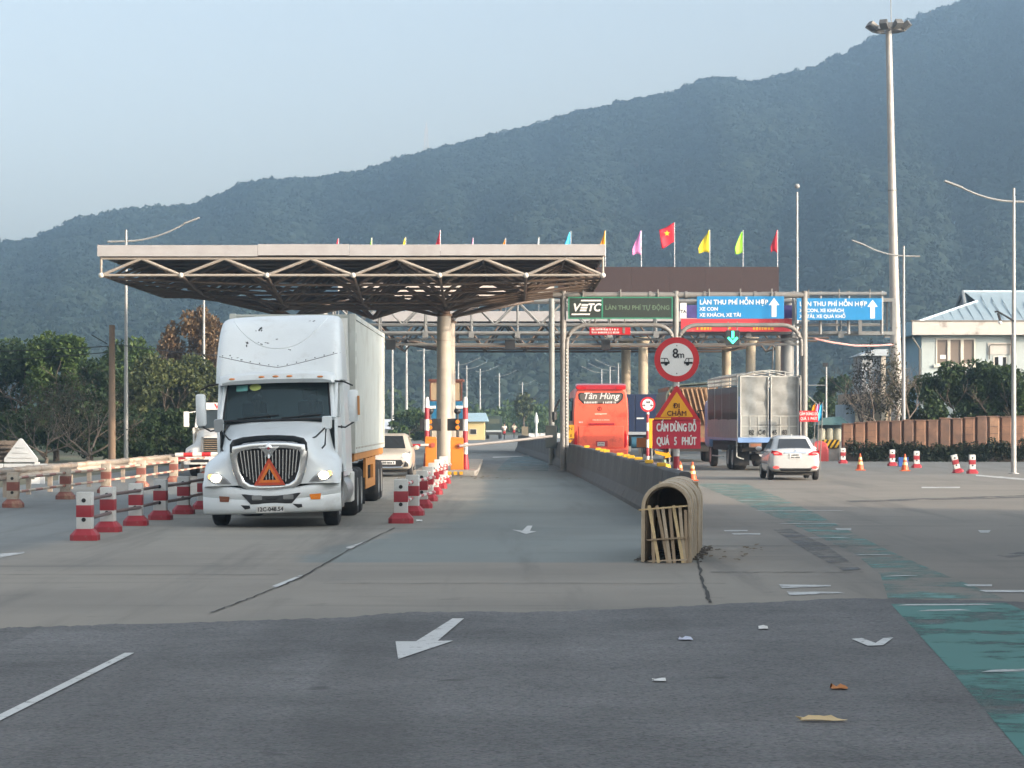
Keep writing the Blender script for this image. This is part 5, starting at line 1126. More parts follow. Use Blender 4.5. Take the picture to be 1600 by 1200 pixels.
def display(px0, px1, Y_, lab):
    xa, xb = xat(px0, Y_), xat(px1, Y_); xm_ = (xa + xb) / 2; t = thing('lane_display', lab, 'display', (xm_, Y_, .2), 0, 'black lane displays')
    b = MB(); b.bx(-(xb - xa) / 2, (xb - xa) / 2, -.03, .15, zat(673, Y_) - .2, zat(654, Y_) - .2); b.build('housing', dark_plastic, t, smooth=False, bevel=.015)
    rod('stand', (0, .1, 0), (0, .1, zat(655, Y_) - .2), .05, dark_plastic, t); rod('stem', (0, -.05, zat(690, Y_) - .2), (0, -.05, zat(640, Y_) - .2), .045, dark_plastic, t)
    for z in (659, 668): b = MB(); b.lathe([(.075, -.09), (.075, -.03)], n=12, axis='y', c=(0, -.06, zat(z, Y_) - .2)); b.build('signal_lens', amber, t)
    b = MB(); b.ball((0, -.05, zat(642, Y_) - .2), .13, 8); b.build('camera', dark_plastic, t); b = MB(); b.bx(-.06, .2, -.16, .04, zat(642, Y_) - .12, zat(640, Y_) - .06); b.build('sun_shade', sign_white, t, smooth=False, bevel=.02)
display(699, 731, 93.6, 'black lane display with amber lenses right of the canopy column'); display(656, 689, 96.6, 'black lane display with amber lenses left of the canopy column')
# toll booth behind the column
Yb_ = 110; t = thing('toll_booth', 'blue toll booth with tan mirrored windows behind the canopy column', 'booth', (xat(697, Yb_), Yb_, .2))
w_ = 51 * Yb_ / F / 2; z1_, z2_, z3_ = zat(657, Yb_) - .2, zat(627, Yb_) - .2, zat(596, Yb_) - .2
b = MB(); b.bx(-w_, w_, 0, 2.4, 0, z1_); b.build('lower_wall', mat('booth_cream', (.55, .5, .42), .6), t, smooth=False)
b = MB(); b.bx(-w_ - .01, w_ + .01, -.02, 2.4, z1_, z2_); b.build('blue_band', mat('booth_blue', (.015, .15, .30), .5), t, smooth=False)
for sg in (-1, 1):
    xa, xb = (-w_, -w_ * .42) if sg < 0 else (w_ * .28, w_)
    b = MB(); b.ring(rrect(xb - xa, z3_ - z2_, .09, 3, (xa + xb) / 2, (z2_ + z3_) / 2), rrect(xb - xa - .1, z3_ - z2_ - .1, .07, 3, (xa + xb) / 2, (z2_ + z3_) / 2), -.02, .1); b.build('window_frame', mat('maroon_frame', (.16, .06, .045), .5), t)
    b = MB(); b.prism(rrect(xb - xa - .08, z3_ - z2_ - .08, .07, 3, (xa + xb) / 2, (z2_ + z3_) / 2), .02, .04); b.build('window', mat('tan_reflection', (.42, .33, .22), .5, var=.08), t, smooth=False)  # tan reflection on the panes put into the colour
b = MB(); b.bx(-w_ * .4, w_ * .26, .1, 2.4, z2_, z3_); b.build('wall', mat('booth_cream', (.55, .5, .42), .6), t, smooth=False)
b = MB(); b.bx(-w_ - .05, w_ + .05, -.06, 2.5, z3_, z3_ + .1); b.build('roof', mat('maroon_frame', (.16, .06, .045), .5), t, smooth=False)
# ---- traffic cones
cone_o = mat('cone_orange', (.55, .09, .02), .5, var=.08)
def cone(loc, lab, h=.7):
    t = thing('traffic_cone', lab, 'traffic cone', loc, 0, 'orange traffic cones'); b = MB(); b.bx(-.19, .19, -.19, .19, 0, .035); b.build('base', cone_o, t, smooth=False, bevel=.02)
    f = lambda z: .15 - .125 * z / h
    b = MB(); b.lathe([(f(0), .03), (f(h), h), (f(h) * .6, h + .01)], n=18); b.build('cone', cone_o, t)
    for z0_, z1_ in ((.36 * h, .52 * h), (.66 * h, .8 * h)): b = MB(); b.lathe([(f(z0_) + .004, z0_), (f(z1_) + .004, z1_)], n=18); b.build('band', mat('cone_band', (.75, .62, .25), .4), t)
cone(gp(1344, 735), 'orange traffic cone by itself, left of the two near the wall', .66); cone(gp(1414, 736), 'orange traffic cone in front of the lamp post foot', .66)
cone(Vector((xat(694, 86.5), 86.5, 0)), 'orange traffic cone at the foot of the canopy column', .72); cone(Vector((xat(1082, 84), 84, 0)), 'shaded traffic cone behind the red no stopping panel', .62); cone(Vector((xat(1063, 86), 86, 0)), 'traffic cone hidden beside the sign pole', .6)
# ---- far barrier and kiosk on the right
yb = stripe_pipe_mat('yellow_black', .34, (.62, .40, .02), (.015, .015, .015), 0)
def diag_stripes():
    m = bpy.data.materials.new('yellow_black_diagonal'); m.use_nodes = True; n = m.node_tree.nodes; l = m.node_tree.links; b = n['Principled BSDF']
    g = n.new('ShaderNodeNewGeometry'); d = n.new('ShaderNodeVectorMath'); d.operation = 'DOT_PRODUCT'; d.inputs[1].default_value = (1, 0, -.62); l.new(g.outputs['Position'], d.inputs[0])
    q = n.new('ShaderNodeMath'); q.operation = 'MULTIPLY'; q.inputs[1].default_value = 4.2; l.new(d.outputs['Value'], q.inputs[0]); fr = n.new('ShaderNodeMath'); fr.operation = 'FRACT'; l.new(q.outputs[0], fr.inputs[0]); gt = n.new('ShaderNodeMath'); gt.operation = 'GREATER_THAN'; gt.inputs[1].default_value = .5; l.new(fr.outputs[0], gt.inputs[0])
    mx = n.new('ShaderNodeMix'); mx.data_type = 'RGBA'; l.new(gt.outputs[0], mx.inputs[0]); mx.inputs[6].default_value = (.62, .38, .02, 1); mx.inputs[7].default_value = (.015, .015, .015, 1); l.new(mx.outputs[2], b.inputs['Base Color']); return m
Yk = 126; t = thing('striped_barrier', 'yellow and black diagonally striped barrier board beside the white sedan', 'barrier', (xat(1298, Yk), Yk, 0))
b = MB(); b.bx(-.55, .42, 0, .05, zat(700, Yk), zat(687, Yk)); b.build('board', diag_stripes(), t, smooth=False)
b = MB(); b.bx(-.9, .42, .06, .5, 0, zat(700, Yk)); b.build('base', concrete, t, smooth=False)
for x in (-.5, .38): rod('leg', (x, .08, 0), (x, .08, zat(687, Yk)), .03, galv, t, 6)
t = thing('red_tarpaulin', 'red covered stack beside the white sedan rear window', 'cover', (xat(1280, 124), 124, 0)); b = MB(); b.loft([[(x * s, y * s, z) for x, y in octo(.42, .1)] for s, z in ((1, 0), (1, .5), (.8, .85), (.3, .98))]); b.build('cover', mat('faded_red', (.42, .05, .05), .7), t)
Yk = 138; t = thing('kiosk', 'small roadside kiosk with blue green awning and cream cans on its ledge', 'kiosk', (xat(1300, Yk), Yk, 0))
b = MB(); b.prism([(-.9, zat(664, Yk)), (.95, zat(664, Yk)), (.4, zat(651, Yk)), (-.5, zat(653, Yk))], -.6, 1.2); b.build('awning', mat('awning', (.07, .15, .16), .7), t, smooth=False)
b = MB(); b.bx(-.7, .85, .3, 1.1, 0, zat(664, Yk)); b.build('cabin', mat('kiosk_wall', (.10, .14, .15), .7), t, smooth=False)
b = MB(); b.bx(-.75, .45, -.3, .28, 0, zat(690, Yk)); b.build('ledge', concrete, t, smooth=False)
for k in range(3): b = MB(); b.lathe([(.16, 0), (.19, .05), (.19, .6), (.14, .7), (.06, .72)], n=12, c=(-.55 + k * .42, -.05, zat(690, Yk))); b.build('can', mat('cream_can', (.55, .5, .36), .5), t)
t = thing('crate', 'blue plastic crate standing against the dark hedge', 'crate', gp(1411, 729)); b = MB(); b.bx(-.2, .2, -.15, .15, 0, .38); b.ring([(-.21, .3), (.21, .3), (.21, .4), (-.21, .4)], [(-.17, .33), (.17, .33), (.17, .37), (-.17, .37)], -.16, -.14); b.build('crate', mat('crate_blue', (.02, .08, .3), .5), t, smooth=False, bevel=.01)
# ---- brown panelled wall with a dark clipped hedge in front
A, B_ = Vector((xat(1315, 124), 124, 0)), Vector((xat(1640, 122.5), 122.5, 0))
t = thing('panel_wall', 'rusty brown wall of upright ribbed panels along the right roadside', 'wall', A); d = B_ - A; Lw = d.length; t.rotation_euler.z = math.atan2(d.y, d.x)
wall_cols = [mat('rusty_panel', (.225, .125, .078), .8, var=.25, scale=2, dirt=(.16, .085, .055), dscale=1.4, dlo=.42, dhi=.68), mat('brown_panel', (.175, .10, .068), .8, var=.25, scale=2, dirt=(.10, .065, .05), dscale=1.4, dlo=.42, dhi=.68), mat('sunlit_rust_panel', (.31, .185, .115), .8, var=.25, scale=2, dirt=(.22, .12, .075), dscale=1.4, dlo=.45, dhi=.68), mat('shade_dark_panel', (.12, .075, .055), .85, var=.3, scale=2, dirt=(.07, .05, .04), dscale=1.4, dlo=.42, dhi=.68)]
n = 17; wpan = Lw / n; rg = random.Random(21)
for k in range(n):
    x = k * wpan; hgt = 1.80 + .45 * k / n + rg.uniform(-.04, .04); m = wall_cols[rg.choice((1, 1, 3, 0)) if k < n * .5 else rg.choice((0, 0, 2, 1))]  # darker panels left, paler right: shade and sun put into the colour
    b = MB(); pr = [(x, 0), (x + wpan * .16, -.13), (x + wpan * .84, -.13), (x + wpan, 0), (x + wpan, .06), (x, .06)]
    b.prism(pr, .35, hgt, 'z'); o = b.build('panel', m, t, smooth=False)
    for zz in (.62, .78):
        b = MB(); b.bx(x + wpan * .2, x + wpan * .8, -.145, -.13, hgt * zz, hgt * zz + .035); b.build('rail', wall_cols[1], o, smooth=False)
    b = MB(); b.bx(x + wpan * .02, x + wpan * .98, -.17, .1, hgt, hgt + .06); b.build('coping', wall_cols[1], t, smooth=False)
b = MB(); b.bx(0, Lw, -.02, .05, 0, .4); b.build('plinth', dark_steel, t, smooth=False)
def hedge(name, P, Q, h, dpt, n, m, seed):
    r = np.random.RandomState(seed); P = np.array(P[:3]); Q = np.array(Q[:3]); k = 60; u = np.linspace(0, 1, k)[:, None]; c = P + (Q - P) * u; c[:, 2] = r.uniform(.25, .75, k) * h
    cl = np.concatenate([c, np.stack([np.full(k, .35), np.full(k, dpt), r.uniform(.3, .5, k) * h], 1)], 1); return leaves_mesh(name, cl, n, .13, m, seed)
t = thing('hedge', 'low dark hedge along the foot of the brown panelled wall', 'hedge')
link('foliage', hedge('foliage', A + Vector((.3, -1.2, 0)), B_ + Vector((0, -1.2, 0)), 1.0, .3, 15000, leaf_mat('hedge_leaves', (.006, .012, .005), (.018, .030, .010)), 77), t)
# ---- buildings on the right
wall_mint = mat('mint_wall', (.38, .43, .425), .75, var=.06, dirt=(.30, .33, .32), dscale=.6, dlo=.52, dhi=.8)
wall_shade = mat('shaded_blue_wall', (.20, .34, .42), .75, var=.05)  # bluish shade on the left-facing sides put into the colour
cream_w = mat('cream_parapet', (.47, .445, .41), .75, var=.08, scale=1.5, dirt=(.2, .16, .13), dscale=1.1, dlo=.58, dhi=.72)
roof_blue = mat('blue_metal_roof', (.30, .38, .42), .5, .2, var=.04)
Yb_ = 142.0; X0, X1 = xat(1440, Yb_), xat(1800, Yb_); t = thing('office_building', 'pale two storey building with blue metal hip roof at the right edge', 'building')
zp0, zp1 = zat(524, Yb_), zat(503, Yb_)
wx0, wx1, wz0, wz1 = xat(1462, Yb_), xat(1524, Yb_), zat(570, Yb_), zat(528.5, Yb_); sx0, sx1, sz0, sz1 = xat(1552, Yb_), xat(1574, Yb_), zat(592, Yb_), zat(556, Yb_)
b = MB()
for a in ((X0, wx0, 0, zp0), (wx0, wx1, 0, wz0), (wx0, wx1, wz1, zp0), (wx1, sx0, 0, zp0), (sx0, sx1, 0, sz0), (sx0, sx1, sz1, zp0), (sx1, X1, 0, zp0)): b.bx(a[0], a[1], Yb_, Yb_ + .22, a[2], a[3])
b.build('front_wall', wall_mint, t, smooth=False)
b = MB(); b.bx(X0, X0 + .2, Yb_ + .22, Yb_ + 9, 0, zp0); b.build('side_wall', wall_shade, t, smooth=False)
b = MB(); b.bx(X0 + .2, X1, Yb_ + 8.8, Yb_ + 9, 0, zp0); b.bx(X1 - .2, X1, Yb_ + .22, Yb_ + 8.8, 0, zp0); b.bx(X0 + .2, X1 - .2, Yb_ + .22, Yb_ + 8.8, 3.4, 3.5); b.build('inner_walls', wall_mint, t, smooth=False)
ox = xat(1425, Yb_ - .7); b = MB(); b.bx(ox, X1 + .5, Yb_ - .75, Yb_ - .5, zp0, zp1); b.build('parapet', cream_w, t, smooth=False, bevel=.02)
b = MB(); b.bx(ox, ox + .25, Yb_ - .5, Yb_ + 9.6, zp0, zp1); b.build('parapet', wall_shade, t, smooth=False)
b = MB(); b.bx(ox + .25, X1 + .3, Yb_ - .5, Yb_ + 9.4, zp0 + .02, zp0 + .16); b.build('soffit', concrete, t, smooth=False)
b = MB(); b.bx(ox - .05, X1 + .5, Yb_ - .8, Yb_ - .45, zp1, zp1 + .06); b.build('coping', mat('stained_coping', (.2, .17, .14), .8, var=.3), t, smooth=False)
wall_in = mat('window_blind', (.26, .21, .17), .6, var=.1); fr_m = mat('cream_frame', (.62, .58, .5), .5)
for k in range(3):
    a = wx0 + (wx1 - wx0) * k / 3; c = wx0 + (wx1 - wx0) * (k + 1) / 3
    f = MB().ring([(a + .003, wz0), (c - .003, wz0), (c - .003, wz1), (a + .003, wz1)], [(a + .08, wz0 + .08), (c - .08, wz0 + .08), (c - .08, wz1 - .08), (a + .08, wz1 - .08)], Yb_ - .03, Yb_ + .1).build('window', fr_m, t, smooth=False)
    b = MB(); b.bx(a + .07, c - .07, Yb_ + .04, Yb_ + .05, wz0 + .07, wz1 - .07); b.build('pane', mat('brown_pane', (.19, .155, .13), .15, var=.12, scale=.8), f, smooth=False)
    if k == 0: b = MB(); b.bx(a + .25, a + .58, Yb_ + .03, Yb_ + .038, wz0 + .33, wz0 + .55); b.build('notice', sign_white, f, smooth=False)
b = MB(); b.bx(wx0 - .12, wx1 + .12, Yb_ - .14, Yb_ - .002, wz0 - .14, wz0); b.build('sill', fr_m, t, smooth=False)
f = MB().ring([(sx0, sz0), (sx1, sz0), (sx1, sz1), (sx0, sz1)], [(sx0 + .07, sz0 + .07), (sx1 - .07, sz0 + .07), (sx1 - .07, sz1 - .07), (sx0 + .07, sz1 - .07)], Yb_ - .03, Yb_ + .1).build('window', fr_m, t, smooth=False)
b = MB(); b.bx(sx0 + .06, sx1 - .06, Yb_ + .05, Yb_ + .06, sz0 + .06, sz1 - .06); b.build('pane', mat('dark_pane', (.035, .03, .028), .12), f, smooth=False)
b = MB(); b.bx(sx0 + .27, sx0 + .5, Yb_ - .12, Yb_ - .07, sz0 + .02, sz1 - .02); b.build('shutter', mat('pale_shutter', (.5, .56, .6), .5), f, smooth=False)
b = MB(); b.bx(sx0 - .32, sx1 + .32, Yb_ - .05, Yb_ - .002, sz1 + .08, sz1 + .72); b.build('white_patch', cream_w, t, smooth=False)
for pts in ([(xat(1546, Yb_), sz1 - .2), (xat(1546, Yb_), sz1 + .55), (xat(1548, Yb_), sz1 + .62), (xat(1586, Yb_), sz1 + .62)],):
    b = MB(); b.tube([(x, Yb_ - .08, z) for x, z in pts], .03, 6); b.build('conduit', mat('dark_pipe', (.16, .15, .13), .6), t)
rod('downpipe', (xat(1580, Yb_), Yb_ - .15, 0), (xat(1580, Yb_), Yb_ - .15, zp0), .05, mat('brown_pipe', (.28, .2, .16), .6), t)
b = MB(); b.tube([(X0 - .1, Yb_ + .05, 0), (X0 - .1, Yb_ + .05, zp0 - .75), (X0 - .55, Yb_ - .3, zp0 - .12)], .06, 8); b.build('downpipe', mat('dark_pipe', (.16, .15, .13), .6), t)
ze, zr = zp1 - .05, zat(457, Yb_ + 4.5); yr = Yb_ + 4.5; rx0 = xat(1507, yr); e0 = xat(1432, Yb_)
# hip roof: front slope as separate ribbed sheets, left hip, gablet
nsh = 15; hipx = lambda z: e0 + (rx0 + .55 - e0) * (z - ze) / (zr - ze)
b = MB(); b.add([(e0, Yb_ - .45, ze), (X1 + .5, Yb_ - .45, ze), (X1 + .5, yr, zr), (rx0, yr, zr), (xat(1520, yr), yr - 1.3, ze + (zr - ze) * .68)], [(0, 1, 2, 3, 4)]); o = b.build('roof_front', roof_blue, t, smooth=False); o.modifiers.new('t', 'SOLIDIFY').thickness = .04
b = MB(); b.add([(e0, Yb_ - .45, ze), (xat(1520, yr), yr - 1.3, ze + (zr - ze) * .68), (xat(1520, yr), yr + 1.3, ze + (zr - ze) * .68), (e0, Yb_ + 9.4, ze)], [(0, 1, 2, 3)]); o = b.build('roof_hip', roof_blue, t, smooth=False); o.modifiers.new('t', 'SOLIDIFY').thickness = .04
b = MB(); b.add([(e0, Yb_ + 9.4, ze), (X1 + .5, Yb_ + 9.4, ze), (X1 + .5, yr, zr), (rx0, yr, zr), (xat(1520, yr), yr + 1.3, ze + (zr - ze) * .68)], [(0, 1, 2, 3, 4)]); o = b.build('roof_back', roof_blue, t, smooth=False)
b = MB(); gx = xat(1503, yr); b.add([(gx, yr - 1.35, ze + (zr - ze) * .62), (gx, yr + 1.35, ze + (zr - ze) * .62), (gx + .1, yr, zr - .02)], [(0, 1, 2)]); o = b.build('gable_vent', mat('vent_dark', (.10, .11, .12), .7), t, smooth=False); o.modifiers.new('t', 'SOLIDIFY').thickness = .05
b = MB(); b.tube([(gx - .1, yr - 1.5, ze + (zr - ze) * .58), (gx + .05, yr, zr + .05), (gx - .1, yr + 1.5, ze + (zr - ze) * .58)], .1, 6); b.build('barge_board', mat('barge_grey', (.17, .19, .2), .6), t)
b = MB(); b.tube([(rx0 - .1, yr, zr + .04), (X1 + .5, yr, zr + .04)], .09, 6); b.tube([(e0, Yb_ - .45, ze + .04), (xat(1520, yr), yr - 1.3, ze + (zr - ze) * .68 + .04)], .08, 6); b.build('ridge_cap', mat('ridge_cap', (.55, .64, .68), .4, .2), t)
for k in range(26):
    x = e0 + 1.0 + k * .55
    if x > X1: break
    za_ = ze + .02; f1 = min(1, max(.05, (x - e0) / (xat(1520, yr) - e0) * .68)) if x < xat(1520, yr) else 1; b = MB(); b.bar((x, Yb_ - .45, za_ + .015), (x, Yb_ - .45 + (yr - Yb_ + .45) * f1, ze + (zr - ze) * f1 + .015), .05, .03); b.build('rib', roof_blue, t, smooth=False)
t = thing('outbuilding', 'green roofed low building just entering at the right frame edge', 'building', (xat(1618, 139), 139, 0)); b = MB(); b.bx(-1, 3, .2, 1.6, 0, zat(605, 139)); b.build('wall', wall_mint, t, smooth=False)
b = MB(); b.prism([(-1.2, zat(605, 139)), (3.2, zat(605, 139)), (3.2, zat(570, 139)), (.3, zat(570, 139))], -.2, 1.7); b.build('roof', mat('sage_roof', (.17, .21, .17), .6), t, smooth=False)
# bracket floodlight on the lamp post's neighbour
t = thing('cctv_bracket', 'dark bracket camera reaching out from the lower right lamp post', 'camera', (xat(1583, 95), 94.8, zat(502, 95)))
b = MB(); b.tube([(0, 0, 0), (-.62, 0, .36), (-.72, 0, .34)], .04, 6); b.tube([(-.6, 0, .3), (-.5, 0, -.02)], .05, 6); b.build('bracket', dark_plastic, t); b = MB(); b.ball((-.52, 0, -.05), .075, 8); b.build('dome', sign_white, t)
# small white building left of it
Yw = 158; t = thing('gate_house', 'narrow white two storey gate house with flat canopy left of the mast', 'building'); wt = mat('gatehouse_white', (.44, .47, .49), .7, var=.06, dirt=(.4, .4, .4), dscale=.7)
b = MB(); b.bx(xat(1347, Yw), xat(1382, Yw), Yw, Yw + 4, zat(628, Yw), zat(553, Yw)); b.build('upper_wall', wt, t, smooth=False)
b = MB(); b.prism([(xat(1340, Yw), zat(556, Yw)), (xat(1386, Yw), zat(556, Yw)), (xat(1386, Yw), zat(546, Yw)), (xat(1366, Yw), zat(546, Yw))], Yw - .5, Yw + 4.3); b.build('roof', mat('pale_roof', (.42, .47, .5), .6), t, smooth=False)
b = MB(); b.bx(xat(1376, Yw), xat(1383, Yw), Yw - .3, Yw - .01, 0, zat(556, Yw)); b.build('pilaster', mat('booth_cream', (.55, .5, .42), .6), t, smooth=False)
b = MB(); b.bx(xat(1322, Yw), xat(1415, Yw), Yw - 1.5, Yw + 4, zat(632, Yw), zat(616, Yw)); b.build('canopy_slab', mat('tan_slab', (.42, .33, .24), .8, dirt=(.25, .18, .13)), t, smooth=False)
b = MB(); b.bx(xat(1318, Yw), xat(1336, Yw), Yw, Yw + 4, 0, zat(632, Yw)); b.build('side_wall', mat('pale_blue_wall', (.36, .46, .55), .7), t, smooth=False)
b = MB(); b.bx(xat(1336, Yw), xat(1412, Yw), Yw - .1, Yw + 4, 0, zat(632, Yw)); b.build('lower_wall', mat('cream_lower_wall', (.58, .50, .38), .7, var=.05), t, smooth=False)
for k in range(3):
    xa = xat(1350 + k * 9, Yw); f = MB().ring(rrect(.3, .9, .02, 2, xa + .2, zat(590, Yw)), rrect(.22, .8, .02, 2, xa + .2, zat(590, Yw)), Yw - .03, Yw - .001).build('window', wt, t, smooth=False)
    b = MB(); b.bx(xa + .1, xa + .3, Yw - .012, Yw - .005, zat(590, Yw) - .4, zat(590, Yw) + .4); b.build('pane', mat('blue_pane', (.16, .22, .27), .15), f, smooth=False)
# ---- houses far beyond the booth
def house(px0, px1, py0, py1, Y_, name, label, wm_, rm_, roofpx, wins=()):
    t = thing(name, label, 'house', (0, Y_, 0)); xa, xb = xat(px0, Y_), xat(px1, Y_); ze_ = zat(py0, Y_); zr_ = zat(roofpx, Y_)
    b = MB(); b.bx(xa, xb, 0, 6, 0, ze_); b.build('wall', wm_, t, smooth=False)
    b = MB(); b.add([(xa - .4, -.5, ze_ - .1), (xb + .4, -.5, ze_ - .1), (xb + .1, 3, zr_), (xa - .1, 3, zr_), (xa - .4, 6.5, ze_ - .1), (xb + .4, 6.5, ze_ - .1)], [(0, 1, 2, 3), (3, 2, 5, 4), (0, 3, 4), (1, 5, 2)]); b.build('roof', rm_, t, smooth=False)
    for (a, c, z0_, z1_) in wins:
        f = MB().ring([(xat(a, Y_), zat(z1_, Y_)), (xat(c, Y_), zat(z1_, Y_)), (xat(c, Y_), zat(z0_, Y_)), (xat(a, Y_), zat(z0_, Y_))], [(xat(a + .6, Y_), zat(z1_ - .6, Y_)), (xat(c - .6, Y_), zat(z1_ - .6, Y_)), (xat(c - .6, Y_), zat(z0_ + .6, Y_)), (xat(a + .6, Y_), zat(z0_ + .6, Y_))], -.06, -.004).build('window', fr_m, t, smooth=False)
        b = MB(); b.bx(xat(a, Y_) + .03, xat(c, Y_) - .03, -.02, -.008, zat(z1_, Y_) + .03, zat(z0_, Y_) - .03); b.build('pane', mat('dark_pane', (.035, .03, .028), .12), f, smooth=False)
    return t
yel = mat('yellow_house', (.52, .41, .19), .7, var=.05); rfb = mat('far_blue_roof', (.30, .42, .47), .5)
house(690, 757, 657, 684, 255, 'yellow_house', 'yellow house with pale blue roof right of the canopy column', yel, rfb, 645, [(734, 745, 670, 679)])
house(600, 634, 669, 684, 262, 'white_house', 'white gabled house seen past the rear of the container', mat('far_white_wall', (.6, .58, .55), .7), mat('far_white_roof', (.52, .55, .58), .5), 655)
house(640, 660, 664, 684, 270, 'small_house', 'small pale house with a red sign left of the canopy column', mat('far_white_wall', (.6, .58, .55), .7), rfb, 647, [(645, 653, 664, 671)])
house(150, 215, 660, 690, 200, 'far_house', 'pale house glimpsed between the trees behind the left lamp post', mat('far_cream_wall', (.6, .54, .44), .7), mat('far_white_roof', (.52, .55, .58), .5), 652)
house(225, 290, 672, 690, 210, 'far_house', 'low cream house behind the olive trees at the left', mat('far_cream_wall', (.6, .54, .44), .7), rfb, 662)
t = thing('roadside_wall', 'low white roadside parapet far beyond the toll lanes', 'wall'); b = MB()
for k in range(6):
    b = MB(); b.bx(xat(826 + k * 9, 280), xat(834 + k * 9, 280), 280, 280.2, 0, zat(677, 280)); b.build('panel', mat('far_white_wall', (.6, .58, .55), .7), t, smooth=False)
t = thing('concrete_pillar', 'pale round topped marker pillar at the far end of the divider', 'pillar', (xat(838, 240), 240, 0)); b = MB(); b.lathe([(.12, 0), (.1, 1.6), (.2, 1.8), (.16, 2.2), (.02, 2.7)], n=10); b.build('shaft', sign_white, t)
for px, Y_, h_, lb in ((820, 172, 1.55, 'short tan concrete pillar at the far end of the lane divider'), (846, 158, .85, 'low dark block at the far end of the lane divider')):
    t = thing('concrete_pillar', lb, 'pillar', (xat(px, Y_), Y_, 0)); b = MB(); b.bx(-.22, .22, -.2, .2, 0, h_); b.bx(-.28, .28, -.26, .26, 0, .12); b.build('shaft', mat('tan_pillar', (.26, .23, .17), .8, var=.15), t, smooth=False, bevel=.02)
t = thing('orange_board', 'orange board at the foot of the far round column', 'sign', (xat(1004, 130), 130, 0)); b = MB(); b.bx(-.3, .25, 0, .06, zat(699, 130), zat(684, 130)); b.build('board', orange_paint, t, smooth=False); rod('leg', (0, .1, 0), (0, .1, zat(695, 130)), .04, galv, t, 6)
# far left boom in front of the second truck
t = thing('boom_arm', 'red and white boom arm across the front of the second white truck', 'boom barrier', (xat(312, 87), 87, 0)); z_ = zat(711, 87); b = MB(); b.tube([(xat(274, 87) - xat(312, 87), 0, z_), (2.2, 0, z_ + .06)], .075, 8); b.build('boom', pipe_rwx, t); b = MB(); b.bx(xat(275, 87) - xat(312, 87), xat(290, 87) - xat(312, 87), -.03, .03, z_ - .2, z_ - .08); b.build('flap', bright_red, t, smooth=False)
b = MB(); b.bx(2.1, 2.5, -.2, .2, 0, 1.05); b.build('cabinet', orange_paint, t, smooth=False, bevel=.02)
# ================================================================== VEHICLES
def bvh_of(o): 
    me = o.data; return BVHTree.FromPolygons([v.co.copy() for v in me.vertices], [tuple(p.vertices) for p in me.polygons])
def on(bv, x, z, off=.004, y0=-6., d=(0, 1, 0)):
    h = bv.ray_cast(Vector((x, y0, z)), Vector(d)); return (h[0] + Vector((0, -off, 0))) if h[0] is not None else None
def patch(bv, poly, name, m, parent, off=.006, thick=.006, n=6):
    """a thin piece laid over a curved front: outline in (x, z), filled with a fan of rings"""
    cx = sum(p[0] for p in poly) / len(poly); cz = sum(p[1] for p in poly) / len(poly); rings = []
    for k in range(n + 1):
        f = max(.02, 1 - k / n); rings.append([(cx + (x - cx) * f, cz + (z - cz) * f) for x, z in poly])
    R3 = []
    for r in rings:
        row = []
        for x, z in r:
            q = on(bv, x, z, off); row.append(q if q is not None else Vector((x, R3[-1][0].y if R3 else 0, z)))
        R3.append(row)
    back = [p + Vector((0, thick, 0)) for p in R3[0]]
    b = MB(); b.loft([back] + R3, cap0=False, cap1=True); return b.build(name, m, parent)
lamp_on = mat('lit_headlamp', (1, .93, .8), .2, emit=9.0, ecol=(1, .86, .62))
lens = mat('headlamp_lens', (.42, .44, .45), .1, .3, coat=.6)
plate_w = mat('plate_white', (.62, .62, .60), .5, var=.06, dirt=(.4, .38, .34), dscale=8)
white_worn = mat('truck_white', (.67, .71, .72), .34, var=.05, scale=1.2, dirt=(.45, .45, .42), dscale=1.6, dlo=.56, dhi=.85, coat=.3)
chip = mat('paint_chip', (.03, .035, .035), .8, var=.4)
grime = mat('underside', (.03, .028, .026), .9, var=.3)
silver = mat('dull_aluminium', (.42, .43, .43), .4, .7, var=.12, dirt=(.2, .18, .16), dscale=3)
seam_m = mat('panel_seam', (.05, .05, .05), .8)
skin = mat('skin', (.34, .19, .12), .6)
shirt1 = mat('shirt_grey', (.22, .24, .27), .9); shirt2 = mat('shirt_dark', (.06, .07, .09), .9); hair_m = mat('hair', (.012, .010, .009), .7)

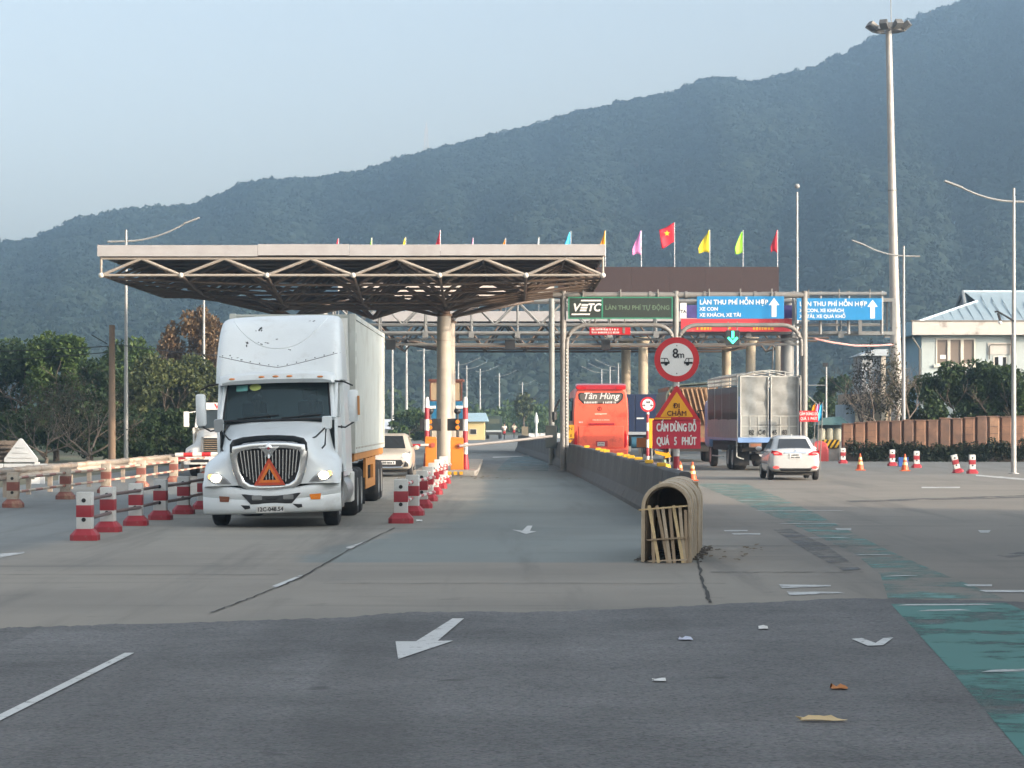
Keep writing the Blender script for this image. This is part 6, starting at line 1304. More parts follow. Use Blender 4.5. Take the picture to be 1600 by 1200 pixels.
def seated_person(name, label, loc, shirt, side, driver=True):
    """upper body of a person seated in a cab, facing the camera"""
    t = thing(name, label, 'person', loc)
    def skinned(nm, pts, edges, rad, m):
        me = bpy.data.meshes.new(nm); me.from_pydata([Vector(p) for p in pts], edges, []); o = link(nm, me, t)
        sk = o.modifiers.new('skin', 'SKIN'); sk.use_smooth_shade = True
        for v, r in zip(me.skin_vertices[0].data, rad): v.radius = (r, r * .85)
        me.skin_vertices[0].data[0].use_root = True
        ss = o.modifiers.new('sub', 'SUBSURF'); ss.levels = 1; ss.render_levels = 1; me.materials.append(m); return o
    hx = .17 * side
    hands = ((-.2, -.42, .30), (.2, -.42, .30)) if driver else ((-.16, -.30, .02), (.16, -.30, .02))
    pts = [(0, 0, 0), (0, .03, .2), (0, .05, .38), (0, .03, .50), (0, .01, .60), (0, -.015, .72), (0, -.02, .80), (-.20, .04, .43), (.20, .04, .43), (-.27, -.10, .2), (.27, -.10, .2), hands[0], hands[1], (-.11, -.35, -.02), (.11, -.35, -.02)]
    ed = [(0, 1), (1, 2), (2, 3), (3, 4), (4, 5), (5, 6), (2, 7), (2, 8), (7, 9), (8, 10), (9, 11), (10, 12), (0, 13), (0, 14)]
    skinned('body', pts, ed, [.13, .135, .14, .06, .055, .095, .085, .065, .065, .045, .045, .035, .035, .075, .075], skin)
    skinned('shirt', [p for p in pts[:4]] + [pts[7], pts[8], (-.25, -.05, .27), (.25, -.05, .27)], [(0, 1), (1, 2), (2, 3), (2, 4), (2, 5), (4, 6), (5, 7)], [.18, .185, .19, .09, .10, .10, .08, .08], shirt)
    b = MB(); b.ball((0, .012, .765), .105, 10, sy=1.05, sz=1.0); o = b.build('hair', hair_m, t); o.location = (0, .018, .012)
    for sx in (-1, 1):
        b = MB(); b.ball((sx * .035, -.108, .735), .012, 6); b.build('eye', black, t); b = MB(); b.ball((sx * .098, -.005, .72), .02, 6, sx=.5, sz=1.5); b.build('ear', skin, t)
    b = MB(); b.ball((0, -.118, .70), .016, 6, sz=1.5); b.build('nose', skin, t); b = MB(); b.ball((0, -.104, .662), .022, 6, sy=.4, sz=.3); b.build('mouth', mat('lips', (.2, .07, .06), .6), t)
    return t

def semi(loc):
    t = thing('semi_truck', 'white long nosed tractor truck with lit headlights and red triangle on its grille', 'truck', loc)
    ROLL = R(-1.7)
    roll = lambda o: (setattr(o, 'rotation_euler', (0, ROLL, 0)), o)[1]
    def P(b, name, m, par=t, **k):
        o = b.build(name, m, par, **k)
        if par is t: roll(o)
        return o
    hood_half = [
        (0.02, [(0, 1.56), (.30, 1.555), (.52, 1.52), (.66, 1.42), (.73, 1.26), (.83, 1.14), (.98, 1.04), (1.12, .93), (1.17, .80)]),
        (0.06, [(0, 1.63), (.32, 1.625), (.56, 1.59), (.70, 1.49), (.77, 1.32), (.87, 1.20), (1.03, 1.12), (1.18, .98), (1.23, .79)]),
        (0.16, [(0, 1.68), (.34, 1.675), (.60, 1.64), (.74, 1.53), (.80, 1.38), (.90, 1.27), (1.07, 1.19), (1.22, 1.03), (1.265, .79)]),
        (0.40, [(0, 1.735), (.36, 1.73), (.64, 1.69), (.78, 1.58), (.84, 1.44), (.94, 1.34), (1.11, 1.25), (1.25, 1.09), (1.285, .80)]),
        (0.55, [(0, 1.76), (.37, 1.755), (.66, 1.715), (.80, 1.60), (.86, 1.47), (.96, 1.37), (1.13, 1.28), (1.26, 1.14), (1.285, .86)]),
        (0.66, [(0, 1.78), (.38, 1.775), (.68, 1.735), (.82, 1.62), (.88, 1.49), (.97, 1.39), (1.13, 1.30), (1.26, 1.19), (1.285, 1.05)]),
        (1.10, [(0, 1.86), (.42, 1.855), (.74, 1.81), (.88, 1.69), (.93, 1.55), (1.0, 1.42), (1.14, 1.33), (1.26, 1.24), (1.285, 1.16)]),
        (1.50, [(0, 1.945), (.47, 1.935), (.82, 1.885), (.95, 1.76), (.99, 1.6), (1.04, 1.44), (1.14, 1.33), (1.25, 1.20), (1.27, 1.05)]),
        (1.62, [(0, 1.97), (.48, 1.96), (.85, 1.905), (.97, 1.78), (1.0, 1.62), (1.05, 1.45), (1.14, 1.33), (1.24, 1.18), (1.255, .80)]),
        (1.80, [(0, 2.00), (.50, 1.99), (.90, 1.93), (1.0, 1.80), (1.03, 1.64), (1.07, 1.46), (1.14, 1.33), (1.22, 1.18), (1.235, .62)])]
    b = MB(); b.loft([mirror_ring(h, y) for y, h in hood_half], closed=False, cap0=False, cap1=False)
    k = len(b.v); r0 = mirror_ring(hood_half[0][1], .02); b.add(r0, [tuple(reversed(range(len(r0))))])
    hood = P(b, 'hood', white_worn, angle=50, weld=True); bv = bvh_of(hood)
    # bug deflector
    lo = [(-.67, 1.36), (-.655, 1.47), (-.60, 1.545), (-.45, 1.585), (-.2, 1.605), (0, 1.61), (.2, 1.605), (.45, 1.585), (.60, 1.545), (.655, 1.47), (.67, 1.36)]
    up = [(-.72, 1.42), (-.715, 1.56), (-.66, 1.645), (-.47, 1.695), (-.2, 1.715), (0, 1.72), (.2, 1.715), (.47, 1.695), (.66, 1.645), (.715, 1.56), (.72, 1.42)]
    b = MB(); b.grid([[(x, -.02, z) for x, z in lo], [(x, -.045, (z + u[1]) / 2) for (x, z), u in zip(lo, up)], [(x, -.10, z) for x, z in up]]); o = P(b, 'bug_deflector', mat('smoked_plastic', (.025, .03, .036), .25)); o.modifiers.new('t', 'SOLIDIFY').thickness = .012
    # grille
    def gr(s, dz=0.): 
        base = [(-.60, 1.52), (-.3, 1.565), (0, 1.575), (.3, 1.565), (.60, 1.52), (.645, 1.46), (.64, 1.3), (.60, 1.05), (.52, .83), (.40, .745), (.2, .72), (0, .715), (-.2, .72), (-.40, .745), (-.52, .83), (-.60, 1.05), (-.64, 1.3), (-.645, 1.46)]
        return [(x * s[0] * 1.06, 1.14 + (z - 1.14) * s[1] + dz) for x, z in base]
    b = MB(); b.prism(gr((.97, .97)), -.005, .06); P(b, 'grille_back', black, smooth=False)
    b = MB(); b.ring(gr((1.06, 1.04)), gr((.84, .80), -.012), -.075, .03); P(b, 'grille_surround', chrome, bevel=.022, angle=60)
    inn = gr((.84, .80), -.012)
    for k in range(17):
        x = -.53 + k * .06625
        if abs(x) < .03: continue
        # bars run between the surround's top and bottom, leaning slightly inward
        zt_ = 1.44; f = abs(x) / .5; zb_ = .83 + .16 * max(0, f - .62) / .38
        b = MB(); b.bar((x * .9, -.052, zb_), (x, -.048, zt_), .017, .035); P(b, 'grille_bar', chrome, smooth=False)
    b = MB(); b.bar((0, -.07, .81), (0, -.07, 1.36), .03, .05); b.prism([(-.20, 1.50), (.20, 1.50), (.10, 1.42), (.03, 1.30), (-.03, 1.30), (-.10, 1.42)], -.085, -.03); P(b, 'grille_centre', chrome, bevel=.008)
    b = MB(); b.prism([(0, 1.575), (.085, 1.475), (0, 1.375), (-.085, 1.475)], -.115, -.08); em = P(b, 'emblem', chrome, bevel=.012)
    b = MB(); b.prism([(0, 1.505), (.035, 1.475), (0, 1.445), (-.035, 1.475)], -.122, -.112); b.build('emblem_mark', mat('emblem_red', (.3, .03, .04), .4), em, smooth=False)
    b = MB(); b.bx(-.052, .052, -.121, -.113, 1.468, 1.482); b.build('emblem_bar', mat('emblem_blue', (.05, .07, .2), .4), em, smooth=False)
    b = MB(); b.bx(-.56, .56, -.04, .1, .655, .735); P(b, 'air_gap', black, smooth=False)
    # bumper
    def by(x): return -.10 + .44 * (abs(x) / 1.32) ** 2.6
    def ztop(x): return .70 + .17 * (abs(x) / 1.32) ** 1.3
    xs = [i / 20 * 2.58 - 1.29 for i in range(21)]; rows = []
    for off, zf, zc in ((.14, 1., .0), (.03, 1., -.008), (0, 1., -.04), (0, .62, -.02), (.012, .61, -.03), (0, .60, -.04), (.0, .2, .0), (.02, .05, 0), (.07, 0, 0), (.2, 0, -.01)):
        rows.append([(x * (1 - off * .05), by(x) + off, (.27 + (ztop(x) - .27) * zf + zc) - .0 * x) for x in xs])
    b = MB(); b.grid(rows); bump = P(b, 'bumper', white_worn, angle=55); bvb = bvh_of(bump); b2 = MB(); b2.bx(-.9, .9, .12, .5, .3, .66); b2.build('bumper_beam', grime, t, smooth=False)
    patch(bvb, [(-.53, .635), (.57, .635), (.40, .445), (-.36, .445)], 'lower_intake', dark_plastic, t, off=.012).rotation_euler = (0, ROLL, 0)
    for x in (-.24, .34): roll(patch(bvb, rrect(.19, .09, .02, 3, x, .565), 'fog_lamp', mat('fog_lens', (.22, .23, .23), .25), t, off=.022, n=3))
    for x, w in ((-.86, .2), (.83, .21)): roll(patch(bvb, [(x - w / 2, .60), (x + w / 2, .61), (x + w * .42, .50), (x - w * .38, .505)] if x > 0 else [(x - w / 2, .61), (x + w / 2, .595), (x + w * .42, .50), (x - w * .45, .505)], 'indicator', amber if x > 0 else mat('dull_amber_lens', (.22, .07, .03), .3), t, off=.012, n=3))
    for sg, x in ((-1, -.46), (1, .50)): roll(patch(bvb, [(x - .09, .435), (x + .08, .425), (x + .09, .37), (x + sg * .01, .355)], 'tow_hole', black, t, off=.008, n=2))
    b = MB(); b.bx(-.26, .26, -.128, -.118, .285, .405); pl = P(b, 'number_plate', plate_w, smooth=False, bevel=.004)
    text('12C-048.54', .105, black, pl, (0, -.131, .345), bold=.003, sx=.98, extrude=.002)
    # headlights
    for sg in (-1, 1):
        poly = [(.72, .865), (.80, .96), (.90, 1.035), (1.02, 1.075), (1.12, 1.075), (1.165, 1.02), (1.15, .95), (1.05, .90), (.90, .87)]
        poly = [(sg * x, z - .035) for x, z in poly]
        if sg < 0: poly = poly[::-1]
        h = roll(patch(bv, poly, 'headlight', lens, t, off=.018, thick=.05, n=7)); 
        pr = [(sg * 1.0 + .09 * math.cos(2 * math.pi * k / 18), .945 + .07 * math.sin(2 * math.pi * k / 18)) for k in range(18)]; patch(bv, pr, 'lamp', lamp_on, h, off=.03, n=4)
        pr = [(sg * 1.105 + .045 * math.cos(2 * math.pi * k / 12), .98 + .045 * math.sin(2 * math.pi * k / 12)) for k in range(12)]; patch(bv, pr, 'indicator_lamp', mat('lit_amber', (1, .45, .05), .3, emit=1.6, ecol=(1, .5, .08)), h, off=.027, n=3)
        pr = [(sg * x, z - .055) for x, z in ((.76, .90), (.84, .98), (.90, 1.0), (.92, .93), (.9, .9))]; patch(bv, pr if sg > 0 else pr[::-1], 'lamp_shroud', mat('lamp_grey', (.16, .165, .17), .4), h, off=.024, n=2)
    # cab: pillars, doors, roof cap, glass, inside
    def wsz(v): return 2.0 + .76 * v
    def wsrow(v, off=0):
        w = 1.04 - .07 * v; y = 1.62 + .52 * v; return [(w * u, y + .12 * abs(u) ** 2.2 + off, wsz(v) - .04 * v * abs(u) ** 2 ) for u in [i / 6 - 1 for i in range(13)]]
    b = MB(); b.grid([wsrow(v / 5) for v in range(6)]); P(b, 'windscreen', glassmat('windscreen_glass', (.36, .50, .53), through=.5))
    bvw = BVHTree.FromPolygons([Vector(p) for r in [wsrow(v / 5) for v in range(6)] for p in r], [(i * 13 + k, i * 13 + k + 1, (i + 1) * 13 + k + 1, (i + 1) * 13 + k) for i in range(5) for k in range(12)])
    fr = wsrow(0) + [wsrow(v / 5)[-1] for v in range(1, 5)] + wsrow(1)[::-1] + [wsrow(v / 5)[0] for v in range(4, 0, -1)]
    b = MB(); b.tube(fr + [fr[0]], .024, 6); P(b, 'windscreen_seal', black)
    for sg in (-1, 1):
        q = [wsrow(v / 5) for v in range(6)]; pts = [Vector(r[-1] if sg > 0 else r[0]) + Vector((sg * .045, .03, 0)) for r in q]
        b = MB(); b.tube(pts, [.06, .055, .05, .05, .05, .055], 8); P(b, 'pillar', white_worn)
        b = MB(); b.prism([(1.70, .95), (3.02, .95), (3.02, 2.02), (1.78, 2.02)], sg * 1.10, sg * 1.16, 'x'); d = P(b, 'door', white_worn, bevel=.015)
        b = MB(); b.bx(sg * 1.165 - .012, sg * 1.165 + .012, 2.75, 2.95, 1.80, 1.86); b.build('handle', dark_plastic, d, smooth=False)
        b = MB(); b.prism([(1.92, 2.03), (2.98, 2.03), (2.98, 2.68), (2.34, 2.70)], sg * 1.085, sg * 1.10, 'x'); P(b, 'side_window', glass_dark, smooth=False)
        b = MB(); b.tube([(sg * 1.115, 1.86, 2.03), (sg * 1.115, 2.30, 2.72), (sg * 1.12, 3.0, 2.72)], .045, 8); P(b, 'door_frame', white_worn)
        b = MB(); b.bx(min(sg * 1.08, sg * 1.14), max(sg * 1.08, sg * 1.14), 2.95, 3.1, .9, 2.8); P(b, 'pillar', white_worn, smooth=False)
    ins = mat('cab_interior', (.035, .036, .037), .8, var=.2)
    b = MB(); b.bx(-1.05, 1.05, 3.3, 3.34, .9, 2.8); b.bx(-1.05, 1.05, 1.75, 3.3, .9, .96); b.bx(-1.05, 1.05, 2.25, 3.3, 2.78, 2.82); P(b, 'cab_lining', ins, smooth=False)
    b = MB(); b.loft([[(-1.0, 1.78, 1.5), (1.0, 1.78, 1.5), (1.0, 1.8, 1.96), (-1.0, 1.8, 1.96)], [(-1.0, 2.2, 1.5), (1.0, 2.2, 1.5), (1.0, 2.2, 2.0), (-1.0, 2.2, 2.0)]]); P(b, 'dashboard', mat('dash_grey', (.06, .062, .064), .7), bevel=.02)
    b = MB(); b.lathe([(.21, -.015), (.225, 0), (.21, .015)], n=20, axis='y'); sw = b.build('steering_wheel', dark_plastic, t, loc=(.55, 2.33, 2.0)); sw.rotation_euler = (R(-50), 0, 0)
    for x in (-.55, .55):
        b = MB(); b.bx(x - .25, x + .25, 2.55, 3.05, 1.45, 1.62); b.bx(x - .24, x + .24, 2.98, 3.14, 1.6, 2.35); b.bx(x - .14, x + .14, 3.0, 3.1, 2.38, 2.6); P(b, 'seat', mat('seat_cloth', (.05, .052, .055), .9), smooth=False, bevel=.03)
    for pts in ([(-.75, .05), (.05, .12)], [(.1, .04), (.85, .11)]):
        b = MB(); q = []
        for k in range(6):
            x = pts[0][0] + (pts[1][0] - pts[0][0]) * k / 5; z = wsz(pts[0][1] + (pts[1][1] - pts[0][1]) * k / 5); h = on(bvw, x, z, .02); q.append(h if h is not None else Vector((x, 1.6, z)))
        b.tube(q, .013, 5); P(b, 'wiper', black)
    roll(patch(bvw, [(-.80, 2.57), (-.58, 2.58), (-.58, 2.69), (-.80, 2.68)], 'windscreen_sticker', mat('teal_sticker', (.16, .42, .40), .5), t, off=.006, n=2))
    roll(patch(bvw, [(-.43 + .115 * math.cos(k * .524), 2.645 + .07 * math.sin(k * .524)) for k in range(12)], 'windscreen_sticker', mat('lime_sticker', (.38, .45, .13), .5), t, off=.006, n=2))
    # brow with marker lamps, then the tall wind fairing
    br = [(1.99, [(0, 2.715), (.5, 2.71), (.85, 2.70), (1.0, 2.695), (1.03, 2.69)]), (1.93, [(0, 2.79), (.5, 2.785), (.87, 2.77), (1.04, 2.74), (1.07, 2.69)]), (1.96, [(0, 2.89), (.5, 2.885), (.9, 2.855), (1.08, 2.81), (1.11, 2.69)]), (2.12, [(0, 2.945), (.5, 2.94), (.92, 2.92), (1.11, 2.87), (1.14, 2.72)]), (3.1, [(0, 2.98), (.5, 2.96), (.95, 2.94), (1.15, 2.9), (1.17, 2.72)])]
    b = MB(); b.loft([mirror_ring(h, y) for y, h in br], closed=False, cap0=False, cap1=False); brow = P(b, 'brow', white_worn, angle=50); bvr = bvh_of(brow)
    for x in (-.86, -.29, -.02, .25, .84):
        h = on(bvr, x, 2.84 - .04 * x * x, 0); h = h or Vector((x, 2.02, 2.84)); b = MB(); b.ball(h, .05, 6, sz=.42, sx=1.25, sy=.6)
        # keep the lens on the surface
        b.v = [(v[0], (v[1] - h.y * .6) + h.y - 0.0 if False else h.y + (v[1] - h.y * .6) * 1.0, (v[2] - h.z * .42) + h.z) if False else v for v in b.v]; o = P(b, 'marker_lamp', mat('amber_marker', (.70, .25, .06), .3))
    fa = [(2.20, [(0, 2.90), (.4, 2.90), (.8, 2.89), (1.04, 2.87), (1.12, 2.82), (1.15, 2.70)]),
          (2.22, [(0, 2.95), (.4, 2.93), (.8, 2.94), (1.04, 2.95), (1.14, 2.92), (1.17, 2.70)]),
          (2.30, [(0, 3.02), (.4, 3.03), (.8, 3.08), (1.06, 3.13), (1.17, 3.02), (1.20, 2.75)]),
          (2.44, [(0, 3.18), (.4, 3.20), (.8, 3.30), (1.09, 3.36), (1.21, 3.20), (1.235, 2.75)]),
          (2.66, [(0, 3.46), (.4, 3.48), (.8, 3.58), (1.10, 3.62), (1.215, 3.50), (1.24, 2.75)]),
          (2.92, [(0, 3.76), (.4, 3.78), (.8, 3.84), (1.10, 3.85), (1.215, 3.74), (1.24, 2.75)]),
          (3.20, [(0, 3.98), (.4, 3.985), (.8, 4.0), (1.10, 3.99), (1.21, 3.90), (1.24, 2.75)]),
          (3.55, [(0, 4.09), (.4, 4.09), (.8, 4.085), (1.10, 4.06), (1.21, 3.98), (1.24, 2.75)]),
          (4.95, [(0, 4.12), (.4, 4.12), (.8, 4.11), (1.10, 4.09), (1.21, 4.0), (1.24, 2.75)])]
    b = MB(); b.loft([mirror_ring(h, y) for y, h in fa], closed=False, cap0=False, cap1=True); fair = P(b, 'wind_fairing', white_worn, angle=60)
    sub = fair.modifiers.new('sub', 'SUBSURF'); sub.levels = 2; sub.render_levels = 2
    bpy.context.view_layer.update(); nm_ = bpy.data.meshes.new_from_object(fair.evaluated_get(bpy.context.evaluated_depsgraph_get())); fair.modifiers.clear(); fair.data = nm_
    bvf = bvh_of(fair)
    # U shaped crease, seam with rivets, chipped paint
    def surf_line(pts, r, name, m, off=.0):
        q = [on(bvf, x, z, off) for x, z in pts]; q = [p for p in q if p is not None]
        if len(q) > 1: b = MB(); b.tube(q, r, 5); return P(b, name, m)
    U = [(-.92 + 1.84 * k / 24, 3.40 + .58 * abs((k - 12) / 12) ** 2.2) for k in range(25)]; surf_line(U, .014, 'crease', white_worn, .0)
    S = [(1.2 * (k / 20 - 1), 3.02 + .26 * abs(k / 20 - 1) ** 1.2) for k in range(41)]; surf_line(S, .0065, 'seam', seam_m)
    for k in range(2, 40, 3):
        q = on(bvf, S[k][0], S[k][1] + .03, .0)
        if q: b = MB(); b.ball(q, .012, 5); P(b, 'rivet', chip)
    rg = random.Random(6)
    for x, z, w, h in ((-.38, 3.80, .10, .11), (-.46, 3.76, .04, .04), (-.36, 3.78, .05, .1), (-.62, 3.50, .08, .12), (-.64, 3.53, .04, .05), (-.34, 3.49, .06, .11), (-.24, 3.52, .09, .04), (-.40, 3.53, .04, .03), (-.06, 3.58, .07, .04), (.22, 3.36, .08, .04), (.66, 3.93, .09, .05), (.58, 3.94, .06, .02), (-.80, 3.24, .09, .03), (-.70, 3.19, .04, .04), (-.95, 3.28, .07, .03)):
        for q_ in range(3):
            cx, cz = x + rg.uniform(-.3, .3) * w, z + rg.uniform(-.3, .3) * h; poly = [(cx + w * .3 * rg.uniform(.3, 1) * math.cos(a * 1.05), cz + h * .3 * rg.uniform(.3, 1) * math.sin(a * 1.05)) for a in range(6)]
            if on(bvf, cx, cz) is not None: roll(patch(bvf, poly, 'paint_chip', chip, t, off=.003, thick=.002, n=1))
    # sleeper box, skirts, frame, tanks
    b = MB(); b.bx(-1.22, 1.22, 3.1, 4.95, .95, 2.76); P(b, 'sleeper', white_worn, smooth=False, bevel=.04)
    b = MB(); b.bx(-1.205, 1.205, 4.95, 5.02, 1.0, 4.05); P(b, 'sleeper_back', dirty_white, smooth=False)
    for x in (-.42, .42): b = MB(); b.bx(x - .05, x + .05, .6, 8.0, .62, .88); b.build('chassis_rail', grime, t, smooth=False)
    for sg in (-1, 1):
        b = MB(); b.tube([(sg * .98, 2.1, .62), (sg * .98, 3.9, .62)], .31, 18); b.build('fuel_tank', silver, t, angle=60)
        b = MB(); b.bx(sg * 1.02 - .2, sg * 1.02 + .2, 1.75, 2.05, .32, .95); b.build('step', silver, t, smooth=False, bevel=.03)
        b = MB(); b.bx(sg * 1.0 - .24, sg * 1.0 + .24, 3.95, 4.9, .35, .95); b.build('tool_box', dirty_white, t, smooth=False, bevel=.03)
        b = MB(); b.bx(sg * 1.18 - .02, sg * 1.18 + .02, 1.75, 4.9, .90, 1.0); b.build('skirt', white_worn, t, smooth=False)
        b = MB(); b.prism([(.5 + .68 * (1 - math.cos(R(180 * k / 12))) / 1.0 * .96, .40 + .56 * math.sin(R(180 * k / 12))) for k in range(13)] , sg * .80, sg * .82, 'x'); b.build('wheel_arch', grime, t, smooth=False)
        wheel(t, sg * 1.05, 1.15, .5, .30, rubber, rim_steel, side=sg)
        for y in (6.05, 7.4): wheel(t, sg * .97, y, .5, .55, rubber, rim_steel, side=sg)
        b = MB(); b.bx(sg * .97 - .3, sg * .97 + .3, 8.05, 8.08, .18, .75); b.build('mud_flap', rubber, t, smooth=False)
        # mirrors
        b = MB(); b.loft([[(sg * 1.47 + x, 1.86 + y_, z + z0) for x, z in rrect(.19 * s, .62 * s, .05 * s, 3)] for y_, s, z0 in ((0, .93, 2.23), (.02, 1, 2.23), (.12, .98, 2.23), (.16, .8, 2.23))]); P(b, 'mirror', white_worn, angle=50)
        b = MB(); b.tube([(sg * 1.12, 1.95, 2.72), (sg * 1.30, 1.93, 2.70), (sg * 1.47, 1.93, 2.62)], .018, 6); b.tube([(sg * 1.12, 1.9, 1.84), (sg * 1.30, 1.93, 1.82), (sg * 1.47, 1.93, 1.92)], .018, 6); P(b, 'mirror_arm', black)
        # hood mirror on its stalks
        b = MB(); b.loft([[(sg * 1.02 + x, .9 + y_, z + 1.92) for x, z in rrect(.19 * s, .25 * s, .04, 3)] for y_, s in ((0, .9), (.03, 1), (.12, .8))]); P(b, 'hood_mirror', white_worn if sg > 0 else mat('grey_mirror', (.25, .27, .28), .4), angle=50)
        b = MB(); b.tube([(sg * 1.0, .94, 1.84), (sg * .98, .8, 1.5), (sg * .90, .62, 1.40)], .018, 6); b.tube([(sg * 1.0, .94, 1.84), (sg * .82, .7, 1.66), (sg * .70, .5, 1.61)], .016, 6); b.ball((sg * .90, .62, 1.37), .035, 6); P(b, 'mirror_stalk', black)
    b = MB(); b.bx(1.165, 1.17, 1.9, 2.2, 1.35, 1.65); P(b, 'door_seam', seam_m, smooth=False) if False else None
    b = MB(); b.prism([(1.58, 2.2), (1.60, 2.25), (1.62, 2.2)], -1.0, -.99); 
    b = MB(); b.bx(1.55, 1.595, 1.84, 1.86, 2.05, 2.42); P(b, 'mirror_print', mat('orange_print', (.45, .2, .06), .5), smooth=False)
    # radiator and engine block darkness behind the grille, axle
    b = MB(); b.bx(-.55, .55, .2, 1.5, .55, 1.36); b.build('engine', grime, t, smooth=False)
    b = MB(); b.bx(-.8, .8, 1.05, 1.25, .38, .58); b.build('front_axle', grime, t, smooth=False)
    b = MB(); b.lathe([(.22, 0), (.3, .04), (.3, .1), (.1, .12)], n=16, c=(0, 6.7, .9)); b.build('fifth_wheel', grime, t)
    return t
TRUCK = Vector((-4.46, 47.45, 0))
semi(TRUCK)
tri_m = mat('triangle_orange_red', (.52, .06, .02), .4); tri_i = mat('triangle_inner_orange', (.72, .17, .02), .4)
w = thing('warning_triangle', 'red reflective warning triangle hung on the white truck grille', 'warning triangle', TRUCK + Vector((-.02, -.13, .79)))
def T3(s, c=.17): return [(0, c + .34 * s), (-.29 * s, c - .17 * s), (.29 * s, c - .17 * s)]
b = MB(); b.ring(T3(1), T3(.72), -.02, .0); b.build('red_border', tri_m, w, smooth=False); b = MB(); b.ring(T3(.71), T3(.42), -.018, -.002); b.build('orange_border', tri_i, w, smooth=False)
w.rotation_euler.y = R(-1.5)
seated_person('person', 'driver in a grey shirt behind the white truck windscreen, holding the wheel', TRUCK + Vector((.55, 2.86, 1.62)), shirt1, 1)
seated_person('person', 'passenger in dark clothes seated at the other side of the white truck cab', TRUCK + Vector((-.55, 2.86, 1.62)), shirt2, -1, driver=False)
# ---- container and its trailer
CY = 53.3; CXc = -4.52
t = thing('container_trailer', 'orange container trailer coupled behind the white tractor truck', 'trailer', (CXc, CY, 0)); org = mat('trailer_orange', (.46, .19, .035), .6, var=.12, dirt=(.28, .13, .06), dscale=1.6, dlo=.5, dhi=.75)
for x in (-.45, .45): b = MB(); b.bx(x - .08, x + .08, .3, 12.1, .95, 1.28); b.build('beam', org, t, smooth=False)
for k in range(9): b = MB(); b.bx(-1.2, 1.2, .4 + k * 1.43, .52 + k * 1.43, 1.12, 1.27); b.build('cross_member', org, t, smooth=False)
for sg in (-1, 1):
    b = MB(); b.bx(sg * 1.18 - .04, sg * 1.18 + .04, .3, 12.1, 1.15, 1.29); b.build('side_rail', org, t, smooth=False)
    b = MB(); b.ring([(5.2, .42), (9.2, .42), (9.2, 1.12), (5.2, 1.12)], [(6.0, .62), (8.2, .62), (8.2, .95), (6.0, .95)], sg * 1.15 - .03, sg * 1.15 + .03); b.v = [(v[1], v[0], v[2]) for v in b.v]; b.build('side_guard', org, t, smooth=False)
    for y in (3.2,): b = MB(); b.bx(sg * .8 - .07, sg * .8 + .07, y, y + .14, .25, 1.0); b.build('landing_leg', org, t, smooth=False)
    for y in (9.8, 11.1): wheel(t, sg * .97, y, .5, .55, rubber, rim_steel, side=sg)
b = MB(); b.bx(-1.2, 1.2, 11.9, 12.1, .45, .6); b.build('rear_bumper', org, t, smooth=False)
b = MB(); b.bx(-1.0, 1.0, 8.9, 8.93, .2, .95); b.build('mud_flap', rubber, t, smooth=False)
t = thing('shipping_container', 'grey white shipping container on the trailer, rear part sunlit', 'container', (CXc, CY, 1.30))
cw = mat('container_white', (.47, .49, .455), .55, var=.06, dirt=(.32, .31, .27), dscale=.9, dlo=.5, dhi=.78); Lc, Hc, Wc = 12.19, 2.90, 1.245
for sg in (-1, 1):
    for k in range(10):
        y0_, y1_ = .16 + k * 1.187, .16 + (k + 1) * 1.187 - .012; b = MB(); b.bx(sg * (Wc - .03) - .02, sg * (Wc - .03) + .02, y0_, y1_, .16, Hc - .10); b.build('side_panel', cw, t, smooth=False, bevel=.006)
    for z0_, z1_, nm in ((0, .16, 'bottom_rail'), (Hc - .10, Hc, 'top_rail')): b = MB(); b.bx(sg * Wc - .05, sg * Wc + .01, .1, Lc - .1, z0_, z1_); b.build(nm, cw, t, smooth=False)
    for y0_ in (0, Lc - .16): b = MB(); b.bx(sg * Wc - .12, sg * Wc + .015, y0_, y0_ + .16, 0, Hc + .01); b.build('corner_post', cw, t, smooth=False, bevel=.01)
    for k in range(22): b = MB(); b.lathe([(.02, 0), (.02, .012)], n=8, axis='x', c=(sg * Wc + (.008 if sg > 0 else -.02), .4 + k * .54, .11)); b.build('rivet', mat('rivet_rust', (.25, .17, .11), .7), t)
b = MB(); b.bx(-Wc + .02, Wc - .02, .02, .08, .1, Hc - .05); b.build('front_panel', cw, t, smooth=False); b = MB(); b.bx(-Wc, Wc, .02, Lc - .02, Hc - .06, Hc - .005); b.build('roof', cw, t, smooth=False)
b = MB(); b.bx(-Wc + .02, Wc - .02, Lc - .08, Lc, .05, Hc - .05); b.build('rear_doors', cw, t, smooth=False); b = MB(); b.bx(-Wc, Wc, .05, Lc - .05, 0, .1); b.build('floor', grime, t, smooth=False)
for z, h in ((2.32, .2), (2.02, .12), (1.55, .32), (1.05, .28), (.72, .12)):
    b = MB(); b.ring([(.62, z), (.74, z), (.74, z + h), (.62, z + h)], [(.645, z + .03), (.715, z + .03), (.715, z + h - .03), (.645, z + h - .03)], Wc + .002, Wc + .006)
    b.v = [(v[1], v[0] - .34, v[2]) for v in b.v]; b.build('marking', seam_m, t, smooth=False)

